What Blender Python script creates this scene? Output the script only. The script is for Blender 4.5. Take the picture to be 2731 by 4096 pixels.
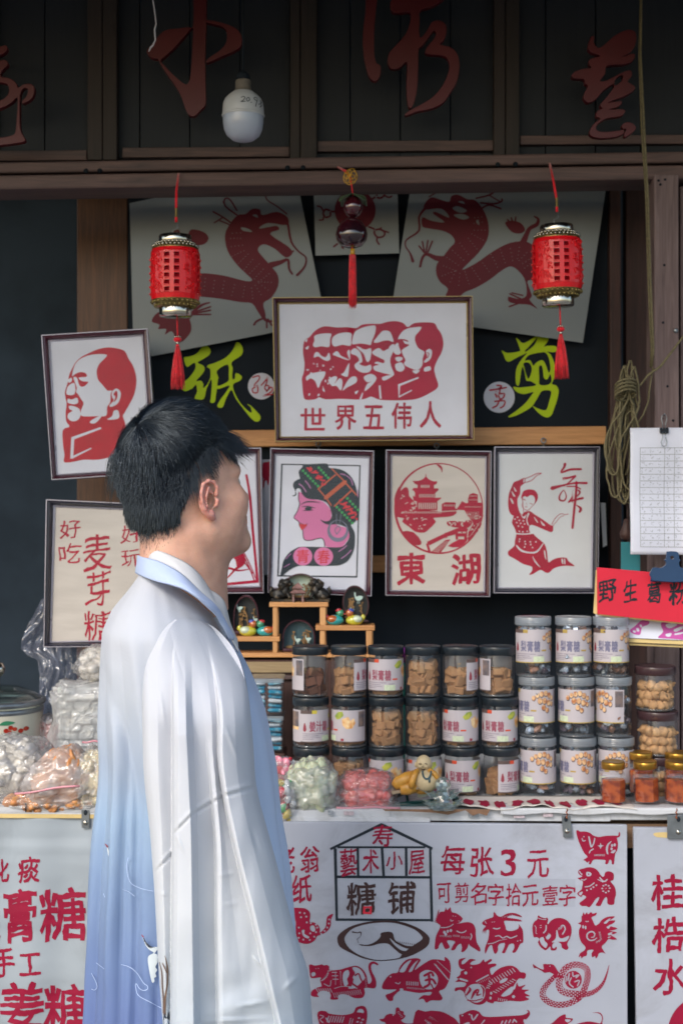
import bpy, bmesh, math, random
import numpy as np
from mathutils import Vector, Matrix, Euler, noise
from mathutils.geometry import delaunay_2d_cdt
R = math.radians
SC = bpy.context.scene
for _o in list(bpy.data.objects):
    bpy.data.objects.remove(_o)

# ---------------------------------------------------------------- camera, sky, sun, exposure
CAM_Z = 1.52
FPX = 4096 * 50 / 36.0
CXP, CYP = 1365.5, 2048.0
_cd = bpy.data.cameras.new('camera')
CAM = bpy.data.objects.new('camera', _cd)
SC.collection.objects.link(CAM)
CAM.location = (0, 0, CAM_Z)
CAM.rotation_euler = (R(90), 0, 0)
_cd.sensor_fit = 'VERTICAL'
_cd.sensor_height = 36.0
_cd.sensor_width = 24.0
_cd.lens = 50.0
_cd.clip_start = 0.05
_cd.clip_end = 300
_cd.dof.use_dof = True
_cd.dof.focus_distance = 2.3
_cd.dof.aperture_fstop = 7.1
SC.camera = CAM

SUN_EL, SUN_AZ = 37.0, 212.0        # compass style: where the sun stands (180 = behind the camera)
W = bpy.data.worlds.new('World')
SC.world = W
W.use_nodes = True
_nt = W.node_tree
_bg = _nt.nodes['Background']
_sky = _nt.nodes.new('ShaderNodeTexSky')
_sky.sky_type = 'NISHITA'
_sky.sun_disc = False
_sky.sun_elevation = R(SUN_EL)
_sky.sun_rotation = R(SUN_AZ)
_sky.dust_density = 2.5
_sky.air_density = 1.2
_nt.links.new(_sky.outputs[0], _bg.inputs[0])
_bg.inputs[1].default_value = 0.15
_sl = bpy.data.lights.new('sun', 'SUN')
_sl.energy = 0.85
_sl.angle = R(15)
_sl.color = (1.0, 0.985, 0.965)
SUN = bpy.data.objects.new('sun', _sl)
SC.collection.objects.link(SUN)
_d = Vector((math.sin(R(SUN_AZ)) * math.cos(R(SUN_EL)), math.cos(R(SUN_AZ)) * math.cos(R(SUN_EL)), math.sin(R(SUN_EL))))
SUN.rotation_euler = _d.to_track_quat('Z', 'Y').to_euler()
SUN.location = _d * 20
SC.view_settings.view_transform = 'Standard'
SC.view_settings.look = 'None'
SC.view_settings.gamma = 1.0
SC.view_settings.exposure = 0.84
SC.view_settings.use_curve_mapping = False
SC.cycles.max_bounces = 10
SC.cycles.transparent_max_bounces = 24
SC.cycles.caustics_reflective = False
SC.cycles.caustics_refractive = False
SC.cycles.use_denoising = True

# ---------------------------------------------------------------- geometry helpers
def P(px, py, Y):
    return Vector(((px - CXP) * Y / FPX, Y, CAM_Z - (py - CYP) * Y / FPX))

class Plane:
    """a board or sheet standing at depth Y; a = lean (dY/dZ), b = turn (dY/dX) about the point seen at (px, py)"""
    def __init__(s, Y, a=0.0, b=0.0, px=CXP, py=CYP):
        p = P(px, py, Y)
        s.c = p.y - a * p.z - b * p.x
        s.a, s.b = a, b
        s.n = Vector((b, -1, a)).normalized()
    def __call__(s, px, py, off=0.0):
        u = (px - CXP) / FPX
        w = -(py - CYP) / FPX
        Y = (s.c + s.a * CAM_Z) / (1 - s.a * w - s.b * u)
        return Vector((u * Y, Y, CAM_Z + w * Y)) + s.n * off

def hexc(h):
    h = h.lstrip('#')
    r = []
    for i in (0, 2, 4):
        c = int(h[i:i + 2], 16) / 255
        r.append(c / 12.92 if c <= 0.04045 else ((c + 0.055) / 1.055) ** 2.4)
    return tuple(r)

def new_mat(name):
    m = bpy.data.materials.new(name)
    m.use_nodes = True
    nt = m.node_tree
    b = nt.nodes['Principled BSDF']
    return m, nt, b

def mat(name, col, rough=0.6, metal=0.0, spec=0.5, var=0.12, vscale=8.0, bump=0.0, bscale=60.0, col2=None, stretch=None,
        trans=0.0, alpha=1.0, coat=0.0, sheen=0.0, sss=0.0, sssr=(0.01, 0.005, 0.003), detail=4.0, contrast=(0.35, 0.65), rvar=0.1, dirt=0.0, dirt_scale=3.5):
    m, nt, b = new_mat(name)
    if isinstance(col, str): col = hexc(col)
    if isinstance(col2, str): col2 = hexc(col2)
    tc = nt.nodes.new('ShaderNodeTexCoord')
    mp = nt.nodes.new('ShaderNodeMapping')
    nt.links.new(tc.outputs['Object'], mp.inputs[0])
    if stretch: mp.inputs['Scale'].default_value = stretch
    nz = nt.nodes.new('ShaderNodeTexNoise')
    nz.inputs['Scale'].default_value = vscale
    nz.inputs['Detail'].default_value = detail
    nt.links.new(mp.outputs[0], nz.inputs[0])
    rp = nt.nodes.new('ShaderNodeValToRGB')
    rp.color_ramp.elements[0].position, rp.color_ramp.elements[1].position = contrast
    c2 = col2 if col2 else tuple(min(1, c * (1 + var)) for c in col)
    c1 = col if col2 else tuple(c * (1 - var) for c in col)
    rp.color_ramp.elements[0].color = (*c1, 1)
    rp.color_ramp.elements[1].color = (*c2, 1)
    nt.links.new(nz.outputs[0], rp.inputs[0])
    nt.links.new(rp.outputs[0], b.inputs['Base Color'])
    if dirt:
        dn = nt.nodes.new('ShaderNodeTexNoise'); dn.inputs['Scale'].default_value = dirt_scale; dn.inputs['Detail'].default_value = 9; dn.inputs['Roughness'].default_value = .68; dn.inputs['Distortion'].default_value = .8
        nt.links.new(tc.outputs['Object'], dn.inputs[0])
        dr = nt.nodes.new('ShaderNodeValToRGB'); dr.color_ramp.elements[0].position = .50; dr.color_ramp.elements[1].position = .72
        dr.color_ramp.elements[0].color = (1, 1, 1, 1); dr.color_ramp.elements[1].color = (1 - dirt, 1 - dirt * 1.05, 1 - dirt * 1.15, 1)
        nt.links.new(dn.outputs[0], dr.inputs[0])
        dm = nt.nodes.new('ShaderNodeMix'); dm.data_type = 'RGBA'; dm.blend_type = 'MULTIPLY'; dm.inputs[0].default_value = 1
        nt.links.new(rp.outputs[0], dm.inputs[6]); nt.links.new(dr.outputs[0], dm.inputs[7]); nt.links.new(dm.outputs[2], b.inputs['Base Color'])
    mr = nt.nodes.new('ShaderNodeMapRange')
    mr.inputs['To Min'].default_value = max(0, rough - rvar)
    mr.inputs['To Max'].default_value = min(1, rough + rvar)
    nt.links.new(nz.outputs[0], mr.inputs[0])
    nt.links.new(mr.outputs[0], b.inputs['Roughness'])
    b.inputs['Metallic'].default_value = metal
    b.inputs['Specular IOR Level'].default_value = spec
    b.inputs['Transmission Weight'].default_value = trans
    b.inputs['Alpha'].default_value = alpha
    b.inputs['Coat Weight'].default_value = coat
    b.inputs['Sheen Weight'].default_value = sheen
    if sss:
        b.inputs['Subsurface Weight'].default_value = sss
        b.inputs['Subsurface Radius'].default_value = sssr
        b.inputs['Subsurface Scale'].default_value = 1.0
    if bump:
        n2 = nt.nodes.new('ShaderNodeTexNoise')
        n2.inputs['Scale'].default_value = bscale
        n2.inputs['Detail'].default_value = 3
        nt.links.new(mp.outputs[0], n2.inputs[0])
        bp = nt.nodes.new('ShaderNodeBump')
        bp.inputs['Strength'].default_value = bump
        bp.inputs['Distance'].default_value = 0.002
        nt.links.new(n2.outputs[0], bp.inputs['Height'])
        nt.links.new(bp.outputs[0], b.inputs['Normal'])
    return m

def wood(name, c1, c2, axis='z', rough=0.6, scale=9.0, knots=True):
    """grain stretched along one axis"""
    st = {'x': (0.06, 1, 1), 'y': (1, 0.06, 1), 'z': (1, 1, 0.06)}[axis]
    m, nt, b = new_mat(name)
    tc = nt.nodes.new('ShaderNodeTexCoord')
    mp = nt.nodes.new('ShaderNodeMapping')
    mp.inputs['Scale'].default_value = st
    nt.links.new(tc.outputs['Object'], mp.inputs[0])
    n1 = nt.nodes.new('ShaderNodeTexNoise'); n1.inputs['Scale'].default_value = scale * 14; n1.inputs['Detail'].default_value = 6
    n1.inputs['Distortion'].default_value = 1.2
    nt.links.new(mp.outputs[0], n1.inputs[0])
    n2 = nt.nodes.new('ShaderNodeTexNoise'); n2.inputs['Scale'].default_value = scale * 1.4; n2.inputs['Detail'].default_value = 3
    nt.links.new(mp.outputs[0], n2.inputs[0])
    mx = nt.nodes.new('ShaderNodeMath'); mx.operation = 'MULTIPLY_ADD'; mx.inputs[1].default_value = 0.55
    nt.links.new(n1.outputs[0], mx.inputs[0])
    m3 = nt.nodes.new('ShaderNodeMath'); m3.operation = 'MULTIPLY'; m3.inputs[1].default_value = 0.45
    nt.links.new(n2.outputs[0], m3.inputs[0]); nt.links.new(m3.outputs[0], mx.inputs[2])
    rp = nt.nodes.new('ShaderNodeValToRGB')
    rp.color_ramp.elements[0].position = 0.36; rp.color_ramp.elements[1].position = 0.64
    rp.color_ramp.elements[0].color = (*(hexc(c1) if isinstance(c1, str) else c1), 1)
    rp.color_ramp.elements[1].color = (*(hexc(c2) if isinstance(c2, str) else c2), 1)
    nt.links.new(mx.outputs[0], rp.inputs[0])
    out = rp.outputs[0]
    if knots:
        vo = nt.nodes.new('ShaderNodeTexVoronoi'); vo.inputs['Scale'].default_value = 5.5
        mp2 = nt.nodes.new('ShaderNodeMapping'); nt.links.new(tc.outputs['Object'], mp2.inputs[0])
        mp2.inputs['Scale'].default_value = tuple(0.45 if s < 1 else 1 for s in st)
        nt.links.new(mp2.outputs[0], vo.inputs[0])
        kr = nt.nodes.new('ShaderNodeValToRGB')
        kr.color_ramp.elements[0].position = 0.02; kr.color_ramp.elements[1].position = 0.075
        kr.color_ramp.elements[0].color = (0.25, 0.2, 0.2, 1); kr.color_ramp.elements[1].color = (1, 1, 1, 1)
        nt.links.new(vo.outputs['Distance'], kr.inputs[0])
        mm = nt.nodes.new('ShaderNodeMix'); mm.data_type = 'RGBA'; mm.blend_type = 'MULTIPLY'; mm.inputs[0].default_value = 1
        nt.links.new(out, mm.inputs[6]); nt.links.new(kr.outputs[0], mm.inputs[7])
        out = mm.outputs[2]
    nt.links.new(out, b.inputs['Base Color'])
    b.inputs['Roughness'].default_value = rough
    bp = nt.nodes.new('ShaderNodeBump'); bp.inputs['Strength'].default_value = 0.35; bp.inputs['Distance'].default_value = 0.0015
    nt.links.new(mx.outputs[0], bp.inputs['Height']); nt.links.new(bp.outputs[0], b.inputs['Normal'])
    return m

def film(name, tint=(1, 1, 1), milk=0.1, gloss=0.12, rough=0.12, bump=0.0, bscale=20.0, ior=1.45, milkcol=(0.8, 0.85, 0.9), streak=False):
    """thin clear plastic or glass wall: see-through + reflection by angle + a little milkiness"""
    m = bpy.data.materials.new(name); m.use_nodes = True
    nt = m.node_tree
    for n in list(nt.nodes): nt.nodes.remove(n)
    out = nt.nodes.new('ShaderNodeOutputMaterial')
    tr = nt.nodes.new('ShaderNodeBsdfTransparent'); tr.inputs[0].default_value = (*tint, 1)
    gl = nt.nodes.new('ShaderNodeBsdfGlossy'); gl.inputs['Roughness'].default_value = rough
    df = nt.nodes.new('ShaderNodeBsdfDiffuse'); df.inputs[0].default_value = (*milkcol, 1)
    tl = nt.nodes.new('ShaderNodeBsdfTranslucent'); tl.inputs[0].default_value = (*milkcol, 1)
    ad = nt.nodes.new('ShaderNodeMixShader'); ad.inputs[0].default_value = 0.5
    nt.links.new(df.outputs[0], ad.inputs[1]); nt.links.new(tl.outputs[0], ad.inputs[2])
    m1 = nt.nodes.new('ShaderNodeMixShader'); m1.inputs[0].default_value = milk
    nt.links.new(tr.outputs[0], m1.inputs[1]); nt.links.new(ad.outputs[0], m1.inputs[2])
    # reflection by angle, the same from both sides of the thin wall
    ge = nt.nodes.new('ShaderNodeNewGeometry')
    fr = nt.nodes.new('ShaderNodeVectorMath'); fr.operation = 'DOT_PRODUCT'
    nt.links.new(ge.outputs['Incoming'], fr.inputs[0]); nt.links.new(ge.outputs['Normal'], fr.inputs[1])
    def mth(op, a, b=None):
        n = nt.nodes.new('ShaderNodeMath'); n.operation = op; n.use_clamp = False
        nt.links.new(a, n.inputs[0])
        if b is not None: n.inputs[1].default_value = b
        return n.outputs[0]
    f0 = ((ior - 1) / (ior + 1)) ** 2
    x = mth('ABSOLUTE', fr.outputs['Value']); x = mth('MULTIPLY', x, -1); x = mth('ADD', x, 1); x = mth('POWER', x, 5)
    x = mth('MULTIPLY', x, 1 - f0)
    sc = nt.nodes.new('ShaderNodeMath'); sc.operation = 'ADD'; sc.inputs[1].default_value = f0 + gloss; sc.use_clamp = True
    nt.links.new(x, sc.inputs[0])
    m2 = nt.nodes.new('ShaderNodeMixShader')
    nt.links.new(sc.outputs[0], m2.inputs[0]); nt.links.new(m1.outputs[0], m2.inputs[1]); nt.links.new(gl.outputs[0], m2.inputs[2])
    nt.links.new(m2.outputs[0], out.inputs[0])
    if bump:
        tc = nt.nodes.new('ShaderNodeTexCoord')
        nz = nt.nodes.new('ShaderNodeTexNoise'); nz.inputs['Scale'].default_value = bscale; nz.inputs['Detail'].default_value = 3
        nz.inputs['Distortion'].default_value = 1.0
        nt.links.new(tc.outputs['Object'], nz.inputs[0])
        bp = nt.nodes.new('ShaderNodeBump'); bp.inputs['Strength'].default_value = bump; bp.inputs['Distance'].default_value = 0.01
        nt.links.new(nz.outputs[0], bp.inputs['Height'])
        for s in (gl, df): nt.links.new(bp.outputs[0], s.inputs['Normal'])
        nt.links.new(bp.outputs[0], fr.inputs[1])
    return m

class MB:
    def __init__(s): s.v, s.f, s.m, s.s = [], [], [], []
    def add(s, vs, fs, mi=0, sm=False):
        o = len(s.v)
        s.v.extend([tuple(v) for v in vs])
        for f in fs:
            s.f.append(tuple(i + o for i in f)); s.m.append(mi); s.s.append(sm)
        return s
    def box(s, c, d, rot=None, b=0.0, mi=0):
        """box with chamfered edges: centre, size, optional Matrix/Euler"""
        hx, hy, hz = d[0] / 2, d[1] / 2, d[2] / 2
        vs, idx = [], {}
        if b <= 0:
            for sx in (-1, 1):
                for sy in (-1, 1):
                    for sz in (-1, 1): vs.append(Vector((sx * hx, sy * hy, sz * hz)))
            fs = [(0, 1, 3, 2), (4, 6, 7, 5), (0, 4, 5, 1), (2, 3, 7, 6), (0, 2, 6, 4), (1, 5, 7, 3)]
        else:
            b = min(b, hx * .9, hy * .9, hz * .9)
            for sx in (-1, 1):
                for sy in (-1, 1):
                    for sz in (-1, 1):
                        for k in range(3):
                            p = [sx * (hx - b), sy * (hy - b), sz * (hz - b)]
                            p[k] = (sx, sy, sz)[k] * (hx, hy, hz)[k]
                            idx[(sx, sy, sz, k)] = len(vs); vs.append(Vector(p))
            fs = []
            S = (-1, 1)
            for k in range(3):
                o = [j for j in range(3) if j != k]
                for sg in S:
                    q = []
                    for (u, w) in ((-1, -1), (1, -1), (1, 1), (-1, 1)):
                        t = [0, 0, 0]; t[k] = sg; t[o[0]] = u; t[o[1]] = w
                        q.append(idx[(*t, k)])
                    fs.append(tuple(q))
            for k in range(3):
                o = [j for j in range(3) if j != k]
                for u in S:
                    for w in S:
                        t1 = [0, 0, 0]; t1[k] = -1; t1[o[0]] = u; t1[o[1]] = w
                        t2 = list(t1); t2[k] = 1
                        fs.append((idx[(*t1, o[0])], idx[(*t2, o[0])], idx[(*t2, o[1])], idx[(*t1, o[1])]))
            for sx in S:
                for sy in S:
                    for sz in S: fs.append(tuple(idx[(sx, sy, sz, k)] for k in range(3)))
        M = rot if isinstance(rot, Matrix) else (rot.to_matrix() if rot is not None else Matrix.Identity(3))
        c = Vector(c)
        return s.add([M @ v + c for v in vs], fs, mi)
    def lathe(s, prof, seg=24, c=(0, 0, 0), mi=0, sm=True, M=None, cap=True, sx=1.0, sy=1.0, a0=0.0, a1=2 * math.pi):
        vs, fs = [], []
        full = abs(a1 - a0 - 2 * math.pi) < 1e-6
        n = seg if full else seg + 1
        for r, z in prof:
            for i in range(n):
                a = a0 + (a1 - a0) * i / seg
                vs.append(Vector((r * math.cos(a) * sx, r * math.sin(a) * sy, z)))
        for j in range(len(prof) - 1):
            for i in range(seg):
                k = (i + 1) % n if full else i + 1
                fs.append((j * n + i, j * n + k, (j + 1) * n + k, (j + 1) * n + i))
        if cap and full:
            if prof[0][0] > 1e-5: fs.append(tuple(range(n - 1, -1, -1)))
            if prof[-1][0] > 1e-5: fs.append(tuple((len(prof) - 1) * n + i for i in range(n)))
        c = Vector(c)
        if M is None: M = Matrix.Identity(3)
        return s.add([M @ v + c for v in vs], fs, mi, sm)
    def tube(s, pts, r=0.002, seg=8, mi=0, sm=True, cap=True, flat=1.0):
        pts = [Vector(p) for p in pts]
        n = len(pts)
        rs = r if isinstance(r, (list, tuple)) else [r] * n
        vs, fs = [], []
        up = None
        for i in range(n):
            t = (pts[min(i + 1, n - 1)] - pts[max(i - 1, 0)])
            if t.length < 1e-9: t = Vector((0, 0, 1))
            t.normalize()
            if up is None:
                up = Vector((0, 1, 0)) if abs(t.y) < 0.9 else Vector((1, 0, 0))
            up = (up - t * up.dot(t)).normalized()
            sd = t.cross(up)
            for k in range(seg):
                a = 2 * math.pi * k / seg
                vs.append(pts[i] + (sd * math.cos(a) + up * math.sin(a) * flat) * rs[i])
        for i in range(n - 1):
            for k in range(seg):
                q = (k + 1) % seg
                fs.append((i * seg + k, i * seg + q, (i + 1) * seg + q, (i + 1) * seg + k))
        if cap:
            fs.append(tuple(range(seg - 1, -1, -1))); fs.append(tuple((n - 1) * seg + k for k in range(seg)))
        return s.add(vs, fs, mi, sm)
    def grid(s, fn, nu, nv, closed=False, mi=0, sm=True):
        vs = []
        for j in range(nv + 1):
            for i in range(nu if closed else nu + 1):
                vs.append(fn(i / nu, j / nv))
        n = nu if closed else nu + 1
        fs = []
        for j in range(nv):
            for i in range(nu):
                k = (i + 1) % n
                fs.append((j * n + i, j * n + k, (j + 1) * n + k, (j + 1) * n + i))
        return s.add(vs, fs, mi, sm)
    def blob(s, c, r, seg=12, rings=8, M=None, mi=0, nz=0.0, ns=20.0, seed=0):
        """ellipsoid with a little noise"""
        c = Vector(c); r = Vector(r if hasattr(r, '__len__') else (r, r, r))
        vs, fs = [], []
        for j in range(rings + 1):
            t = math.pi * j / rings
            for i in range(seg):
                a = 2 * math.pi * i / seg
                d = Vector((math.sin(t) * math.cos(a), math.sin(t) * math.sin(a), math.cos(t)))
                k = 1 + (nz * noise.noise(d * ns * 0.1 + Vector((seed, seed * .7, 0))) if nz else 0)
                v = Vector((d.x * r.x, d.y * r.y, d.z * r.z)) * k
                vs.append((M @ v if M is not None else v) + c)
        for j in range(rings):
            for i in range(seg):
                q = (i + 1) % seg
                if j == 0: fs.append((i, seg + i, seg + q))
                elif j == rings - 1: fs.append((j * seg + i, (j + 1) * seg + i, j * seg + q))
                else: fs.append((j * seg + i, (j + 1) * seg + i, (j + 1) * seg + q, j * seg + q))
        return s.add(vs, fs, mi, True)

def link(o): SC.collection.objects.link(o); return o

def mesh_obj(name, mb, mats, parent=None):
    me = bpy.data.meshes.new(name)
    off = parent_world(parent) if parent is not None else Vector((0, 0, 0))
    me.from_pydata([(v[0] - off[0], v[1] - off[1], v[2] - off[2]) for v in mb.v], [], mb.f)
    if not isinstance(mats, (list, tuple)): mats = [mats]
    for m in mats: me.materials.append(m)
    if len(mb.f) == len(me.polygons):
        me.polygons.foreach_set('material_index', mb.m)
        me.polygons.foreach_set('use_smooth', mb.s)
    me.update()
    o = link(bpy.data.objects.new(name, me))
    if parent is not None: o.parent = parent
    return o

def parent_world(p):
    w = Vector((0, 0, 0))
    while p is not None:
        w += p.location; p = p.parent
    return w

def thing(name, label, cat, loc=(0, 0, 0), group=None):
    o = link(bpy.data.objects.new(name, None))
    o.empty_display_size = 0.02
    o.location = loc
    return tag(o, label, cat, group)

def tag(o, label=None, cat=None, group=None, kind=None):
    if label: o['label'] = label
    if cat: o['category'] = cat
    if group: o['group'] = group
    if kind: o['kind'] = kind
    return o

def struct(name, mb, mats):
    o = mesh_obj(name, mb, mats); o['kind'] = 'structure'; return o

def copy_tree(o, parent=None):
    c = o.copy(); link(c)
    if parent is not None: c.parent = parent
    for ch in list(o.children): copy_tree(ch, c)
    return c

def bevel(o, w=0.002, seg=2):
    m = o.modifiers.new('bevel', 'BEVEL'); m.width = w; m.segments = seg; m.limit_method = 'ANGLE'; m.angle_limit = R(40)
    return o

def slab(mb, quad, pl, depth, mi=0):
    """quad seen in the picture (TL TR BR BL) on plane pl, given real thickness behind it"""
    f = [pl(x, y) for x, y in quad]
    bk = [p - pl.n * depth for p in f]
    mb.add(f + bk, [(0, 3, 2, 1), (4, 5, 6, 7), (0, 1, 5, 4), (1, 2, 6, 5), (2, 3, 7, 6), (3, 0, 4, 7)], mi)
    return mb

# ---------------------------------------------------------------- flat shapes (paper cuts, lettering, paint)
def tr(s, x0=0.0, y0=0.0, k=1.0):
    return [(x0 + float(a.split(',')[0]) / k, y0 + float(a.split(',')[1]) / k) for a in s.split()]

def smooth_loop(p, n=3, closed=True):
    out = []
    m = len(p)
    rng = range(m) if closed else range(m - 1)
    for i in rng:
        p0, p1 = p[(i - 1) % m] if (closed or i > 0) else p[0], p[i]
        p2, p3 = p[(i + 1) % m], p[(i + 2) % m] if (closed or i + 2 < m) else p[-1]
        for k in range(n):
            t = k / n
            out.append(tuple(0.5 * ((2 * p1[d]) + (-p0[d] + p2[d]) * t + (2 * p0[d] - 5 * p1[d] + 4 * p2[d] - p3[d]) * t * t
                                    + (-p0[d] + 3 * p1[d] - 3 * p2[d] + p3[d]) * t ** 3) for d in range(len(p1))))
    if not closed: out.append(tuple(p[-1]))
    return out

def stroke(pts, w, sm=2, taper=(1, 1)):
    """brush stroke outline: pts, width (one or per point)"""
    ws = list(w) if hasattr(w, '__len__') else [w] * len(pts)
    if len(ws) < len(pts): ws = list(np.interp(np.linspace(0, 1, len(pts)), np.linspace(0, 1, len(ws)), ws))
    q = [(p[0], p[1], ww) for p, ww in zip(pts, ws)]
    if sm > 1 and len(q) > 2: q = smooth_loop(q, sm, False)
    L, Rr = [], []
    for i in range(len(q)):
        a, b = q[max(i - 1, 0)], q[min(i + 1, len(q) - 1)]
        dx, dy = b[0] - a[0], b[1] - a[1]
        l = math.hypot(dx, dy) or 1
        nx, ny = -dy / l, dx / l
        h = q[i][2] / 2
        L.append((q[i][0] + nx * h, q[i][1] + ny * h)); Rr.append((q[i][0] - nx * h, q[i][1] - ny * h))
    # round ends
    def end(c, a, b, s):
        dx, dy = c[0] - a[0], c[1] - a[1]; l = math.hypot(dx, dy) or 1
        return (c[0] + dx / l * c[2] * 0.45, c[1] + dy / l * c[2] * 0.45)
    e1 = end(q[-1], q[-2], 0, 0); e0 = end(q[0], q[1], 0, 0)
    return L + [e1] + Rr[::-1] + [e0]

def ellipse(cx, cy, rx, ry=None, n=24, rot=0.0, a0=0.0, a1=360.0):
    ry = rx if ry is None else ry
    c, s = math.cos(R(rot)), math.sin(R(rot))
    o = []
    full = a1 - a0 >= 360
    for i in range(n if full else n + 1):
        a = R(a0 + (a1 - a0) * i / n)
        x, y = rx * math.cos(a), ry * math.sin(a)
        o.append((cx + x * c - y * s, cy + x * s + y * c))
    return o

def inside(poly, X, Y):
    p = np.array(poly); r = np.zeros(len(X), bool)
    x0, y0 = p[:, 0], p[:, 1]
    x1, y1 = np.roll(x0, -1), np.roll(y0, -1)
    for a, b, c, d in zip(x0, y0, x1, y1):
        if b == d: continue
        m = ((b > Y) != (d > Y)) & (X < (c - a) * (Y - b) / (d - b) + a)
        r ^= m
    return r

def winding(poly, X, Y):
    p = np.array(poly); r = np.zeros(len(X), int)
    q = np.roll(p, -1, axis=0)
    for (a, b), (c, d) in zip(p, q):
        if b == d: continue
        m = ((b > Y) != (d > Y)) & (X < (c - a) * (Y - b) / (d - b) + a)
        r[m] += 1 if d > b else -1
    return r

def fill(adds, cuts=(), eo=(), grid=()):
    """triangles of union(adds) minus cuts, plus even-odd loops eo; returns verts2d, tris"""
    vs, es = [], []
    for lp in list(adds) + list(cuts) + list(eo):
        o = len(vs); n = len(lp)
        vs.extend([Vector((p[0], p[1])) for p in lp])
        es.extend([(o + i, o + (i + 1) % n) for i in range(n)])
    vs.extend([Vector(g) for g in grid])
    r = delaunay_2d_cdt(vs, es, [], 0, 1e-5)
    V = np.array([(v.x, v.y) for v in r[0]])
    T = np.array([f for f in r[2] if len(f) == 3])
    if len(T) == 0: return [], []
    cc = V[T].mean(axis=1)
    X, Y = cc[:, 0], cc[:, 1]
    ok = np.zeros(len(T), bool)
    for a in adds: ok |= inside(a, X, Y)
    if eo:
        e = np.zeros(len(T), int)
        for a in eo: e += winding(a, X, Y)
        ok |= e != 0
    for c in cuts: ok &= ~inside(c, X, Y)
    return V, T[ok]

def flat(mb, pl, adds, cuts=(), eo=(), off=0.0006, thick=0.0, mi=0):
    V, T = fill(adds, cuts, eo)
    if len(T) == 0: return mb
    used = sorted(set(T.flatten().tolist())); mp = {u: i for i, u in enumerate(used)}
    vs = [pl(V[u][0], V[u][1], off + thick) for u in used]
    # picture y grows downwards: orient towards the viewer
    fs = []
    for t in T:
        a, b, c = (V[i] for i in t)
        cr = (b[0] - a[0]) * (c[1] - a[1]) - (b[1] - a[1]) * (c[0] - a[0])
        t = [mp[i] for i in t]
        fs.append(tuple(t) if cr < 0 else tuple(t[::-1]))
    if thick > 0:
        n = len(vs)
        vs2 = [pl(V[u][0], V[u][1], off) for u in used]
        ec = {}
        for f in fs:
            for i in range(3):
                e = (f[i], f[(i + 1) % 3]); ec[e] = 1
        side = [(e[1], e[0], e[0] + n, e[1] + n) for e in ec if (e[1], e[0]) not in ec]
        mb.add(vs + vs2, fs + side, mi)
    else:
        mb.add(vs, fs, mi)
    return mb

_glyphs = {}
def glyph(ch):
    """outline loops of one character, box-normalised to 0..1 (y down)"""
    if ch in _glyphs: return _glyphs[ch]
    cu = bpy.data.curves.new('t', 'FONT'); cu.body = ch; cu.fill_mode = 'NONE'; cu.resolution_u = 3
    o = bpy.data.objects.new('t', cu); link(o)
    me = bpy.data.meshes.new_from_object(o)
    co = [(v.co.x, v.co.y) for v in me.vertices]
    adj = {}
    for e in me.edges:
        a, b = e.vertices; adj.setdefault(a, []).append(b); adj.setdefault(b, []).append(a)
    seen, loops = set(), []
    for s0 in range(len(co)):
        if s0 in seen or s0 not in adj: continue
        lp, cur, prev = [], s0, None
        while cur not in seen:
            seen.add(cur); lp.append(co[cur])
            nx = [n for n in adj[cur] if n != prev and n not in seen]
            prev = cur
            if not nx: break
            cur = cur + 1 if cur + 1 in nx else nx[0]
        if len(lp) > 2: loops.append(lp)
    bpy.data.objects.remove(o); bpy.data.curves.remove(cu); bpy.data.meshes.remove(me)
    xs = [p[0] for l in loops for p in l]; ys = [p[1] for l in loops for p in l]
    x0, x1, y0, y1 = min(xs), max(xs), min(ys), max(ys)
    loops = [[((p[0] - x0) / (x1 - x0 + 1e-9), 1 - (p[1] - y0) / (y1 - y0 + 1e-9)) for p in l] for l in loops]
    _glyphs[ch] = loops
    return loops

def brushed(ch, box, bold=0.012, rough=0.012, tilt=0.06, slant=0.0, seed=0, wave=0.02):
    """a character written into box (x0,y0,x1,y1): font skeleton with hand-made unevenness"""
    x0, y0, x1, y1 = box
    out = []
    for l in glyph(ch):
        q = []
        n = len(l)
        for i in range(n):
            a, b = l[i], l[(i + 1) % n]
            d = math.hypot(b[0] - a[0], b[1] - a[1]); k = max(1, int(d / 0.07))
            for j in range(k): q.append((a[0] + (b[0] - a[0]) * j / k, a[1] + (b[1] - a[1]) * j / k))
        n = len(q); r = []
        area = sum(q[i][0] * q[(i + 1) % n][1] - q[(i + 1) % n][0] * q[i][1] for i in range(n))
        for i in range(n):
            a, b = q[i - 1], q[(i + 1) % n]
            dx, dy = b[0] - a[0], b[1] - a[1]; ll = math.hypot(dx, dy) or 1
            nx, ny = dy / ll, -dx / ll
            x, y = q[i]
            # glyph outer loops run clockwise in font space; the same normal grows outer loops and shrinks holes
            hb = bold * (1.0 + 0.9 * noise.noise(Vector((x * 3.1 + seed, y * 3.3, seed * 1.7)))) + rough * noise.noise(Vector((x * 9 + seed, y * 9, 5)))
            x += nx * hb * GLYPH_SIGN; y += ny * hb * GLYPH_SIGN
            x += wave * noise.noise(Vector((x * 2.2, y * 2.2, seed + 3.1))); y += wave * noise.noise(Vector((x * 2.2, y * 2.2, seed + 9.7)))
            y -= tilt * (x - 0.5); x -= slant * (y - 0.5)
            r.append((x0 + x * (x1 - x0), y0 + y * (y1 - y0)))
        out.append(r)
    return out
GLYPH_SIGN = -1.0

def letters(mb, pl, items, off=0.0006, mi=0, **kw):
    """items: list of (char, x0, y0, x1, y1)"""
    for i, (ch, a, b, c, d) in enumerate(items):
        flat(mb, pl, [], [], brushed(ch, (a, b, c, d), seed=i * 1.3 + ord(ch) % 17, **kw), off=off, mi=mi)
    return mb

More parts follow.
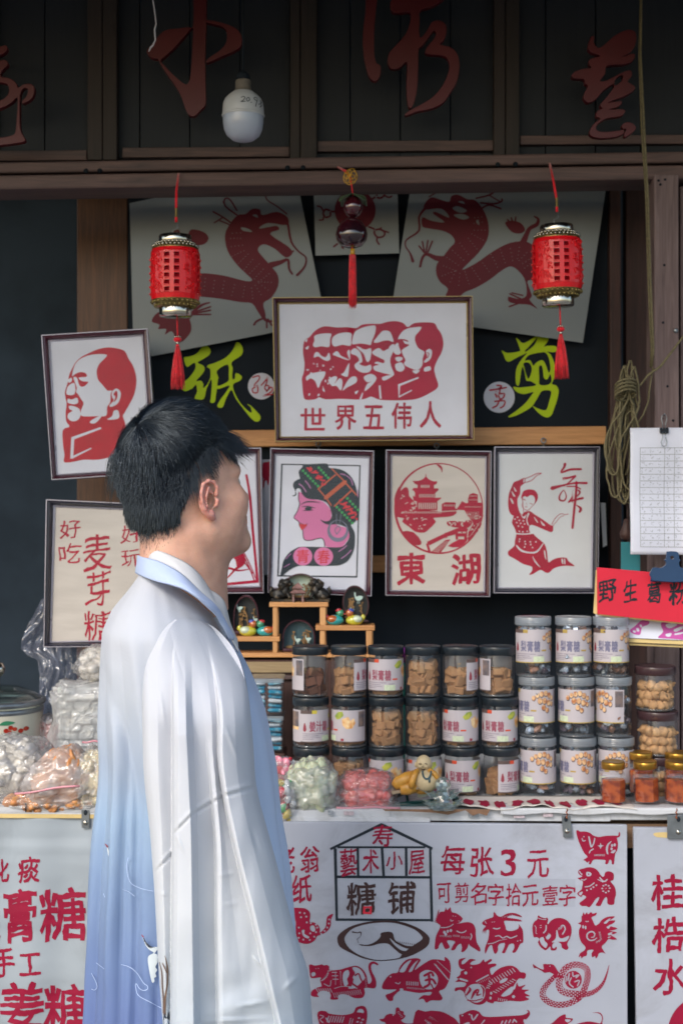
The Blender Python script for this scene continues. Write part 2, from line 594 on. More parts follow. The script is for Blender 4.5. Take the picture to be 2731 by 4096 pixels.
def letter_objs(pl, items, material, parent, off=0.0006, name='character', **kw):
    for i, (ch, a, b, c, d) in enumerate(items):
        q = MB(); flat(q, pl, [], [], brushed(ch, (a, b, c, d), seed=i * 1.3 + ord(ch) % 17, **kw), off=off)
        mesh_obj(name, q, material, parent)

_lay = [0]
def cut_obj(pl, material, parent, adds, cuts=(), off=0.0006, name='paper_cut', thick=0.0):
    _lay[0] += 1; off += (_lay[0] % 40) * 6e-6
    q = MB(); flat(q, pl, adds, cuts, off=off, thick=thick)
    return mesh_obj(name, q, material, parent)
# ================================================================ materials
M = {}
def mk():
    M['red'] = mat('cut_paper_red', '#b0182e', 0.7, spec=0.2, var=0.10, vscale=30)
    M['crimson'] = mat('painted_crimson', '#8c1034', 0.65, spec=0.25, var=0.08, vscale=20)
    M['paper'] = mat('white_paper', '#d2d6e4', 0.75, spec=0.2, var=0.05, vscale=9, bump=1.0, bscale=9, dirt=.07)
    M['crimsonf'] = mat('cut_paper_crimson', '#a41238', 0.65, spec=0.2, var=0.10, vscale=20)
    M['ricepaper'] = mat('rice_paper', '#c6c0ba', 0.8, spec=0.15, var=0.06, vscale=14, bump=0.9, bscale=16, stretch=(0.5, 1, 2.2))
    M['greypaper'] = mat('grey_paper', '#cdd2d8', 0.6, spec=0.3, var=0.05, vscale=6, bump=0.3, bscale=8, dirt=.1)
    M['black'] = mat('black_board', '#1d242c', 0.7, spec=0.12, var=0.15, vscale=6)
    M['wall'] = mat('dark_wall', '#3c4855', 0.9, spec=0.1, var=0.2, vscale=5)
    M['signwood'] = wood('dark_sign_wood', '#1a222b', '#20272f', 'z', 0.7, 7)
    M['beam'] = wood('brown_beam_wood', '#4a3e3e', '#6c5652', 'x', 0.65, 8)
    M['beamz'] = wood('brown_post_wood', '#26221f', '#352c2a', 'z', 0.65, 8)
    M['post'] = wood('varnished_post_wood', '#442e24', '#6e4a32', 'z', 0.5, 8)
    M['mauve'] = wood('weathered_mauve_wood', '#5f4f50', '#82706f', 'z', 0.75, 8)
    M['darkred'] = wood('dark_red_wood', '#33221f', '#4f322b', 'z', 0.6, 8)
    M['pine'] = wood('pine_wood', '#b07a48', '#d69e66', 'x', 0.5, 10)
    M['pinez'] = wood('pine_wood_upright', '#b5824f', '#d6a26c', 'z', 0.5, 10)
    M['signred'] = mat('sign_red_lacquer', '#540c18', 0.4, spec=0.5, var=0.12, vscale=8)
    M['green'] = mat('yellow_green_vinyl', '#b4d000', 0.55, spec=0.3, var=0.04)
    M['purple'] = mat('frame_plum_lacquer', '#4a2230', 0.22, spec=0.6, var=0.1, vscale=5)
    M['greyframe'] = mat('frame_slate_lacquer', '#343440', 0.22, spec=0.6, var=0.1, vscale=5)
    M['silver'] = mat('frame_silver_bead', '#b4b2c2', 0.3, metal=0.35, var=0.06, vscale=6)
    M['gold'] = mat('frame_gold_bead', '#a8905c', 0.3, metal=0.4, var=0.08, vscale=6)
    M['chrome'] = mat('chrome', '#c9c4b8', 0.16, metal=1.0, var=0.1, vscale=30)
    M['steel'] = mat('galvanised_steel', '#8b9298', 0.35, metal=0.85, var=0.12, vscale=40, bump=0.2, bscale=60)
    M['brass'] = mat('brass', '#b8913e', 0.3, metal=0.9, var=0.12, vscale=30)
    M['white'] = mat('white_plastic', '#c2c5ca', 0.45, spec=0.4, var=0.05, dirt=.4, dirt_scale=9)
    M['banner'] = mat('vinyl_banner', '#98a2ab', 0.5, spec=0.3, var=0.07, vscale=5, bump=0.8, bscale=9, dirt=.22)
    M['board'] = mat('white_painted_board', '#a6abb8', 0.5, spec=0.35, var=0.07, vscale=4, bump=0.15, bscale=20, detail=8, dirt=.28)
    M['ink'] = mat('black_ink', '#232b33', 0.7, spec=0.2, var=0.15)
    M['brownink'] = mat('brown_ink', '#3f2d2d', 0.7, spec=0.2, var=0.15)
    M['ground'] = mat('stone_paving', '#6a6762', 0.85, var=0.25, vscale=3, bump=0.5, bscale=30)
    M['glass'] = film('pane_glass', milk=0.0, gloss=-0.015, rough=0.05, ior=1.42)
mk()

# ================================================================ setting
mb = MB(); mb.add([(-30, -30, 0), (30, -30, 0), (30, 30, 0), (-30, 30, 0)], [(0, 1, 2, 3)])
ground = struct('ground', mb, M['ground'])
# paving slabs of the lane, recessed joints
random.seed(3)
slabmesh = None
for iy in range(7):
    for ix in range(-4, 4):
        if slabmesh is None:
            b_ = MB().box((0, 0, 0), (0.594, 0.394, 0.03), b=0.004)
            o = mesh_obj('paving_slab', b_, M['ground']); slabmesh = o
        else:
            o = slabmesh.copy(); link(o)
        o.location = ((ix + 0.5 * (iy % 2)) * 0.6 + 0.3, iy * 0.4 + 0.4, 0.012 + random.random() * 0.003)
        o.parent = ground

mb = MB().box((0, 4.35, 1.6), (6.4, 0.1, 3.2))
struct('back_wall', mb, M['wall'])
mb = MB().box((-2.6, 3.9, 1.6), (0.1, 0.8, 3.2)); struct('side_wall', mb, M['wall'])
mb = MB().box((2.6, 3.9, 1.6), (0.1, 0.8, 3.2)); struct('side_wall', mb, M['wall'])
# eaves over the stall: boards and rafters
mb = MB()
EV0, EV1, EZ0, EZ1 = 1.86, 4.4, 2.70, 3.25
ang = math.atan2(EZ1 - EZ0, EV1 - EV0)
mb.box((0, (EV0 + EV1) / 2, (EZ0 + EZ1) / 2 + 0.05), (6.4, (EV1 - EV0) / math.cos(ang), 0.04), rot=Euler((ang, 0, 0)))
roof = struct('eaves', mb, M['signwood'])
for i in range(9):
    r_ = MB().box((-2.4 + i * 0.6, (EV0 + EV1) / 2, (EZ0 + EZ1) / 2 - 0.012), (0.06, (EV1 - EV0) / math.cos(ang) - .1, 0.07), rot=Euler((ang, 0, 0)), b=.004)
    mesh_obj('rafter', r_, M['signwood'], roof)

# ---------------------------------------------------------------- sign board over the stall
PS = Plane(3.34)
sb = thing('signboard', 'dark wooden fascia with big red cursive characters above the stall', 'signboard', P(1365, 640, 3.4))
mb = MB()
xs = [-140, 0, 180, 357, 560, 760, 960, 1160, 1400, 1600, 1800, 1974, 2180, 2380, 2560, 2760, 2900]
for a, b in zip(xs[:-1], xs[1:]):
    q = MB(); slab(q, [(a + 3, -260), (b - 3, -260), (b - 3, 632), (a + 3, 632)], Plane(3.40 + random.random() * .004), 0.02)
    mesh_obj('plank', q, M['signwood'], sb)
for a, b in ((350, 410), (412, 469), (1160, 1200), (1202, 1268), (1974, 2020), (2022, 2077), (-90, -30)):
    q = MB(); slab(q, [(a, -260), (b, -260), (b, 640), (a, 640)], Plane(3.372), 0.03)
    bevel(mesh_obj('upright', q, M['beamz'], sb), 0.003)
for (x0, x1, y0, y1) in ((-140, 348, 600, 640), (490, 1158, 586, 626), (1270, 1972, 560, 602), (2079, 2860, 538, 574)):
    q = MB(); slab(q, [(x0, y0 + 4), (x1, y0), (x1, y1), (x0, y1 + 4)], Plane(3.385), 0.02)
    bevel(mesh_obj('rail', q, M['beam'], sb), 0.002)
# carved characters
pl = Plane(3.30)
T1 = lambda s: smooth_loop(tr(s, 0, 0, 1.12), 3)
T2 = lambda s: smooth_loop(tr(s, 1331, 0, 1.12), 3)
chars = [
 ([T1('873,-60 925,-60 928,60 928,110 925,200 923,300 924,400 925,472 905,500 880,526 866,530 850,522 836,500 815,440 790,395 740,325 716,282 712,274 690,272 668,255 664,235 690,205 740,150 800,140 845,133 868,132 872,60'),
   T1('928,102 960,105 1010,118 1060,140 1082,170 1084,210 1060,235 1000,262 930,292 940,270 985,240 1015,205 1020,165 1000,130 930,112'),
   ], [T1('868,136 866,220 862,300 856,360 845,385 830,386 790,355 748,310 724,284 745,262 790,220 830,175')]),
 ([T1('-40,230 0,222 35,214 42,232 25,250 0,262 -40,270'), T1('-40,300 0,285 35,280 45,300 20,325 14,352 50,360 78,378 92,402 110,390 140,385 160,396 163,420 150,452 112,474 108,462 128,440 134,412 118,404 102,425 98,470 98,560 104,600 122,632 110,645 40,656 -40,662 -40,630 20,624 62,616 78,600 84,540 88,450 60,470 20,492 -40,505 -40,470 10,460 40,440 50,410 38,385 0,378 -40,372')], []),
 ([T2('152,-60 205,-60 198,0 186,120 184,240 192,290 206,300 214,312 210,350 196,370 180,372 160,350 146,300 136,240 134,160 146,60'),
   T2('255,40 262,12 300,-30 420,-50 492,-20 494,5 460,30 420,48 388,60 386,110 384,160 392,180 420,148 440,112 470,102 500,118 506,150 494,190 476,210 520,222 548,244 562,280 562,330 550,380 520,430 490,470 440,496 380,508 330,526 322,520 350,500 400,474 450,440 490,390 512,340 520,300 508,270 480,258 430,254 410,244 425,215 450,185 460,160 448,150 425,180 400,215 382,232 380,300 376,400 364,460 350,492 338,488 330,450 328,380 330,290 300,312 270,320 252,310 244,285 250,250 280,215 320,170 342,120 344,68 300,68 268,66')], []),
 ([T2('1140,200 1152,172 1165,180 1160,200 1180,225 1205,215 1250,175 1300,148 1332,146 1350,165 1346,210 1325,245 1290,266 1340,250 1338,280 1300,298 1240,302 1215,310 1212,340 1190,372 1215,372 1250,355 1300,330 1326,326 1330,350 1312,375 1342,395 1340,415 1300,440 1260,455 1225,470 1280,462 1284,475 1265,490 1230,500 1290,498 1300,512 1280,530 1220,540 1180,565 1172,590 1200,600 1260,596 1290,590 1286,570 1310,556 1340,566 1348,585 1330,606 1300,624 1298,605 1305,588 1292,588 1296,605 1260,622 1200,628 1155,620 1142,600 1160,565 1190,542 1172,530 1175,508 1200,495 1188,480 1205,460 1230,430 1250,400 1245,388 1200,420 1170,455 1140,470 1118,455 1118,430 1135,395 1122,385 1118,365 1075,362 1062,350 1080,330 1120,318 1150,315 1140,295 1145,275 1190,262 1150,245 1136,225'),
   ], [T2('1262,360 1290,345 1285,372 1262,392 1252,385')]),
]
for i, (ad, cu) in enumerate(chars):
    q = MB(); flat(q, pl, ad, cu, off=0.0, thick=0.018)
    o = mesh_obj('character', q, M['signred'], sb); bevel(o, 0.0025, 2)

# beams under the sign
for nm, lab, y0l, y1l, y0r, y1r, Y, dp, m in (
        ('upper_beam', 'upper of two brown crossbeams below the red cursive sign', 648, 692, 606, 652, 3.335, 0.08, 'beam'),
        ('lower_beam', 'lower brown crossbeam that the two red lanterns hang from', 700, 757, 660, 716, 3.31, 0.12, 'beam')):
    t = thing(nm, lab, 'beam', P(1365, (y0l + y1r) / 2, Y + .05))
    q = MB(); slab(q, [(-300, y0l + 5), (2980, y0r - 5), (2980, y1r - 5), (-300, y1l + 5)], Plane(Y), dp)
    bevel(mesh_obj('timber', q, M[m], t), 0.005)
    if Y > 3.32:
        for x in (345, 400, 1150, 1212, 1990, 2060):
            q = MB(); c = P(x, 668 - (x - 1365) * 0.0155, Y - .001); q.blob(c, (0.006, 0.003, 0.006), 8, 5)
            mesh_obj('bolt', q, M['black'], t)

# ---------------------------------------------------------------- posts
def post(name, label, x0, x1, y0, y1, Y, d, m, lean=0, cat='post'):
    t = thing(name, label, cat, P((x0 + x1) / 2, y1, Y))
    q = MB(); slab(q, [(x0, y0), (x1, y0), (x1 + lean, y1), (x0 + lean, y1)], Plane(Y), d)
    bevel(mesh_obj('timber', q, M[m], t), 0.003)
    return t
post('left_post', 'varnished brown wooden post behind the hung profile portrait on the left', 308, 512, 690, 3200, 3.78, 0.1, 'post')
rp = post('right_post', 'weathered mauve wooden post behind the clipped white grid sheet', 2614, 2712, 698, 3300, 3.30, 0.09, 'mauve', 6)
post('door_post', 'dark red-brown post behind the coiled cord', 2436, 2482, 690, 3200, 3.63, 0.08, 'darkred', 6)
post('door_stile', 'narrow dark red stile between coiled cord and mauve post', 2500, 2598, 690, 3200, 3.70, 0.04, 'darkred', 4)
post('edge_board', 'mauve board edge at far right past the weathered post', 2718, 2860, 745, 3300, 3.34, 0.05, 'mauve', 6)
for (x, y) in ((2632, 722), (2658, 718), (2640, 738), (2655, 1060), (2650, 1290), (2668, 1545), (2690, 1682)):
    q = MB(); q.blob(P(x, y, 3.299), (0.003, 0.0015, 0.003), 8, 5); mesh_obj('nail', q, M['black'], rp)
q = MB(); q.blob(P(2701, 1322, 3.295), (0.0055, 0.003, 0.0055), 10, 6); mesh_obj('nail', q, M['steel'], rp)

# ---------------------------------------------------------------- display panel with green lettering
PD = Plane(3.66)
dp = thing('display_board', 'black board behind the pictures with yellow-green brush characters', 'board', P(1450, 3180, 3.68))
q = MB(); slab(q, [(512, 690), (2434, 690), (2434, 3200), (512, 3200)], PD, 0.02)
mesh_obj('backing_board', q, M['black'], dp)
T3 = lambda s, n=3: smooth_loop(tr(s, 0, 1300, 1.4255), n)
T4 = lambda s, n=3: smooth_loop(tr(s, 1850, 1300, 1.7798), n)
q = MB()
flat(q, PD, [T3('1158,90 1185,120 1202,145 1195,170 1160,195 1128,215 1160,232 1168,255 1150,285 1120,320 1145,318 1160,335 1162,360 1185,335 1200,300 1200,255 1182,240 1190,228 1230,215 1290,185 1330,140 1350,100 1375,112 1386,145 1375,175 1330,205 1320,225 1328,245 1325,290 1328,310 1340,305 1345,275 1370,285 1380,300 1365,320 1330,340 1340,390 1375,450 1415,490 1435,500 1430,470 1410,452 1430,460 1465,495 1485,520 1480,545 1460,552 1430,530 1390,480 1345,420 1320,370 1290,420 1270,470 1240,465 1255,430 1285,390 1310,345 1250,365 1240,362 1232,400 1225,440 1200,440 1205,400 1208,310 1180,360 1165,420 1130,425 1110,418 1125,380 1118,340 1100,360 1060,378 1040,365 1036,340 1080,300 1115,250 1110,215 1070,240 1055,215 1052,185 1080,180 1120,165 1150,130 1160,110')],
     [T3('1238,262 1300,225 1305,290 1300,322 1242,348 1246,300')], off=0.0015, thick=0.0015)
mesh_obj('character', q, M['green'], dp); q = MB()
flat(q, PD, [T4('275,182 300,195 330,200 400,188 405,170 378,95 400,110 425,130 465,115 520,78 540,58 570,60 600,82 608,105 590,135 575,155 600,150 660,152 665,185 640,195 600,190 625,215 645,260 655,310 650,370 632,420 660,430 680,465 672,520 650,590 630,640 605,658 570,650 530,620 505,590 495,575 530,595 580,608 600,590 620,520 628,480 610,465 560,472 530,520 490,580 430,620 370,648 325,658 330,645 380,610 440,560 480,510 500,478 440,492 400,485 370,465 360,440 400,446 460,440 500,435 520,425 480,400 450,395 440,340 420,300 400,420 385,430 375,400 378,320 400,270 430,230 455,200 380,235 330,262 305,250 290,215')],
     [T4('450,190 500,150 520,120 530,90 500,120 460,165 440,185'), T4('470,215 560,195 590,200 612,240 622,310 610,340 590,290 570,255 545,255 520,270 500,290 480,255 460,250 440,255'),
      T4('430,275 455,265 480,280 490,320 475,370 462,382 445,340 435,300'), T4('540,300 560,290 570,330 575,375 600,388 620,350 630,400 600,428 545,425 542,380')], off=0.0015, thick=0.0015)
mesh_obj('character', q, M['green'], dp)
for cx, cy, r, ch in ((1045, 1545, 53, '纸'), (1995, 1589, 62, '剪')):
    q = MB(); flat(q, PD, [ellipse(cx, cy, r, n=36)], off=0.001, thick=0.001); mesh_obj('badge', q, M['paper'], dp)
q = MB()
for s in ('1440,300 1475,290 1478,310 1450,345 1470,355 1468,385 1445,385 1440,365 1470,345', '1490,345 1520,310 1528,290 1520,330 1510,360 1525,375 1535,350 1520,345', '1520,380 1545,355 1555,370 1535,390 1500,405 1555,395'):
    flat(q, PD, [stroke(tr(s, 0, 1300, 1.4255), 5, 3)], off=0.0028)
mesh_obj('badge_character', q, M['red'], dp); q = MB()
for s in ('190,465 230,460 310,445', '240,430 275,435 255,455', '265,445 255,500 235,470 260,520', '265,490 295,490 285,520 260,530', '240,515 230,490', '225,545 295,540 290,575 265,592', '255,545 240,575 210,590'):
    flat(q, PD, [stroke(tr(s, 1850, 1300, 1.7798), 6, 3)], off=0.0028)
mesh_obj('badge_character', q, M['red'], dp)

t = thing('display_rail', 'bright pine rail running behind the big gold-edged frame', 'rail', P(1700, 1745, 3.63))
q = MB(); slab(q, [(850, 1722), (2422, 1704), (2424, 1776), (850, 1788)], Plane(3.62), 0.025)
bevel(mesh_obj('timber', q, M['pine'], t), 0.002)
t = thing('lower_rail', 'unlit pine rail glimpsed between the lower frames', 'rail', P(1520, 2250, 3.64))
q = MB(); slab(q, [(1300, 2222), (1580, 2222), (1580, 2290), (1300, 2290)], Plane(3.635), 0.02)
bevel(mesh_obj('timber', q, M['pine'], t), 0.002)

# hooks
for x, y, lab in ((2172, 1762, 'screw eye on pine rail above the dancer picture'), (1273, 1776, 'screw eye above the young woman picture'), (1745, 1782, 'screw eye above the lake scene picture')):
    t = thing('screw_eye', lab, 'hook', P(x, y, 3.615), 'screw eyes on the rail')
    q = MB(); c = P(x, y, 3.612); pts = [c + Vector((math.cos(a) * .006, 0, math.sin(a) * .006)) for a in np.linspace(0, 2 * math.pi, 13)]
    q.tube(pts, 0.0018, 6); q.tube([c + Vector((0, 0.001, -.006)), c + Vector((0, 0.001, -.022))], .0014, 6)
    mesh_obj('ring', q, M['steel'], t)
# ================================================================ framed pictures and hung papers
def picture(name, label, Y, outer, inner, body, bead, lip, paper, a=0.03, group='framed paper cuts on the stall wall', h=0.016, glass=True, yaw=0.0):
    cy = sum(p[1] for p in outer) / 4; cx = sum(p[0] for p in outer) / 4
    pl = Plane(Y, a, yaw, cx, cy)
    t = thing(name, label, 'picture', pl((outer[2][0] + outer[3][0]) / 2, (outer[2][1] + outer[3][1]) / 2), group)
    prof = [(0, -0.004, 1), (0, h * .8, 1), (0.05, h, 1), (0.13, h, 1), (0.17, h * .72, 0), (0.24, h * .9, 0), (0.45, h * .8, 0), (0.66, h * .42, 0), (0.72, h * .2, 0), (0.80, h * .34, 2), (0.93, h * .22, 2), (1.0, 0.0006, 2)]
    q = MB()
    n = len(prof)
    vs = []
    for c in range(4):
        for (f, z, m) in prof:
            x = outer[c][0] + (inner[c][0] - outer[c][0]) * f; y = outer[c][1] + (inner[c][1] - outer[c][1]) * f
            vs.append(pl(x, y, z))
    for c in range(4):
        d = (c + 1) % 4
        for j in range(n - 1):
            q.add([vs[c * n + j], vs[d * n + j], vs[d * n + j + 1], vs[c * n + j + 1]], [(0, 3, 2, 1)], prof[j + 1][2])
    mesh_obj('frame', q, [body, bead, lip], t)
    q = MB()
    o = [(outer[i][0] * .6 + inner[i][0] * .4, outer[i][1] * .6 + inner[i][1] * .4) for i in range(4)]
    slab(q, o, Plane(Y, a, yaw, cx, cy), 0.003); mesh_obj('backing', q, M['ricepaper'] if paper is M['ricepaper'] else paper, t)
    if glass:
        q = MB(); o = [(outer[i][0] * .25 + inner[i][0] * .75, outer[i][1] * .25 + inner[i][1] * .75) for i in range(4)]
        q.add([pl(x, y, 0.0032) for x, y in o], [(0, 3, 2, 1)]); mesh_obj('glass_pane', q, M['glass'], t)
    return t, pl

def aff(x0, y0, k):
    return lambda s, n=3: (smooth_loop(tr(s, x0, y0, k), n) if n > 1 else tr(s, x0, y0, k))
def sk(x0, y0, k):
    return lambda s, w, n=3: stroke(tr(s, x0, y0, k), [v / k for v in w] if hasattr(w, '__len__') else w / k, n)
def q4(s, x0, y0, k): return tr(s, x0, y0, k)

# --- profile portrait
a_ = (0, 1300, 1.4255)
t, pl = picture('framed_portrait', 'plum framed red paper cut of a man in profile, tilted, highest on the left', 3.48,
                q4('243,62 847,25 905,846 303,887', *a_), q4('290,97 808,66 858,815 332,850', *a_), M['purple'], M['silver'], M['silver'], M['paper'], a=0.05)
A, S = aff(*a_), sk(*a_)
cut_obj(pl, M['red'], t, [A('372,380 388,330 395,290 412,250 435,210 470,180 510,160 560,138 620,128 680,136 715,152 735,195 758,230 776,285 778,340 765,400 740,450 712,500 702,520 715,560 720,600 735,680 700,720 640,750 560,768 480,768 420,780 368,782 370,740 362,690 360,600 398,580 380,550 376,500 382,450 376,420')],
        [A('412,292 425,235 450,200 500,175 560,166 610,170 600,190 570,220 553,260 560,310 585,340 610,370 620,375 640,375 632,395 630,440 612,468 612,500 600,520 550,520 470,520 462,495 470,470 478,445 465,425 450,400 435,380 440,360 430,330 420,300 440,300 455,345 480,350 505,325 470,320 450,300 495,295 490,275 460,268 430,280'),
         A('385,360 400,340 425,330 430,350 432,372 425,395 400,400 380,392'), A('390,420 410,425 440,415 448,440 430,452 400,448 386,440'), A('395,462 420,462 455,480 460,520 440,545 410,548 388,530 392,505 415,490 398,480'),
         A('642,378 668,362 690,385 686,420 670,450 640,466 625,460 650,430 640,410'), A('650,490 675,488 680,530 640,540 612,538 640,520'), A('520,545 555,525 580,522 545,560 515,558'),
         A('408,640 575,582 580,592 425,652 420,745 520,700 525,705 415,762 402,762', 1), A('388,316 408,300 412,318 398,330')])
cut_obj(pl, M['red'], t, [A('648,395 665,375 672,400 665,425 650,440 660,410')], off=0.0008)

# --- five profiles, big gold frame
a_ = (1000, 1150, 1.6505)
t, pl = picture('framed_profiles', 'largest frame, gold edged, five overlapping red heads above five characters', 3.46,
                q4('148,72 1465,62 1475,1010 168,1022', *a_), q4('194,112 1424,104 1432,974 204,984', *a_), M['purple'], M['gold'], M['gold'], M['paper'], a=0.04)
A, S = aff(*a_), sk(*a_)
outl = A('350,400 360,350 395,325 430,285 490,256 570,264 640,262 700,268 740,245 800,240 860,240 900,228 960,222 1010,235 1040,262 1080,236 1150,230 1215,236 1235,270 1262,310 1275,370 1262,430 1235,480 1215,535 1225,590 1240,655 1180,700 1100,735 1000,745 860,742 800,720 760,735 700,740 600,735 500,738 455,725 430,738 365,740 350,700 345,640 342,600 355,560 360,500 352,450')
cuts = [A('425,320 470,305 535,305 528,340 522,392 470,388 430,395 415,380 425,350'), A('545,330 590,302 665,300 668,340 662,385 610,378 560,390 540,370'),
        A('680,320 700,285 750,262 800,252 828,255 825,300 805,350 795,380 770,375 730,370 690,375 672,370'), A('835,330 860,300 880,285 920,290 940,330 945,360 915,350 880,352 840,365 815,360'),
        A('975,340 1000,295 1040,270 1090,262 1130,262 1115,290 1090,320 1090,360 1110,400 1135,415 1150,430 1138,470 1135,515 1100,545 1030,520 1015,500 1025,480 1010,450 1000,420 1010,405 1050,380 1020,370 1000,340'),
        A('430,430 450,428 470,450 500,460 520,430 530,470 510,485 480,475 450,455 420,462'), A('545,440 575,420 600,450 640,470 655,475 640,430 655,410 660,440 655,480 600,465 560,450'),
        A('665,420 690,400 720,420 735,450 740,490 720,505 760,520 795,510 800,540 780,560 740,562 700,540 690,510 720,480 700,450 670,440'), A('700,390 720,392 760,410 795,400 800,430 790,480 770,490 750,440 730,420'),
        A('810,420 850,400 880,420 910,400 930,380 950,375 945,420 925,470 930,520 950,575 900,570 860,560 820,545 815,520 850,510 820,500 840,490 880,500 885,480 850,462 810,440'),
        A('948,390 975,365 985,400 995,430 975,445 948,430'), A('962,460 1000,460 1005,475 980,490 960,478'), A('960,505 1000,495 1020,530 1000,555 970,550 958,530'),
        A('1160,420 1185,405 1200,425 1190,470 1160,495 1145,490 1168,460'), A('1150,530 1185,520 1192,545 1150,555'), A('1070,550 1120,545 1095,570'),
        A('370,590 400,570 440,560 495,555 490,590 470,620 450,665 430,620 400,600 375,615'), A('515,610 560,585 575,600 555,640 590,600 610,620 600,680 570,650 540,650'), A('610,680 640,620 670,590 700,590 705,620 680,640 640,660'),
        A('750,590 800,570 835,600 800,650 755,685 770,640 800,620 770,625'), A('875,590 950,575 900,610 875,612'),
        A('975,640 1110,590 1112,600 990,650 985,715 1065,675 1068,682 980,728', 1), A('848,650 860,645 868,735 855,735', 1), A('690,690 715,680 700,705'), A('722,735 740,695 745,700 735,735'), A('480,650 495,690 482,680'),
        A('640,520 655,500 650,560 640,590 600,575 620,560'), A('362,350 380,340 372,362'), A('365,400 388,385 380,410')]
random.seed(11)
for i in range(16): cuts.append(ellipse(*tr('%f,%f' % (380 + random.random() * 260, 500 + random.random() * 210), *a_)[0], 2.5 + random.random() * 4, 2 + random.random() * 2.5, 6, random.random() * 180))
cut_obj(pl, M['crimsonf'], t, [outl], cuts)
q = MB()
for s, w in (('430,405 460,412 500,405', 9), ('560,402 600,392 640,402', 9), ('700,385 740,380 780,400', 10), ('840,380 880,370 915,390', 10), ('985,350 1010,345 1040,355', 9), ('980,385 1005,375 1040,378', 6), ('1168,430 1180,440 1170,465', 6), ('880,400 905,405 915,390', 8), ('740,402 765,405', 8)):
    flat(q, pl, [S(s, w)], off=0.0009)
mesh_obj('eyebrows', q, M['crimsonf'], t)
letter_objs(pl, [(c, 1000 + x0 / 1.6505, 1150 + y0 / 1.6505, 1000 + x1 / 1.6505, 1150 + y1 / 1.6505) for c, x0, y0, x1, y1 in
     (('世', 335, 795, 495, 942), ('界', 560, 780, 700, 938), ('五', 748, 780, 882, 934), ('伟', 935, 762, 1065, 932), ('人', 1120, 752, 1258, 925))], M['crimsonf'], t, bold=0.018, tilt=0, wave=0.0, rough=0.004)

# --- maltose notice
a_ = (0, 1900, 1.4255)
t, pl = picture('framed_notice', 'silver framed rice paper with three columns of red brush characters, lowest on the left', 3.47,
                q4('272,140 872,168 852,976 258,980', *a_), q4('320,184 838,206 818,936 297,948', *a_), M['greyframe'], M['silver'], M['silver'], M['ricepaper'], a=0.05, h=0.02)
letter_objs(pl, [(c, x0 / 1.4255, 1900 + y0 / 1.4255, x1 / 1.4255, 1900 + y1 / 1.4255) for c, x0, y0, x1, y1 in
     (('好', 340, 255, 462, 362), ('吃', 340, 390, 465, 505), ('好', 692, 280, 815, 390), ('玩', 692, 425, 800, 522), ('麦', 480, 338, 635, 545), ('芽', 488, 548, 632, 748), ('糖', 482, 765, 640, 948))],
     M['crimsonf'], t, bold=0.004, tilt=0.12, wave=0.1, rough=0.02)

# --- picture mostly hidden by the man's head
a_ = (0, 1900, 1.4255)
t, pl = picture('framed_abstract', 'plum framed sweeping red lines, half hidden behind the man', 3.49,
                [(640, 1800), (1046, 1792), (1057, 2373), (655, 2377)], [(672, 1830), (1018, 1822), (1036, 2342), (688, 2346)], M['purple'], M['silver'], M['silver'], M['paper'], a=0.05)
S = sk(*a_)
q = MB()
for s, w in (('1405,0 1425,120 1440,300 1468,600', 14), ('1140,640 1210,630 1470,606', 16), ('1280,428 1330,420 1380,450 1385,500 1340,540 1290,590 1220,615', (22, 14, 18, 26, 12, 8, 5)), ('1240,540 1300,530 1360,545 1430,535', (5, 14, 10, 4)),
             ('1300,410 1330,440 1380,480 1440,560', 8), ('1340,400 1400,480 1450,600', 7), ('1370,400 1430,520 1462,600', 6), ('1000,0 1100,200 1180,420 1210,625', 16), ('1410,300 1300,330 1200,420', 9)):
    flat(q, pl, [S(s, w)], off=0.0006 + 0.0003 * (w if isinstance(w, (int, float)) else 3) / 10)
mesh_obj('paper_cut', q, M['crimsonf'], t)
cut_obj(pl, M['crimsonf'], t, [aff(*a_)('1280,440 1320,415 1370,440 1390,480 1370,510 1350,520 1340,480 1300,460')], off=0.0013)

# --- stack of loose papers between two frames
t = thing('paper_stack', 'loose white sheets with a red cut edge wedged between two frames', 'papers', P(1068, 2330, 3.53))
for i in range(5):
    q = MB(); slab(q, [(1046 + i * 3, 1838 + i * 5), (1084 + i, 1838 + i * 6), (1082 + i, 2290), (1058 + i * 2, 2300)], Plane(3.545 - i * .004), 0.002); mesh_obj('sheet', q, M['paper'], t)
pl = Plane(3.527)
A = aff(1000, 1750, 2.851)
cut_obj(pl, M['crimsonf'], t, [A('145,300 200,280 222,290 222,480 205,545 190,490 170,500 160,560 150,575 150,500 160,470 145,450')], off=0)

# --- young woman
a_ = (1000, 1750, 2.851)
t, pl = picture('framed_woman', 'plum framed colour picture of a pink woman in a black patterned headscarf', 3.48,
                q4('235,125 1412,155 1385,1812 205,1768', *a_), q4('298,208 1348,238 1302,1738 248,1702', *a_), M['purple'], M['silver'], M['silver'], M['paper'], a=0.05)
A, S = aff(*a_), sk(*a_)
M['navy'] = mat('navy_paper', '#263340', 0.65, spec=0.25); M['pink'] = mat('pink_paper', '#cf74a6', 0.65, spec=0.25, var=.05)
M['emerald'] = mat('green_paper', '#2e9a52', 0.65); M['orange'] = mat('orange_paper', '#b5553a', 0.65); M['brightred'] = mat('bright_red_paper', '#c92238', 0.65)
M['lilac'] = mat('lilac_paint', '#a06a9c', 0.65); M['slate'] = mat('slate_paint', '#6a6f88', 0.6)
cut_obj(pl, M['navy'], t, [tr('355,298 1260,315 1222,1598 310,1585', *a_)], [tr('372,312 1245,328 1208,1580 328,1570', *a_)], name='border')
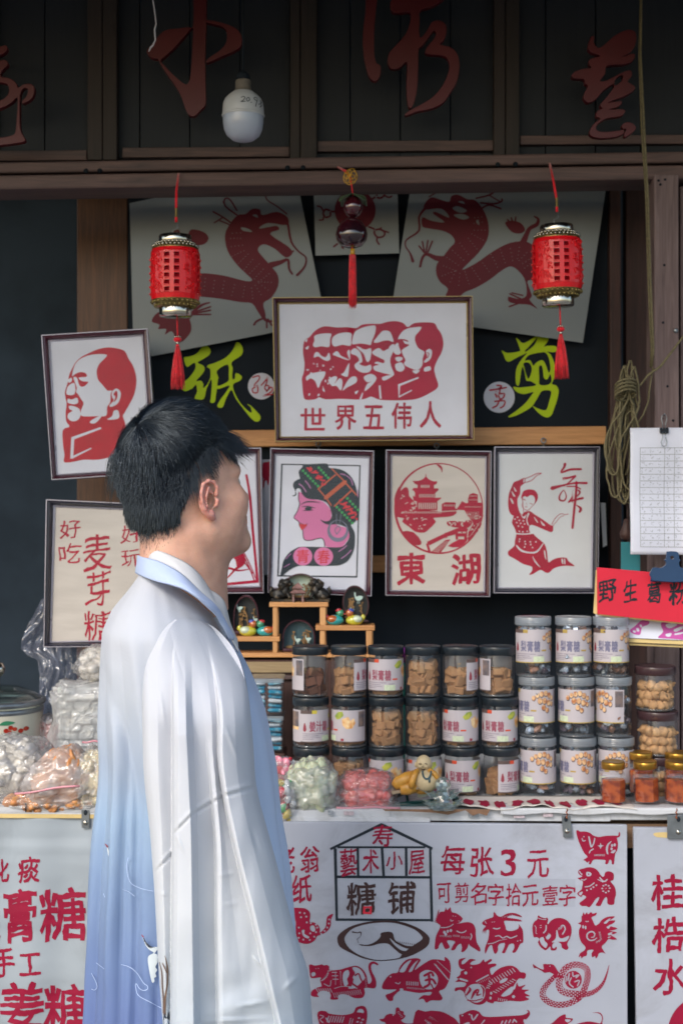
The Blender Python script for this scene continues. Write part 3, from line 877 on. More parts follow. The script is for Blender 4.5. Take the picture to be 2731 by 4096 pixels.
cut_obj(pl, M['pink'], t, [A('555,620 600,640 700,700 830,730 920,830 930,930 1000,1000 1110,1040 1135,1120 1090,1200 1040,1250 940,1252 860,1240 845,1180 820,1150 740,1165 660,1178 610,1150 600,1060 565,1010 555,960 500,915 530,860 560,800 565,740 552,680')], off=0.0008, name='face')
cut_obj(pl, M['navy'], t, [A('620,310 760,300 880,300 900,345 980,352 1080,385 1160,460 1205,560 1222,660 1245,690 1240,900 1180,975 1150,1000 1190,1080 1195,1180 1180,1290 1120,1400 1040,1450 960,1462 700,1465 600,1460 520,1475 440,1520 390,1560 375,1580 345,1582 360,1500 380,1410 440,1320 520,1265 600,1245 860,1250 1030,1250 1090,1210 1130,1140 1125,1080 1100,1030 1000,990 900,995 840,975 800,935 850,955 905,945 930,900 925,850 900,780 860,735 780,710 700,705 640,690 590,640 575,590 540,580 520,610 530,650 505,670 480,665 515,650 510,600 490,555 500,510 540,480 568,470 560,430 555,385 590,345')], off=0.0012, name='hair')
q = MB()
for s, w in (('555,620 552,700 565,760 535,850 500,915 555,960 565,1010 600,1060 605,1130 630,1170 700,1172 760,1155 820,1150 845,1190 850,1245', 9), ('575,770 640,735 740,735 800,750', (4, 14, 12, 3)), ('590,790 650,785 700,795 745,805', (6, 12, 12, 5)), ('600,835 660,830 720,830', (3, 14, 4)), ('560,970 620,995 660,980', (4, 10, 3))):
    flat(q, pl, [S(s, w)], off=0.0016)
flat(q, pl, [ellipse(*tr('665,812', *a_)[0], 14, 7)], off=.0018)
mesh_obj('outline', q, M['navy'], t)
cut_obj(pl, M['brightred'], t, [A('565,985 600,990 650,992 625,1030 590,1055 575,1030')], off=0.0018, name='lips')
q = MB(); dots = []
for (x0, y0, x1, y1, n) in ((605, 380, 775, 555, 7), (785, 345, 890, 460, 5), (1110, 695, 1230, 825, 5), (990, 795, 1165, 975, 7)):
    for i in range(n): dots.append(ellipse(*tr('%f,%f' % (x0 + (x1 - x0) * i / (n - 1), y0 + (y1 - y0) * i / (n - 1)), *a_)[0], 5.6, n=8))
flat(q, pl, dots, off=0.0018); mesh_obj('bead_dots', q, M['emerald'], t)
q = MB(); random.seed(5); dots = []
for (x0, y0, x1, y1, n) in ((650, 340, 850, 520, 13), (1040, 730, 1200, 920, 13)):
    for i in range(n):
        f = i / (n - 1); dots.append(stroke(tr('%f,%f %f,%f' % ((x0 + (x1 - x0) * f + random.uniform(-40, 30), y0 + (y1 - y0) * f + random.uniform(-15, 15)) + (x0 + (x1 - x0) * f + random.uniform(-20, 50), y0 + (y1 - y0) * f + random.uniform(-25, 35))), *a_), random.uniform(5, 9), 1))
flat(q, pl, dots, off=0.0018); mesh_obj('petal_marks', q, M['brightred'], t)
q = MB()
for s, w in (('930,355 1055,480 1215,660', 15), ('780,590 860,680 925,775', 15), ('975,425 775,590', 17), ('1085,505 860,690', 46), ('1150,610 960,785', 17)):
    flat(q, pl, [S(s, w, 1)], off=0.0017 + w * 1e-6)
mesh_obj('scarf_straps', q, M['orange'], t)
q = MB()
for s, w in (('560,530 600,560 640,620', 14), ('630,495 665,535 690,580', 14), ('1030,415 1060,420 1085,430', 14), ('1100,435 1150,480 1170,545', 12), ('1225,600 1228,650 1230,680', 10), ('1010,1300 1070,1260 1100,1230', 12), ('1040,1380 1110,1330 1150,1285', 12), ('410,1385 440,1350 465,1325', 10), ('385,1480 430,1455 455,1440', 9)):
    flat(q, pl, [S(s, w)], off=0.0018)
mesh_obj('highlights', q, M['lilac'], t)
q = MB(); c = tr('1000,1060', *a_)[0]
flat(q, pl, [ellipse(c[0], c[1] + 2, 42, 44, 28)], [ellipse(c[0] + 1, c[1] - 5, 33, 35, 28)], off=0.0021)
for s, w in (('985,870 985,1000', 7), ('1035,875 1020,1000', 7), ('1005,1010 965,1050 985,1100', 9), ('1005,1010 1030,1045 985,1105', 9)): flat(q, pl, [S(s, w)], off=0.0022)
mesh_obj('earring', q, M['slate'], t)
for cx, cy, ch in ((602, 1355, '青'), (838, 1358, '春')):
    c = tr('%f,%f' % (cx, cy), *a_)[0]
    cut_obj(pl, M['pink'], t, [ellipse(c[0], c[1], 38, 37, 28)], off=0.0019, name='disc')
    letter_objs(pl, [(ch, c[0] - 24, c[1] - 26, c[0] + 24, c[1] + 27)], M['brightred'], t, off=0.0024, bold=0.012)

# --- lake scene
a_ = (1520, 1750, 2.851)
t, pl = picture('framed_lake', 'plum framed round red paper cut of a pagoda lake with a bridge', 3.48,
                q4('62,145 1262,160 1245,1818 58,1802', *a_), q4('136,214 1192,236 1172,1752 130,1736', *a_), M['purple'], M['silver'], M['silver'], M['ricepaper'], a=0.05)
A, S = aff(*a_), sk(*a_)
C0 = tr('665,810', *a_)[0]
q = MB()
flat(q, pl, [ellipse(C0[0], C0[1], 507 / 2.851, 520 / 2.851, 60)], [ellipse(C0[0] + 2.5, C0[1] - 1, 487 / 2.851, 503 / 2.851, 60)], off=.0006)
flat(q, pl, [A('640,305 690,320 710,360 700,400 690,360 665,335')], off=.0009)
flat(q, pl, [A('160,700 215,560 235,620 215,750 215,860 185,880')], off=.0009)
mesh_obj('paper_cut', q, M['crimsonf'], t)
# pagoda
ad = [A('520,405 528,450 560,480 610,500 650,498 640,525 610,540 420,540 380,510 370,495 430,495 480,478 512,448', 2), A('425,540 612,540 612,585 425,585', 1), A('380,575 660,580 665,598 620,640 400,640 385,610 362,598', 1),
      A('395,640 625,640 625,690 395,690', 1), A('370,665 430,690 600,690 695,685 690,700 640,730 420,730 380,720', 1), A('415,725 650,725 650,830 415,830', 1),
      A('190,835 300,820 560,830 720,850 860,840 860,870 800,900 680,910 600,920 635,960 560,1040 500,1085 400,1075 330,1020 250,960 270,920 190,905', 2),
      A('215,860 215,700 240,600 300,565 325,610 330,670 380,720 420,800 430,850', 2), A('700,760 740,738 850,740 862,750 850,800 880,830 700,840', 1),
      A('890,790 930,725 980,750 1000,745 1000,700 1015,650 1060,632 1110,650 1110,740 1160,745 1160,830 1000,830 860,825', 1),
      A('960,830 1160,830 1155,960 1140,1020 1080,1110 1000,1180 1005,1080 1050,1000 1050,960', 2), A('760,960 850,950 930,960 1010,940 1050,970 1000,1030 900,1030 780,1010', 2),
      A('530,1190 720,1100 860,1040 985,1010 990,1070 760,1130 560,1230', 1), A('250,1075 380,1080 470,1190 440,1230 350,1200', 2), A('770,1240 880,1170 980,1130 985,1180 900,1250', 2), A('545,1200 575,1300 550,1310 520,1215', 1), A('735,1085 760,1085 765,1140 740,1150', 1), A('580,1300 740,1170 800,1160 690,1310', 1), A('850,1050 1000,1040 980,1160 860,1165', 1)]
cu = []
random.seed(8)
for (x0, y0, x1, y1, nx, ny, w, h) in ((458, 540, 565, 580, 5, 1, 12, 34), (440, 645, 620, 690, 9, 1, 10, 38), (430, 745, 640, 825, 9, 1, 12, 70), (240, 845, 700, 880, 20, 1, 12, 20), (720, 765, 850, 800, 7, 1, 9, 20), (1020, 660, 1100, 680, 5, 1, 7, 14), (1010, 705, 1110, 725, 6, 1, 8, 12), (960, 785, 1150, 805, 12, 1, 8, 12), (880, 1075, 980, 1110, 2, 1, 40, 16), (880, 1130, 960, 1150, 1, 1, 70, 30)):
    for i in range(nx):
        x = x0 + (x1 - x0) * (i + .5) / nx
        cu.append(tr('%f,%f %f,%f %f,%f %f,%f' % (x - w / 2, y0, x + w / 2, y0, x + w / 2, y0 + h, x - w / 2, y0 + h), *a_))
for i in range(70):
    x = random.choice([random.uniform(220, 420), random.uniform(270, 620), random.uniform(780, 1040), random.uniform(1000, 1150)])
    y = (random.uniform(620, 1000) if x < 420 else random.uniform(915, 1050) if x < 700 else random.uniform(955, 1015) if x < 960 else random.uniform(840, 1130))
    cu.append(ellipse(*tr('%f,%f' % (x, y), *a_)[0], random.uniform(2.5, 7), random.uniform(1.5, 3.4), 7, random.uniform(-40, 40)))
for i in range(9):
    f = i / 8; cu.append(S('%f,%f %f,%f' % (610 + 110 * f - 20, 1290 - 110 * f, 610 + 110 * f + 60, 1290 - 110 * f + 12), 6, 1))
for i in range(12):
    f = i / 11; cu.append(S('%f,%f %f,%f' % (1020 + 90 * f, 1130 - 130 * f, 1060 + 90 * f, 1080 - 130 * f), 4, 1))
for i in range(7): cu.append(S('%f,%f %f,%f' % (985 + 22 * i, 845, 1020 + 18 * i, 930), 5, 1))
cut_obj(pl, M['crimsonf'], t, ad, cu, off=0.0010)
letter_objs(pl, [('東', 1520 + 200 / 2.851, 1750 + 1325 / 2.851, 1520 + 508 / 2.851, 1750 + 1672 / 2.851), ('湖', 1520 + 815 / 2.851, 1750 + 1335 / 2.851, 1520 + 1130 / 2.851, 1750 + 1675 / 2.851)], M['crimsonf'], t, bold=0.03, rough=.02, wave=.04)

# --- dancer
a_ = (1900, 1750, 2.851)
t, pl = picture('framed_dancer', 'slate framed red paper cut of a dancer with one character', 3.47,
                q4('208,112 1405,110 1385,1778 202,1776', *a_), q4('272,186 1335,186 1310,1706 262,1706', *a_), M['greyframe'], M['silver'], M['silver'], M['greypaper'], a=0.05, h=0.02)
A, S = aff(*a_), sk(*a_)
cut_obj(pl, M['crimsonf'], t, [A('565,465 540,465 490,490 440,510 410,570 380,650 372,760 385,840 410,880 435,900 415,970 440,1020 465,1090 450,1180 440,1240 380,1290 370,1320 385,1350 450,1385 540,1440 620,1465 645,1480 645,1520 612,1565 660,1555 740,1510 800,1540 840,1540 890,1495 960,1470 1050,1462 1130,1465 1060,1410 1035,1372 940,1372 870,1400 830,1420 815,1300 790,1220 750,1180 700,1140 660,1100 620,1080 615,1010 660,1000 760,1040 870,1080 885,1010 850,995 760,930 680,880 620,840 560,850 530,880 505,850 485,790 480,700 510,640 515,560 565,515'),
        A('530,650 550,610 610,592 670,600 705,640 712,690 690,740 670,760 680,710 660,665 620,660 590,680 560,668 535,690 520,690')],
        [A('548,470 560,470 558,515 545,518', 1), A('395,690 420,710 435,755 415,745'), A('412,610 435,640 455,672 430,665'), A('435,560 450,580 470,615 450,610'),
         A('590,880 600,860 615,870 590,930 600,980 612,1005 590,990 580,940'), A('665,905 690,930 715,970 695,960'), A('740,950 770,975 795,1005 765,1000'),
         A('465,1090 560,1095 650,1085 650,1098 560,1108 465,1102'), A('470,1225 530,1280 620,1305 700,1290 765,1210 770,1222 705,1310 620,1322 520,1300 465,1240'), A('780,1290 795,1300 805,1395 790,1360'), A('650,1350 680,1400 740,1480 700,1450 665,1400'), A('980,1385 995,1385 1000,1440 985,1430'), A('1010,1385 1020,1385 1025,1440 1012,1440'), A('520,865 545,905 580,880 560,925 530,905')]
        + [ellipse(*tr(s, *a_)[0], 3.2, n=7) for s in '470,970 490,1010 535,1020 560,985 545,950 500,945 515,980 450,930 480,910 505,1160 565,1185 625,1190 690,1190 500,1185 570,1215 630,1220 500,1070 540,1075 590,1070 560,1250 650,1255'.split()])
q = MB()
for s, w in (('565,470 640,440 700,410 752,408', 8), ('545,520 640,490 690,440 750,412', 8), ('525,690 540,730 530,780 560,820 600,830 640,790 675,755', 6), ('870,990 910,920 970,870 1020,880 1058,872', 7), ('880,1010 930,950 970,905 1010,890', 6), ('540,700 570,715', 8), ('620,750 650,760', 7), ('585,745 580,770', 4), ('568,790 590,792', 8), ('535,690 550,860', 6)): flat(q, pl, [S(s, w)], off=0.0008)
mesh_obj('outline', q, M['crimsonf'], t)
q = MB()
for s, w in (('1020,300 1010,340 975,400 1080,365 1205,362', (34, 26, 20, 26, 24)), ('1140,440 1060,460 1000,470 1020,480', (26, 22, 30, 12)), ('1140,440 1080,500 1010,555', (20, 16, 14)), ('870,580 1000,545 1130,520 1270,520', (46, 22, 22, 26)),
             ('1000,600 960,660 960,710 1010,720 1035,670 1010,600', (10, 18, 22, 18, 14, 8)), ('1060,740 1100,680 1110,600 1105,740', (20, 14, 12, 10)), ('1060,740 1100,720 1225,690', (10, 20, 28)), ('1150,505 1145,640 1125,820 1105,1035', (24, 28, 28, 26)), ('1150,770 1200,810 1185,850', (8, 30, 26)), ('1170,600 1190,630 1140,690', (20, 22, 10)), ('1040,560 1140,560 1200,590', 14)):
    flat(q, pl, [S(s, w)], off=0.0008 + random.random() * 3e-4)
mesh_obj('character', q, M['crimsonf'], t)

# ---------------------------------------------------------------- dragon sheets
M['sheet'] = mat('dull_white_sheet', '#7d8588', 0.45, spec=0.5, var=0.06, vscale=3, bump=0.3, bscale=5)
M['darkcut'] = mat('dark_red_paper', '#5f1424', 0.55, spec=0.3, var=0.08)
def sheet(name, label, Y, quad, aff_):
    pl = Plane(Y)
    t = thing(name, label, 'paper', pl(sum(p[0] for p in quad) / len(quad), max(p[1] for p in quad)), 'papers pinned to the black board')
    q = MB(); flat(q, pl, [quad], off=0.0, thick=0.0012); mesh_obj('sheet', q, M['sheet'], t)
    return t, Plane(Y - 0.0014)
def scales(pts, a_, nx=22, seed=1):
    """rows of little holes following a body centre line: list of (x,y,halfwidth)"""
    out = []
    P3 = smooth_loop(pts, 6, False)
    for i in range(0, len(P3), 2):
        x, y, w = P3[i]; a, b = P3[max(i - 1, 0)], P3[min(i + 1, len(P3) - 1)]
        dx, dy = b[0] - a[0], b[1] - a[1]; l = math.hypot(dx, dy) or 1
        n = max(2, int(w / 9))
        for k in range(n):
            o = (k - (n - 1) / 2 + 0.25 * ((i // 2) % 2)) / n * 1.6 * w
            out.append(ellipse(*tr('%f,%f' % (x - dy / l * o, y + dx / l * o), *a_)[0], 1.6, 1.9, 6, math.degrees(math.atan2(dy, dx)) + 90))
    return out
a_ = (1331, 700, 1.12); A, S = aff(*a_), sk(*a_)
t, pl = sheet('dragon_sheet', 'right-hand white sheet with a dark red dragon facing left', 3.62, tr('350,42 1010,30 1222,56 1118,752 560,672 262,600', *a_), a_)
cut_obj(pl, M['darkcut'], t, [A('410,130 440,100 480,110 520,120 530,95 560,88 600,108 640,115 680,170 697,230 690,290 650,350 600,400 580,425 640,395 720,340 790,305 860,298 900,320 930,360 900,450 885,470 870,480 890,540 880,560 915,600 880,582 830,578 790,570 785,550 830,555 865,540 862,480 840,440 800,410 760,425 700,470 640,505 590,525 565,545 505,545 515,510 480,480 462,440 465,400 490,370 520,330 545,300 530,270 490,250 430,240 400,230 400,190 440,205 500,212 450,175 460,165 520,192 500,160 470,150 412,155'),
    A('770,215 800,205 840,215 860,245 840,262 800,255')], [A('535,150 560,140 600,160 570,170'), A('540,180 580,175 610,190 580,200'), A('560,120 580,118 590,130'), A('640,210 650,200 655,225')] + scales([(650, 190, 30), (650, 280, 45), (560, 360, 50), (520, 440, 45), (600, 460, 45), (720, 380, 50), (830, 350, 42), (880, 400, 40)], a_))
q = MB()
for s, w in (('640,105 700,90 725,70 708,62', 8), ('660,125 720,130 755,118 755,108', 8), ('665,150 700,135 752,152', 8), ('700,92 745,118', 6), ('412,150 385,190 385,250 330,290 325,320 345,350 358,388', (12, 9, 9, 7, 6, 7, 14)), ('430,98 480,70 510,62 516,40', 6),
             ('500,378 460,372 420,355 400,372 390,412', (30, 22, 14, 12, 10)), ('410,350 385,318', 7), ('410,348 400,298', 7), ('416,348 425,293', 7), ('422,352 445,296', 7), ('850,305 865,270 880,240 912,222 918,198 900,186', (30, 22, 18, 18, 12, 6)),
             ('795,215 780,200', 7), ('805,212 797,192', 7), ('815,212 818,188', 7), ('840,555 790,532', 7), ('835,562 785,548', 7), ('840,572 788,590', 7), ('850,540 800,528', 6)):
    flat(q, pl, [S(s, w)], off=0.0012 + random.random() * 4e-4)
mesh_obj('whiskers_and_claws', q, M['darkcut'], t)['kind'] = 'stuff'

a_ = (0, 700, 1.12); A, S = aff(*a_), sk(*a_)
t, pl = sheet('dragon_sheet', 'left-hand white sheet with a dark red dragon facing right', 3.62, tr('582,127 885,62 1335,48 1440,560 1455,660 600,828', *a_), a_)
cut_obj(pl, M['darkcut'], t, [A('1288,190 1240,165 1175,180 1165,155 1130,152 1100,175 1065,180 1030,220 1008,270 1020,340 1060,400 1100,440 1130,470 1100,475 1000,450 900,440 800,450 760,500 800,540 900,545 990,555 1080,570 1130,576 1160,620 1185,640 1190,625 1180,575 1215,550 1245,500 1245,450 1215,410 1180,370 1155,335 1180,310 1230,330 1280,370 1310,350 1290,320 1210,265 1250,245 1240,228 1210,232 1160,240 1200,215 1285,225'),
    A('850,250 880,245 920,260 935,285 915,310 870,315 840,300'), A('680,655 710,615 760,625 800,640 845,640 858,690 840,725 810,750 790,735 770,700 740,715 745,690 710,690 715,670')],
    [A('1080,235 1110,240 1130,255 1090,250'), A('1130,180 1150,178 1155,192')] + scales([(1060, 260, 35), (1070, 350, 45), (1140, 420, 45), (1190, 480, 45), (1130, 530, 38), (1000, 505, 42), (880, 490, 42), (800, 495, 36)], a_))
q = MB()
for s, w in (('1062,180 1010,140 1008,108 1030,110 1062,160', 7), ('1035,215 1000,190 955,165', 7), ('1000,190 960,215', 6), ('1035,225 985,205', 6), ('1010,140 1000,120', 6), ('1285,175 1240,140 1195,110 1195,75 1230,55', 6), ('1290,220 1305,300 1340,345 1370,370 1365,410 1330,450', (10, 9, 7, 7, 9, 12)),
             ('1210,405 1260,390 1290,380 1295,420 1310,445', (28, 18, 12, 10, 8)), ('1270,350 1290,330', 7), ('1290,360 1315,340', 7), ('1185,640 1150,655 1138,672', 9), ('1195,650 1195,685', 8), ('1200,645 1218,675', 8), ('1165,610 1190,650 1218,655', (18, 14, 8)),
             ('845,640 880,600 910,580 940,572', (16, 14, 10, 6)), ('870,615 945,590', 7), ('870,620 945,606', 7), ('865,625 945,625', 7), ('780,255 800,250 802,265', 8)):
    flat(q, pl, [S(s, w)], off=0.0012 + random.random() * 4e-4)
mesh_obj('whiskers_and_claws', q, M['darkcut'], t)['kind'] = 'stuff'

a_ = (1200, 640, 3.136); A, S = aff(*a_), sk(*a_)
t, pl = sheet('pearl_sheet', 'small white sheet with a dark red disc between the two dragon sheets', 3.62, tr('165,200 1215,190 1242,1170 195,1200', *a_), a_)
cut_obj(pl, M['darkcut'], t, [ellipse(*tr('690,630', *a_)[0], 82, 82, 36)])
q = MB()
for s, w in (('900,490 960,450 950,400 1000,370 1060,400 1050,450 1000,480 950,460', 26), ('1010,370 1010,330 1040,300', 22), ('1055,400 1085,360', 20), ('1055,445 1110,470 1150,455', 22), ('430,650 380,650 380,700 320,720 290,670 320,620 380,640', 24), ('290,640 260,590 215,580', 20), ('290,720 290,750 240,755', 20), ('860,840 930,870 930,920 970,970 1040,960 1060,910 1000,870 940,880', 24), ('1050,890 1110,910', 20), ('970,970 960,1010 990,1060', 22), ('1000,860 1020,850', 18), ('600,400 560,330 510,310', 26), ('520,1090 545,1110', 20), ('420,1090 470,1050', 22)):
    flat(q, pl, [S(s, w)], off=0.0009 + random.random() * 3e-4)
mesh_obj('flame_marks', q, M['darkcut'], t)['kind'] = 'stuff'
# ================================================================ hanging things
M['lantern'] = mat('lantern_red_plastic', '#f0101f', 0.3, spec=0.6, var=0.06, trans=0.0, sss=0.3, sssr=(0.01, .002, .002))
M['lanterndark'] = mat('lantern_inner_red', '#8a0f1c', 0.85, spec=.1, var=0.1)
M['silk'] = mat('red_silk_thread', '#e01428', 0.5, spec=0.3, var=0.2, vscale=120, sheen=0.3)
M['goldth'] = mat('gold_thread', '#c99a28', 0.4, spec=0.6, var=0.2, vscale=60)
M['goldplate'] = mat('antique_gold_plate', '#8f8050', 0.3, metal=0.85, var=0.25, vscale=40)
M['cream'] = mat('cream_bead', '#e6ddc4', 0.3, spec=0.6)

class Cyl:
    """maps (angle deg, height) onto a turned surface"""
    def __init__(s, c, prof): s.c = Vector(c); s.z = [p[1] for p in prof]; s.r = [p[0] for p in prof]
    def __call__(s, a, z, off=0.0):
        r = float(np.interp(z, s.z, s.r)) + off
        return s.c + Vector((r * math.sin(R(a)), -r * math.cos(R(a)), z))

def tassel(mb, top, L, r0, r1, n=46, seed=0, mi=0):
    rd = random.Random(seed)
    for i in range(n):
        a = rd.random() * 6.283; q = math.sqrt(rd.random())
        x, y = math.cos(a) * q, math.sin(a) * q
        l = L * rd.uniform(0.9, 1.0)
        pts = [top + Vector((x * r0, y * r0, 0)), top + Vector((x * (r0 + (r1 - r0) * .55), y * (r0 + (r1 - r0) * .55), -l * .35)), top + Vector((x * r1 * .95, y * r1 * .95, -l * .7)), top + Vector((x * r1 * 1.05 + rd.uniform(-1, 1) * .001, y * r1 * 1.05, -l))]
        mb.tube(pts, [0.0011, 0.0015, 0.0015, 0.0006], 4, mi)

def lantern(cx, y0):
    Y = 3.24; S = Y / FPX
    c = P(cx, y0, Y)                       # middle of the red drum
    t = thing('lantern', '', 'lantern', c, 'red drum lanterns with tassels hanging from the lower beam')
    R0, H = 0.0565, 0.0575
    # drum: pierced shell over a darker core
    q = MB(); q.lathe([(0.049, -H), (0.050, H)], 40, c); mesh_obj('core', q, M['lanterndark'], t)
    prof = [(R0 * .95, -H), (R0 * .99, -H * .86), (R0, -H * .5), (R0, H * .5), (R0 * .985, H * .86), (R0 * .93, H)]
    cm = Cyl(c, prof)
    q = MB()
    angs = []
    for s in range(4):
        b = s * 90
        angs += [b - 23, b - 20, b - 7, b + 6.5 - 3, b + 17 - 1, b + 20, b + 30, b + 45, b + 60]
    angs = sorted(set(round(a, 2) for a in angs)) + [337.0]
    zs = [-H, -H * .80] + [v for k in range(6) for v in (-H * .80 + (k + .18) * H * 1.62 / 6, -H * .80 + (k + .80) * H * 1.62 / 6)] + [H * .84, H]
    n0 = len(angs)
    for i in range(n0 - 1):
        a0, a1 = angs[i], angs[i + 1]
        mid = ((a0 + a1) / 2 + 23) % 90 - 23
        win_col = -20 < mid < -7 or 3.5 < mid < 16
        for j in range(len(zs) - 1):
            if win_col and 2 <= j <= 12 and j % 2 == 0: continue
            k = 1
            vs = [cm(a0, zs[j]), cm(a1, zs[j]), cm(a1, zs[j + 1]), cm(a0, zs[j + 1])]
            ins = [cm(a0, zs[j], -.003), cm(a1, zs[j], -.003), cm(a1, zs[j + 1], -.003), cm(a0, zs[j + 1], -.003)]
            q.add(vs + ins, [(0, 1, 2, 3), (0, 4, 5, 1), (1, 5, 6, 2), (2, 6, 7, 3), (3, 7, 4, 0)], 0, False)
    mesh_obj('drum', q, M['lantern'], t)
    q = MB()
    for s in range(4):
        for k in range(6):
            for a in (-13.5, 9.7):
                q.box(cm(s * 90 + a, -H * .80 + (k + .1) * H * 1.62 / 6, .0012), (0.014, 0.003, 0.0022), rot=Euler((0, 0, R(s * 90 + a))), b=.0006)
    mesh_obj('sill_strips', q, M['lantern'], t)['kind'] = 'stuff'
    q = MB(); rd = random.Random(4)
    for s in range(4):
        for k in range(26):
            a = s * 90 + 45 + rd.uniform(-17, 17); z = rd.uniform(-.85, .85) * H
            pts = [cm(a + 5 * math.cos(u) * rd.uniform(.7, 1.2), z + .006 * math.sin(u), .0008) for u in np.linspace(0, rd.uniform(2, 5), 6)]
            q.tube(pts, .0016, 5)
    mesh_obj('relief_scrolls', q, M['lantern'], t)['kind'] = 'stuff'
    q = MB(); q.lathe([(R0 * .93, H), (0.052, H + .008), (0.044, H + .013), (0.037, H + .014)], 40, c, cap=False); mesh_obj('shoulder', q, M['goldplate'], t)
    q = MB(); q.lathe([(0.036, H + .012), (0.0375, H + .014), (0.0375, H + .031), (0.036, H + .033), (0.030, H + .033), (0.0295, H + .02)], 40, c, cap=False); q.lathe([(0.0, H + .02), (.03, H + .02)], 24, c, cap=False); mesh_obj('top_cap', q, M['chrome'], t)
    q = MB()
    for row, (r, z, n) in enumerate(((0.051, H + .007, 34), (0.044, H + .0135, 30))):
        for i in range(n):
            a = 6.283 * (i + .5 * row) / n; q.blob(c + Vector((r * math.cos(a), r * math.sin(a), z)), 0.0032, 6, 4)
    mesh_obj('beads', q, M['chrome'], t)['kind'] = 'stuff'
    q = MB()
    q.lathe([(R0 * .94, -H), (0.0525, -H - .006), (0.046, -H - .013), (0.038, -H - .017)], 40, c, cap=False)
    for i in range(28):
        a = 6.283 * i / 28; q.blob(c + Vector((.052 * math.cos(a), .052 * math.sin(a), -H - .005)), (.005, .005, .004), 6, 4); q.blob(c + Vector((.046 * math.cos(a + .1), .046 * math.sin(a + .1), -H - .013)), .0035, 6, 4)
    mesh_obj('skirt', q, M['goldplate'], t)
    q = MB(); q.lathe([(0.035, -H - .014), (0.0365, -H - .018), (0.0365, -H - .034), (0.035, -H - .037), (0.0, -H - .037)], 40, c, cap=False); mesh_obj('bottom_cap', q, M['chrome'], t)
    # hanger: wire, gold wrap, cord to the beam
    top = c + Vector((0, 0, H + .033)); kx = 0.002
    q = MB(); q.tube([top + Vector((-.004, 0, -.004)), top + Vector((-.006, 0, .012)), top + Vector((.006, 0, .018)), top + Vector((0.002, 0, .030))], .0008, 6); q.tube([top + Vector((-.035, 0, -.004)), top + Vector((-.005, 0, .006)), top + Vector((.035, 0, -.004))], .0007, 5)
    mesh_obj('hanger', q, M['steel'], t)
    q = MB(); z1 = top.z + .030; zb = P(cx, 700 - (cx - 1365) * .0147, 3.29).z
    q.tube([(top.x + .002, Y, z1), (top.x + .002, Y, z1 + .012)], .0034, 8)
    q.tube([(top.x + .0005, Y, z1 + .028), (top.x - .001, Y + .02, z1 + .075), (top.x - .0005, 3.30, zb + .012)], .0018, 6); q.tube([(top.x + .003, Y, z1 + .028), (top.x + .001, Y + .02, z1 + .075), (top.x + .002, 3.30, zb + .012)], .0018, 6)
    mesh_obj('cord', q, M['silk'], t)
    q = MB()
    for i in range(8): q.lathe([(0.0024, -.0014), (.0036, 0), (.0024, .0014)], 8, (top.x + .002, Y, z1 + .013 + i * .0026), cap=False)
    mesh_obj('gold_wrap', q, M['goldplate'], t)
    # bead and tassel
    b = c + Vector((0.004, 0, -H - .037))
    q = MB(); q.tube([b, b + Vector((0.001, 0, -.045))], .0016, 6); q.blob(b + Vector((.001, 0, -.052)), (.0095, .0095, .006), 14, 8)
    q.blob(b + Vector((.001, 0, -.066)), (.0042, .0042, .0045), 10, 6)
    tassel(q, b + Vector((.001, 0, -.068)), .098, .004, .0155, 90, 3)
    mesh_obj('tassel', q, M['silk'], t)
    q = MB()
    for i in range(7):
        a = i * .9; q.blob(b + Vector((.001 + .006 * math.cos(a), .006 * math.sin(a), -.0455)), .0022, 6, 4)
    q.lathe([(.004, 0), (.0045, .003), (.004, .006)], 10, b + Vector((.001, 0, -.063)))
    mesh_obj('bead_cap', q, M['chrome'], t)
    return t
l1 = lantern(702, 1101)
l1['label'] = 'left red drum lantern, tassel hanging beside the profile portrait'
l2 = copy_tree(l1); d_ = P(2227, 1060, 3.24) - P(702, 1101, 3.24); l2.location += d_; l2.rotation_euler = (0, R(-1.2), R(4))
l2['label'] = 'right red drum lantern, tassel over the yellow-green character on the right'

# --- fruit charm
Y = 3.22; c = P(1406, 933, Y)
t = thing('fruit_charm', 'hanging charm of two glossy dark red fruits with a gold knot and red tassel', 'charm', c)
M['fruit'] = mat('glossy_dark_fruit', '#4e0f1c', 0.12, spec=0.8, var=0.5, vscale=6, col2='#22121c', coat=0.6)
M['leaf'] = mat('dark_leaf_enamel', '#3f5a3c', 0.35, spec=0.6, var=0.3, vscale=20)
q = MB(); q.lathe([(0, .036), (.008, .035), (.022, .027), (.033, .012), (.0365, -.003), (.034, -.016), (.024, -.028), (.010, -.033), (0, -.031)], 32, c, cap=False); mesh_obj('fruit', q, M['fruit'], t)
c2 = P(1412, 826, Y); q = MB(); q.blob(c2, (.022, .022, .025), 24, 16); mesh_obj('fruit', q, M['fruit'], t)
q = MB()
for k in range(4):
    a = R(40 + 90 * k)
    q.grid(lambda u, v: c2 + Vector((math.cos(a) * (.004 + .036 * v), math.sin(a) * (.004 + .036 * v), .026 - .020 * v * v)) + Vector((-math.sin(a), math.cos(a), 0)) * (u - .5) * .03 * math.sin(math.pi * min(.98, v * .9 + .08)), 6, 8)
o = mesh_obj('leaves', q, M['leaf'], t); so = o.modifiers.new('s', 'SOLIDIFY'); so.thickness = .0015
q = MB(); cz = c2 + Vector((0, 0, .025)); kt = P(1400, 706, Y)
q.tube([cz, kt], .0016, 6); q.tube([kt, P(1382, 685, Y + .02), P(1352, 668, 3.30)], [.002, .004, .003], 6)
b = P(1408, 996, Y) ; q.tube([P(1408, 966, Y), b], .0018, 6); tassel(q, P(1410, 1019, Y), .122, .0065, .0085, 80, 9)
mesh_obj('tassel', q, M['silk'], t)
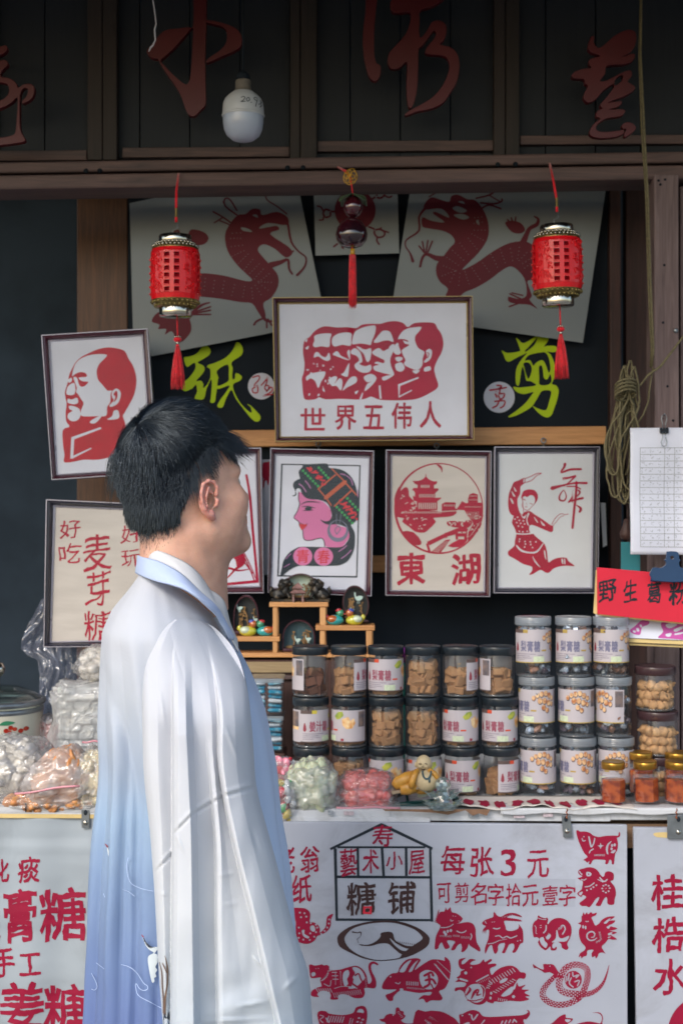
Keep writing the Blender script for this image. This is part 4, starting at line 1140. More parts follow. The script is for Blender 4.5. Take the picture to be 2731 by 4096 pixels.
q = MB(); q.lathe([(.0052, 0), (.0052, .0135)], 12, P(1410, 1020, Y)); rd = random.Random(2)
for k in range(7):
    a0 = k * .9; rr = .008 + .004 * rd.random(); cc = kt + Vector((math.cos(a0) * .008, 0, math.sin(a0) * .008))
    q.tube([cc + Vector((rr * math.cos(u) * .7, .003 * math.sin(2 * u), rr * math.sin(u))) for u in np.linspace(0, 6.28, 12)], .0011, 5)
mesh_obj('gold_knot', q, M['goldth'], t)

# --- bulb
Y = 3.0; c = P(973, 476, Y); s_ = Y / FPX
t = thing('light_bulb', 'unlit white plastic bulb with a handwritten date hanging under the sign', 'bulb', c)
M['bulbwhite'] = mat('bulb_white_plastic', '#c4c8cc', 0.35, spec=0.5, var=0.04, col2='#b4b8bc', vscale=5)
M['bulbglobe'] = mat('bulb_milk_globe', '#a8b2c4', 0.2, spec=0.6, var=0.03)
M['bulbgrime'] = mat('bulb_grimy_neck', '#6c665e', 0.6, var=0.3, vscale=60)
up = [(-1, 84), (-1, 82)]
pu = [(82, 16), (83, 22), (82, 45), (79, 65), (72, 80), (58, 94), (40, 108)]
q = MB(); q.lathe([(r * s_, z * s_) for r, z in pu], 40, c, cap=False); mesh_obj('housing', q, M['bulbwhite'], t)
q = MB(); q.lathe([(40 * s_, 108 * s_), (33 * s_, 116 * s_), (31 * s_, 124 * s_), (31 * s_, 150 * s_), (28 * s_, 155 * s_), (0, 155 * s_)], 32, c, cap=False); mesh_obj('neck', q, M['bulbgrime'], t)
q = MB(); q.lathe([(83 * s_, 20 * s_), (86 * s_, 14 * s_), (83 * s_, 8 * s_)], 40, c, cap=False); mesh_obj('rim', q, M['bulbwhite'], t)
q = MB(); q.lathe([(0, -92 * s_), (20 * s_, -91 * s_), (44 * s_, -84 * s_), (66 * s_, -66 * s_), (77 * s_, -42 * s_), (81 * s_, -15 * s_), (82 * s_, 12 * s_)], 40, c, cap=False); mesh_obj('globe', q, M['bulbglobe'], t)
q = MB(); q.tube([c + Vector((0, 0, 155 * s_)), c + Vector((0, 0, .2)), c + Vector((.005, .02, .75))], .002, 8); q.lathe([(.0135, .0), (.014, .012), (.006, .020)], 20, c + Vector((0, 0, 152 * s_))); mesh_obj('socket_and_wire', q, M['black'], t)
class BulbMap:
    def __call__(s, x, y, off=0.0):   # x px right of centre, y px up from centre
        r = float(np.interp(y, [p[1] for p in pu], [p[0] for p in pu])) * s_ + off
        X = x * s_; return c + Vector((X, -math.sqrt(max(1e-6, r * r - X * X)), y * s_))
bm = BulbMap(); q = MB()
for pts, w in [([(x_, y_ + 8) for x_, y_ in pp_], w_) for pp_, w_ in (([(-2, 55), (6, 60), (12, 55), (6, 44), (-4, 38), (14, 40)], 3), ([(20, 54), (28, 56), (30, 45), (22, 41), (18, 48), (20, 54)], 3), ([(36, 38), (38, 37)], 4), ([(58, 60), (50, 62), (48, 53), (56, 50), (60, 58), (56, 36), (54, 24)], 3), ([(66, 38), (67, 36)], 4), ([(70, 54), (75, 50), (71, 42), (75, 36), (70, 26)], 3))]:
    V_, T_ = fill([stroke(pts, w, 3)]); q.add([bm(v[0], v[1], .0006) for v in V_], [tuple(f) for f in T_])
mesh_obj('handwriting', q, M['ink'], t)

t = thing('frayed_string', 'pale frayed string dangling at the top beside a red character', 'string', P(610, 0, 3.05))
q = MB(); q.tube([P(x, y, 3.05) for x, y in ((604, -420), (606, -150), (610, -60), (612, 0), (620, 50), (625, 95), (619, 120), (622, 160), (612, 182), (603, 190), (596, 206))], [.0014] * 6 + [.002, .0016, .0018, .002, .001], 5)
mesh_obj('strand', q, M['paper'], t)

# --- cord
M['cord'] = mat('olive_nylon_cord', '#6c654b', 0.6, spec=0.3, var=0.2, vscale=200)
t = thing('cord', 'olive nylon cord hanging from above and tied in a long looped hank', 'cord', P(2500, 1540, 3.26))
q = MB()
q.tube([P(x, y, yy) for x, y, yy in ((2561, -400, 3.2), (2561, 0, 3.2), (2555, 220, 3.2), (2565, 520, 3.2), (2583, 800, 3.22), (2592, 1150, 3.24), (2604, 1400, 3.26), (2600, 1470, 3.27))], .0026, 7)
q.tube([P(x, y, yy) for x, y, yy in ((2564, -400, 3.19), (2563, 0, 3.19), (2560, 220, 3.19), (2575, 520, 3.19), (2590, 800, 3.21), (2601, 1150, 3.23), (2612, 1400, 3.25), (2605, 1465, 3.26))], .0026, 7)
q.tube([P(x, y, 3.255) for x, y in ((2900, 1215), (2731, 1345), (2690, 1400), (2640, 1465), (2590, 1500), (2560, 1540), (2500, 1545))], .0028, 7)
q.tube([P(x, y, 3.262) for x, y in ((2610, 1470), (2598, 1540), (2590, 1610), (2570, 1660), (2550, 1690))], .002, 6)
rd = random.Random(12)
for i in range(13):
    xt = 2512 + rd.uniform(-22, 22); yb = rd.choice([1812, 1815, 1960, 1990, 2005, 2015, 1900]); xb = 2475 + rd.uniform(-25, 60); w = rd.uniform(18, 46); yy = 3.24 + .045 * rd.random()
    top = 1440 + rd.uniform(0, 60) if i < 5 else 1560
    pts = [(xt, top), (xt - w * .4, top + 40), (xt - w * .55 - 5, 1600), (xb - w, yb - 160), (xb - w * .9, yb - 50), (xb - w * .2, yb), (xb + w * .6, yb - 30), (xb + w, yb - 150), (xt + w * .6, 1640), (xt + w * .5, top + 60), (xt + 3, top)]
    q.tube([P(x + rd.uniform(-3, 3), y, yy + rd.uniform(0, .006)) for x, y in smooth_loop(pts, 3, False)], .0024, 6)
for k in range(4):
    q.tube([P(2500 + 42 * math.cos(u), 1538 + k * 14 + 22 * math.sin(u) - 8 * math.cos(u), 3.235 + .02 * math.sin(u)) for u in np.linspace(0, 6.28, 14)], .0027, 6)
mesh_obj('hank', q, M['cord'], t)
q = MB(); q.tube([P(2506, 2010, 3.3), P(2510, 2090, 3.3)], .0015, 5); q.lathe([(0, -.03), (.012, -.025), (.015, -.012), (.008, .006), (.005, .02), (0, .022)], 14, P(2502, 2112, 3.3), cap=False); mesh_obj('wooden_toggle', q, M['darkred'], t)

# ================================================================ right hand papers
M['card'] = mat('red_card', '#c92a3e', 0.7, spec=0.25, var=0.05, vscale=12, bump=0.3, bscale=18)
M['kraft'] = mat('yellowed_card', '#c9b27a', 0.8, var=0.12, vscale=20)
M['magenta'] = mat('magenta_paper', '#b94f9c', 0.7, var=.06)
M['blueclip'] = mat('blue_enamel', '#12385e', 0.3, spec=0.6, var=.06)
M['faint'] = mat('grey_pencil', '#858b90', 0.8, spec=0.1, var=.2, vscale=100)
M['faint2'] = mat('pale_pencil', '#8f9599', 0.8, spec=0.1, var=.1, vscale=100)
M['teal'] = mat('teal_card', '#1f6f78', 0.6, var=.1)
pl = Plane(3.2)
t = thing('grid_sheet', 'white sheet with a faint handwritten table held by a black binder clip', 'paper', pl(2640, 2217), 'papers clipped at the right edge')
q = MB()
def gs(u, v):
    p = pl(2518 + u * 300, 1712 + v * 505 + 6 * u * (v - .4))
    return p + Vector((0, -.004 * math.sin(u * 7 + 1) * v - .003 * math.sin(v * 9), 0))
q.grid(gs, 20, 30); o = mesh_obj('sheet', q, M['paper'], t); so = o.modifiers.new('s', 'SOLIDIFY'); so.thickness = .0006
def gmap(x, y, off=0):
    return gs((x - 2518) / 300, (y - 1712) / 505) + Vector((0, -.0014 - off, 0))
q = MB()
xs_ = [2557, 2655, 2695, 2760, 2815]
for i in range(16):
    y = 1792 + i * 26.3; pts = [(x, y) for x in range(2557, 2816, 20)]
    V_, T_ = fill([stroke(pts, 2.0, 1)]); q.add([gmap(v[0], v[1]) for v in V_], [tuple(f[::-1]) for f in T_])
for x in xs_:
    V_, T_ = fill([stroke([(x, y) for y in np.linspace(1792, 2187, 16)], 2.0, 1)]); q.add([gmap(v[0], v[1]) for v in V_], [tuple(f[::-1]) for f in T_])
mesh_obj('table_lines', q, M['faint2'], t)
q = MB(); rd = random.Random(6)
for i in range(15):
    for cx_ in (2572, 2602, 2634, 2672, 2706, 2740):
        for k in range(4):
            x, y = cx_ + rd.uniform(-7, 7), 1805 + i * 26.3 + rd.uniform(-7, 7)
            V_, T_ = fill([stroke([(x, y), (x + rd.uniform(-5, 5), y + rd.uniform(-5, 5))], 1.6, 1)]); q.add([gmap(v[0], v[1], .0001) for v in V_], [tuple(f[::-1]) for f in T_])
mesh_obj('pencil_entries', q, M['faint'], t)['kind'] = 'stuff'
t = thing('binder_clip', 'small black binder clip with wire handles at the top of the grid sheet', 'clip', P(2655, 1725, 3.19))
q = MB(); cc = P(2654, 1722, 3.196); q.box(cc, (.019, .012, .0125), b=.0015); mesh_obj('clip_body', q, M['ink'], t)
for s, k in ((-1, 1), (1, 1)):
    q = MB(); y0 = 1716 if s < 0 else 1728; L = -1 if s < 0 else 1
    q.tube([P(2654 + x, y0 + L * y, 3.187) for x, y in ((-5, 0), (-6, 22), (-11, 40), (-8, 54), (0, 58), (8, 54), (11, 40), (6, 22), (5, 0))][:9], .0011, 6); mesh_obj('wire_handle', q, M['steel'], t)
t = thing('nail', 'nail in the mauve post that the binder clip hangs on', 'nail', P(2654, 1665, 3.29))
q = MB(); q.tube([P(2656, 1655, 3.17), P(2652, 1672, 3.31)], .0016, 6); mesh_obj('shank', q, M['steel'], t)

pl = Plane(3.10)
t = thing('red_sign', 'bright red card with four black brushed characters under a blue clip', 'sign', pl(2560, 2480), 'papers clipped at the right edge')
q = MB(); slab(q, [(2386, 2269), (2860, 2312), (2860, 2505), (2388, 2456)], pl, .004); mesh_obj('card', q, M['card'], t)
q = MB(); slab(q, [(2382, 2280), (2390, 2280), (2392, 2462), (2372, 2452)], Plane(3.1045), .003); mesh_obj('card_edge', q, M['kraft'], t)
q = MB(); slab(q, [(2384, 2452), (2860, 2500), (2860, 2510), (2390, 2462)], Plane(3.1045), .003); mesh_obj('card_edge', q, M['kraft'], t)
letter_objs(pl, [('野', 2393, 2322, 2463, 2406), ('生', 2493, 2320, 2548, 2406), ('葛', 2587, 2331, 2641, 2412), ('粉', 2674, 2324, 2752, 2416)], M['ink'], t, bold=.022, tilt=.14, wave=.07, rough=.03)
t = thing('bulldog_clip', 'wide blue metal clip gripping the top of the red card', 'clip', P(2680, 2300, 3.085))
q = MB(); pc = Plane(3.078)
flat(q, pc, [smooth_loop(tr('1015,152 1080,155 1110,140 1130,120 1128,95 1112,85 1130,75 1135,20 1150,12 1215,12 1240,30 1243,75 1258,85 1245,100 1245,130 1270,155 1380,158 1380,262 1015,262', 2131, 2200, 2.1383), 2)], [ellipse(*tr('1183,65', 2131, 2200, 2.1383)[0], 7)], thick=.004)
o = bevel(mesh_obj('jaw', q, M['blueclip'], t), .0012)
q = MB(); q.tube([P(2600, 2318, 3.082), P(2770, 2322, 3.082)], .005, 10); mesh_obj('roll', q, M['blueclip'], t)
pl = Plane(3.13, 0.25, 0, 2600, 2540)
t = thing('pink_cut_sheet', 'white sheet with magenta paper cut under the red card, on yellowed cardboard', 'paper', pl(2600, 2560), 'papers clipped at the right edge')
q = MB(); slab(q, [(2380, 2440), (2860, 2470), (2860, 2566), (2384, 2546)], pl, .001); mesh_obj('sheet', q, M['paper'], t)
q = MB(); slab(q, [(2380, 2548), (2860, 2568), (2860, 2584), (2384, 2563)], Plane(3.134, .25, 0, 2600, 2540), .004); slab(q, [(2384, 2567), (2860, 2588), (2860, 2596), (2388, 2574)], Plane(3.142, .25, 0, 2600, 2540), .004); mesh_obj('cardboard', q, M['kraft'], t)
A = aff(2131, 2200, 2.1383)
cut_obj(pl, M['magenta'], t, [A('830,680 870,650 930,600 990,610 980,640 930,660 915,720 880,725 835,705'), A('1065,745 1110,700 1090,640 1130,600 1300,610 1400,650 1400,790 1290,770 1180,760 1100,755')],
        [A('850,690 870,690 875,705 858,706'), A('880,670 900,670 905,695 885,695'), A('910,640 925,640 930,660 915,660'), A('1130,640 1180,625 1230,640 1160,670'), A('1200,680 1280,650 1290,665 1220,700'), A('1210,715 1290,700 1290,712 1215,728'), A('1130,720 1180,710 1170,740 1140,740')])
t = thing('teal_card', 'teal card standing behind the clipped sheets', 'card', P(2520, 2275, 3.25))
q = MB(); slab(q, [(2482, 2168), (2558, 2168), (2558, 2290), (2482, 2290)], Plane(3.25), .003); mesh_obj('sheet', q, M['teal'], t)
t = thing('paper_strip', 'narrow pale green strip of paper between dancer picture and dark post', 'paper', P(2410, 2190, 3.6))
q = MB(); slab(q, [(2400, 2010), (2420, 2012), (2426, 2180), (2410, 2190)], Plane(3.58), .001); mesh_obj('sheet', q, M['greypaper'], t)

# ================================================================ counter
CT = 0.90
def onc(px, py, z=CT):                      # point on the counter top seen at (px, py)
    Y = (CAM_Z - z) * FPX / (py - CYP); return P(px, py, Y)
ct = thing('counter', 'stall counter with worn white ledge strips above the painted boards', 'counter', (0, 3.3, 0))
q = MB(); q.box((0, 3.31, CT - .012), (4.4, .68, .024), b=.002); mesh_obj('top', q, M['white'], ct)
q = MB(); q.box((0, 3.32, CT - .032), (4.3, .6, .014)); q.box((0, 3.0, CT - .06), (4.3, .03, .05)); mesh_obj('underframe', q, wood('old_plank_wood', '#6b5442', '#94765c', 'x', .8), ct)
for i, (x0, x1, y0, y1, dy) in enumerate(((-200, 700, 3219, 3250, 0), (600, 1560, 3237, 3266, 0), (1100, 1720, 3266, 3286, -.004), (1560, 2440, 3238, 3283, .003))):
    q = MB(); slab(q, [(x0, y0), (x1, y0 + 5), (x1, y1 + 3), (x0, y1)], Plane(2.965 + dy), .006); bevel(mesh_obj('ledge_strip', q, M['white'], ct), .0012)
q = MB(); q.box((0, 3.58, .45), (4.3, .03, .86)); mesh_obj('back_panel', q, M['wall'], ct)
for x in (-2.1, -.7, .7, 2.1):
    q = MB(); q.box((x, 3.06, .43), (.05, .05, .86), b=.003); mesh_obj('leg', q, M['signwood'], ct)
q = MB(); q.box((0, 3.05, .40), (4.3, .01, .80)); mesh_obj('void_shade_sheet', q, M['black'], ct)  # added black sheet stands in for the shade of the void behind the boards
M['sticker'] = mat('grey_sticker', '#8f959c', .6, var=.3, vscale=200); M['palesticker'] = mat('worn_pink_sticker', '#b9aab0', .6, var=.2, vscale=200)
for x, y, w, h, m in ((1892, 3258, 42, 22, 'sticker'), (2075, 3262, 44, 20, 'palesticker'), (1322, 3252, 22, 20, 'sticker'), (1395, 3253, 40, 16, 'palesticker'), (2190, 3258, 40, 20, 'palesticker')):
    q = MB(); slab(q, [(x - w / 2, y - h / 2), (x + w / 2, y - h / 2 + 1), (x + w / 2, y + h / 2), (x - w / 2, y + h / 2)], Plane(2.9605), .0005); mesh_obj('sticker', q, M[m], ct)
# torn cardboard under the glass
t = thing('cardboard_strip', 'strip of torn brown cardboard hanging over the ledge below the crystal lotus', 'cardboard', onc(1760, 3236))
q = MB(); flat(q, Plane(2.9560), [tr('1530,3236 1960,3236 1945,3262 1915,3252 1890,3262 1860,3240 1790,3258 1740,3250 1640,3245 1540,3243')], thick=.002); mesh_obj('sheet', q, mat('corrugated_brown', '#7d5f4a', .85, var=.2, vscale=40), t)
t = thing('old_plank', 'short rough plank end on the ledge below the honey jars', 'plank', onc(2560, 3262))
q = MB(); slab(q, [(2452, 3254), (2634, 3262), (2634, 3279), (2452, 3276)], Plane(2.985), .02); mesh_obj('timber', q, wood('grey_plank', '#7a6558', '#a08a78', 'x', .8), t)
t = thing('old_plank', 'rough plank end on the ledge at the far right', 'plank', onc(2700, 3262))
q = MB(); slab(q, [(2640, 3264), (2860, 3272), (2860, 3289), (2640, 3282)], Plane(2.985), .02); mesh_obj('timber', q, wood('grey_plank_b', '#7a6558', '#a08a78', 'x', .8), t)

# ================================================================ jars
M['jarclear'] = film('jar_clear_plastic', milk=0.035, gloss=0.0, rough=0.06, ior=1.5, milkcol=(.75, .8, .85))
M['jarbase'] = film('jar_thick_base', tint=(.8, .85, .88), milk=0.12, gloss=0.05, rough=0.12)
M['lidblack'] = mat('black_lid', '#20282f', 0.3, spec=0.5, var=.1); M['lidclear'] = film('frosted_clear_lid', tint=(.8, .85, .9), milk=0.5, gloss=0.05, rough=0.2, milkcol=(.62, .68, .74))
M['lidbrown'] = mat('brown_lid', '#3f2c30', 0.3, spec=0.5, var=.1)
M['sugar'] = mat('brown_sugar_cube', '#94704f', 0.75, spec=.2, var=.18, vscale=25, bump=.4, bscale=300, sss=.1)
M['sugardark'] = mat('dark_sugar_cube', '#5a3a2c', 0.7, spec=.2, var=.25, vscale=25, bump=.4, bscale=300)
M['lab_w'] = mat('label_white', '#b2acb2', .45, spec=.4, var=.03); M['lab_grey'] = mat('label_print', '#8a8490', .5, var=.2, vscale=150)
M['lab_dark'] = mat('label_dark_band', '#5a4a48', .45); M['lab_or'] = mat('label_orange', '#c8482c', .45); M['lab_gold'] = mat('label_gold', '#a8904a', .45); M['lab_yel'] = mat('label_yellow', '#c8b844', .45)
M['lab_red'] = mat('label_logo_red', '#8a3040', .45); M['lab_char'] = mat('label_character_plum', '#8f4a5c', .45); M['lab_blue'] = mat('label_character_slate', '#6a6a86', .45); M['lab_green'] = mat('label_leaf_green', '#6d8a3c', .45, col2='#b8b84a', vscale=60)
M['lab_nut'] = mat('label_nut_print', '#a8683f', .45, col2='#d9b58a', vscale=90, contrast=(.4, .6)); M['lab_pale'] = mat('label_pale_table', '#c0ccb0', .45, var=.1, vscale=200); M['lab_photo'] = mat('label_dark_photo', '#4a4c58', .45, col2='#8a7468', vscale=40); M['lab_bowl'] = mat('label_bowl_print', '#c98a4a', .45, col2='#e8cfa0', vscale=80)

def jar_label(kind, root, R_, z0, z1, rot, span):
    pre = 46 if kind == 'ginger' else 0
    """printed wrap label; x runs in degrees of arc, y 0..100 down the label; each colour one flat print layer"""
    H_ = z1 - z0
    def mp(x, y, off=0.0):
        a = R(rot + x); r = R_ + off
        return Vector((r * math.sin(a), -r * math.cos(a), z1 - H_ * y / 100))
    q = MB(); n = max(6, int(span / 8))
    q.grid(lambda u, v: mp(-span / 2 + span * u, 100 * v, .0006), n, 2)
    mats, idx = ['lab_w'], {'lab_w': 0}
    def lay(m, loops, off, cuts=()):
        if m not in idx: idx[m] = len(mats); mats.append(m)
        gx = [(x_, y_) for lp in loops for x_ in np.arange(min(p[0] for p in lp) + 6, max(p[0] for p in lp), 9) for y_ in (min(p[1] for p in lp) + 1, (min(p[1] for p in lp) + max(p[1] for p in lp)) / 2, max(p[1] for p in lp) - 1)]
        V_, T_ = fill(loops, cuts, grid=gx)
        if len(T_): q.add([mp(v[0], v[1], off) for v in V_], [tuple(f) for f in T_], idx[m])
    def rect(x0, y0, x1, y1):
        k = max(1, int((x1 - x0) / 9)); return [(x0 + (x1 - x0) * i / k, y0) for i in range(k + 1)] + [(x1 - (x1 - x0) * i / k, y1) for i in range(k + 1)]
    s = -span / 2
    if pre: lay('lab_photo', [rect(s + 2, 5, s + 38, 52)], .0009); lay('lab_bowl', [rect(s + 2, 52, s + 38, 62)], .0009); s += pre
    main, band, blk, txt = {'pear': ('lab_char', 'lab_dark', 'lab_or', '梨膏糖'), 'ginger': ('lab_char', 'lab_dark', 'lab_yel', '姜汁糖'), 'herb': ('lab_blue', 'lab_dark', 'lab_gold', '梨膏糖')}[kind]
    lay(band, [rect(s, 0, s + 38, 11)], .0009); lay(blk, [rect(s + 38, 0, s + 54, 11)], .0009)
    lay('lab_red', [[(s + 12, 42), (s + 10, 52), (s + 9, 62), (s + 14, 68), (s + 20, 62), (s + 19, 50), (s + 15, 38)][::-1]], .0009)
    for i, ch in enumerate(txt):
        V_, T_ = fill([], [], brushed(ch, (s + 30 + i * 22, 34, s + 49 + i * 22, 66), bold=.03, tilt=0, wave=.03))
        if main not in idx: idx[main] = len(mats); mats.append(main)
        q.add([mp(v[0], v[1], .0009) for v in V_], [tuple(f) for f in T_], idx[main])
    lay(blk, [rect(s + 98, 60, s + 116, 65)], .0009)
    lay('lab_grey', [rect(s + 8, 72, s + 78, 74.5), rect(s + 8, 78, s + 60, 80.5), rect(s + 8, 84, s + 66, 86), rect(s + 8, 89, s + 44, 91)], .0009)
    lay('lab_pale', [rect(s + 72, 80, s + 108, 97)], .0008); lay('lab_grey', [rect(s + 86, 76, s + 104, 78)], .0009)
    if kind == 'herb':
        for k_, (a_n, b_n, r_n) in enumerate(((108, 26, 9), (120, 18, 9), (133, 14, 10), (147, 12, 10), (160, 18, 10), (172, 26, 9), (128, 34, 11), (143, 34, 11), (158, 40, 11), (171, 44, 9), (140, 54, 10), (152, 62, 9))):
            lay('lab_photo', [ellipse(s + a_n, b_n, r_n * .8, r_n, 10)], .0009 + k_ * 2e-5); lay('lab_nut', [ellipse(s + a_n - 1, b_n - 1.5, r_n * .66, r_n * .82, 10)], .0010 + k_ * 2e-5)
    else:
        lay('lab_green', [[(s + 104, 20), (s + 118, 6), (s + 134, 4), (s + 138, 16), (s + 124, 28), (s + 112, 30)]], .0009)
        lay('lab_bowl', [[(s + 132, 28), (s + 150, 20), (s + 172, 26), (s + 176, 40), (s + 166, 56), (s + 146, 58), (s + 134, 46)]], .0010)
        lay('lab_red', [rect(s + 128, 88, s + 138, 96)], .0009)
    if kind != 'ginger': lay('lab_photo', [rect(-span / 2 + span - 30, 4, span / 2 - 4, 52)], .0009)
    lay('lab_dark' if kind != 'herb' else 'lab_gold', [rect(s, 97, s + span, 100)], .0010)
    return mesh_obj('label', q, [M[m] for m in mats], root)

cube_me = None
def fill_cubes(root, R_, z0, z1, seed, dark=False, n=34):
    global cube_me
    rd = random.Random(seed)
    sz = (.0235, .0165, .0175)
    placed = []
    tries = 0
    z = z0 + .010
    while z < z1 - .008:
        # one ring of visible pieces by the wall, and one inner piece row
        a0 = rd.uniform(0, 360); k = 0; a = 0
        while a < 345:
            st = rd.uniform(33, 48)
            r = R_ - .0155 - rd.uniform(0, .004)
            placed.append((r * math.sin(R(a0 + a)), -r * math.cos(R(a0 + a)), z + rd.uniform(-.003, .003), a0 + a)); a += st
        placed.append((rd.uniform(-.008, .008), rd.uniform(-.008, .008), z, rd.uniform(0, 360)))
        z += .0168
    for x, y, zz, a in placed:
        if y > .020: continue            # only what the clear wall lets one see from the front half
        q = MB()
        if cube_me is None:
            q.box((0, 0, 0), sz, b=.0018); o = mesh_obj('sugar_cube', q, M['sugar']); o.parent = root; cube_me = o.data
        else:
            o = link(bpy.data.objects.new('sugar_cube', cube_me)); o.parent = root
        o.location = (x, y, zz); o.rotation_euler = (rd.choice([0, 0, R(90), R(60), R(25)]) + rd.uniform(-.3, .3), rd.uniform(-.5, .5) + rd.choice([0, 0, R(90)]), R(a + rd.uniform(-35, 35)))
        sc_ = rd.uniform(.9, 1.1); o.scale = (sc_, sc_, sc_)
        if dark:
            o.material_slots[0].link = 'OBJECT'; o.material_slots[0].material = M['sugardark']

def jar(px, py, Y, label, group, style, kind=None, rot=0.0, span=0, seed=0, diam=147, hgt=201, contents='cubes', dark=False):
    """px,py: centre of the bottom rim in the picture"""
    base = P(px, py, Y); S = Y / FPX
    R_ = diam * S / 2 * .96; H_ = hgt * S
    t = thing('candy_jar', label, 'jar', base, group)
    t.rotation_euler.z = 0
    lidh = .0185 if style == 'black' else .019
    body_top = H_ - lidh
    q = MB(); q.lathe([(R_ * .90, .0015), (R_ * .97, .004), (R_, .009), (R_, body_top - .010), (R_ * .95, body_top - .004), (R_ * .93, body_top + .004)], 40, base, cap=False); mesh_obj('body', q, M['jarclear'], t)
    q = MB(); q.lathe([(0, .004), (R_ * .8, .0035), (R_ * .9, .001), (R_ * .955, .003), (R_ * .95, .006), (0, .0065)], 32, base, cap=False); mesh_obj('base', q, M['jarbase'], t)
    q = MB(); r2 = R_ * 1.03
    q.lathe([(r2 * .97, H_ - lidh), (r2, H_ - lidh + .001), (r2, H_ - .003), (r2 * .985, H_ - .0008), (r2 * .96, H_ - .0002), (r2 * .90, H_ - .0012), (0, H_ - .0012)], 44, base, cap=False)
    if style == 'clear':
        for zz in (.004, .008, .012): q.lathe([(r2, H_ - lidh + zz - .0008), (r2 * 1.012, H_ - lidh + zz), (r2, H_ - lidh + zz + .0008)], 44, base, cap=False)
    mesh_obj('lid', q, M[{'black': 'lidblack', 'clear': 'lidclear', 'brown': 'lidbrown'}[style]], t)
    if kind: 
        lb = jar_label(kind, None, R_, base.z * 0 + H_ * .10, H_ * .735 if style == 'black' else H_ * .66, rot, span) if False else None
        lo = (H_ * .13, H_ * .76) if style == 'black' else (H_ * .25, H_ * .80)
        o = jar_label(kind, None, R_, lo[0], lo[1], rot, span); o.parent = t
    if contents == 'cubes': fill_cubes(t, R_, .006, body_top * (.92 if not kind else .8), seed, dark)
    elif contents == 'wrapped':
        q = MB(); rd = random.Random(seed)
        for i in range(60):
            a = rd.uniform(0, 360); r = R_ * rd.uniform(.35, .8); z = rd.uniform(.012, body_top * .93)
            c = base + Vector((r * math.sin(R(a)), -r * math.cos(R(a)), z))
            q.blob(c, (.008, .008, .012), 5, 4, M=Euler((rd.uniform(0, 3), rd.uniform(0, 3), 0)).to_matrix(), mi=rd.choice([0, 0, 1, 2]), nz=.5, seed=i)
        for i, f in enumerate(q.s): q.s[i] = False
        mesh_obj('wrapped_sweets', q, [M['wrap_a'], M['wrap_b'], M['wrap_c']], t)['kind'] = 'stuff'
    elif contents == 'nuts':
        global nut_me
        rd = random.Random(seed)
        for z in np.arange(.016, body_top * .9, .0185):
            a = rd.uniform(-20, 10) - 100
            while a < 100:
                q = MB()
                if nut_me is None:
                    for u in range(1): q.blob((0, 0, 0), (.0125, .011, .0135), 10, 7, nz=.35, seed=3)
                    q.blob((0, 0, .012), (.004, .004, .006), 6, 4)
                    o = mesh_obj('dried_fruit', q, M['nut']); o.parent = t; nut_me = o.data
                else: o = link(bpy.data.objects.new('dried_fruit', nut_me)); o.parent = t
                r = R_ - .015; o.location = (r * math.sin(R(a)), -r * math.cos(R(a)), z + rd.uniform(-.004, .004)); o.rotation_euler = (rd.uniform(0, 6), rd.uniform(0, 6), rd.uniform(0, 6))
                a += rd.uniform(24, 34)
    return t
nut_me = None
M['wrap_a'] = mat('foil_wrapper', '#9aa6b4', .25, metal=.4, var=.4, vscale=80); M['wrap_b'] = mat('dark_wrapper', '#4c4450', .3, spec=.6, var=.4, vscale=80); M['wrap_c'] = mat('brown_wrapper', '#84604c', .3, spec=.6, var=.4, vscale=80)
M['nut'] = mat('dried_fig', '#a58058', .75, var=.25, vscale=60, bump=.5, bscale=200)

ord_c = ['first', 'second', 'third', 'fourth', 'fifth', 'sixth']
rows = ['top', 'middle', 'bottom']
BL = [  # (col, row, px, pybottom, kind, rot, span, dark, look)
 (0, 0, 1241, 2783, 'pear', 232, 216, True, 'dark sweets and a label turned to the left'), (1, 0, 1395, 2783, 'pear', 124, 216, False, 'its label starting at mid-front'),
 (2, 0, 1542, 2783, 'pear', 30, 216, False, 'a full front label, red block'), (3, 0, 1690, 2783, None, 0, 0, False, 'bare tan cubes and no label in view'),
 (4, 0, 1839, 2783, 'pear', 124, 216, False, 'a slim label on its right side'), (5, 0, 1986, 2783, 'pear', 225, 216, False, 'a label sliver on its left side'),
 (0, 1, 1243, 2985, 'ginger', 46, 250, True, 'ginger label with yellow block'), (1, 1, 1396, 2985, 'pear', -48, 216, False, 'label showing the printed bowl'),
 (2, 1, 1545, 2985, None, 0, 0, False, 'large bare cubes, no label'), (3, 1, 1690, 2985, None, 0, 0, False, 'bare cubes, no label'),
 (4, 1, 1840, 2985, 'pear', 6, 216, False, 'full label with leaves and red block'), (5, 1, 1997, 2985, 'pear', 22, 216, False, 'full label ending in a leaf'),
 (0, 2, 1245, 3184, None, 0, 0, True, 'mostly hidden behind the white sweets bag'), (1, 2, 1398, 3184, None, 0, 0, False, 'a few cubes above the pink bag'),
 (2, 2, 1546, 3184, 'pear', -14, 216, False, 'label above the pink bag'), (3, 2, 1695, 3184, 'pear', 10, 216, False, 'hidden behind the laughing figure'),
 (4, 2, 1847, 3184, 'pear', 32, 216, False, 'a full label behind the crystal lotus'), (5, 2, 2003, 3184, 'pear', 92, 216, False, 'label facing right, loose cubes beside it')]
for i, (c_, r_, x, y, kind, rot, span, dark, look) in enumerate(BL):
    jar(x, y, 3.12 + .003 * (c_ % 2), '%s black-lidded jar, %s row, %s' % (ord_c[c_], rows[r_], look), 'black-lidded jars of sugar cubes stacked three high', 'black', kind, rot, span, seed=i + 1, dark=dark)
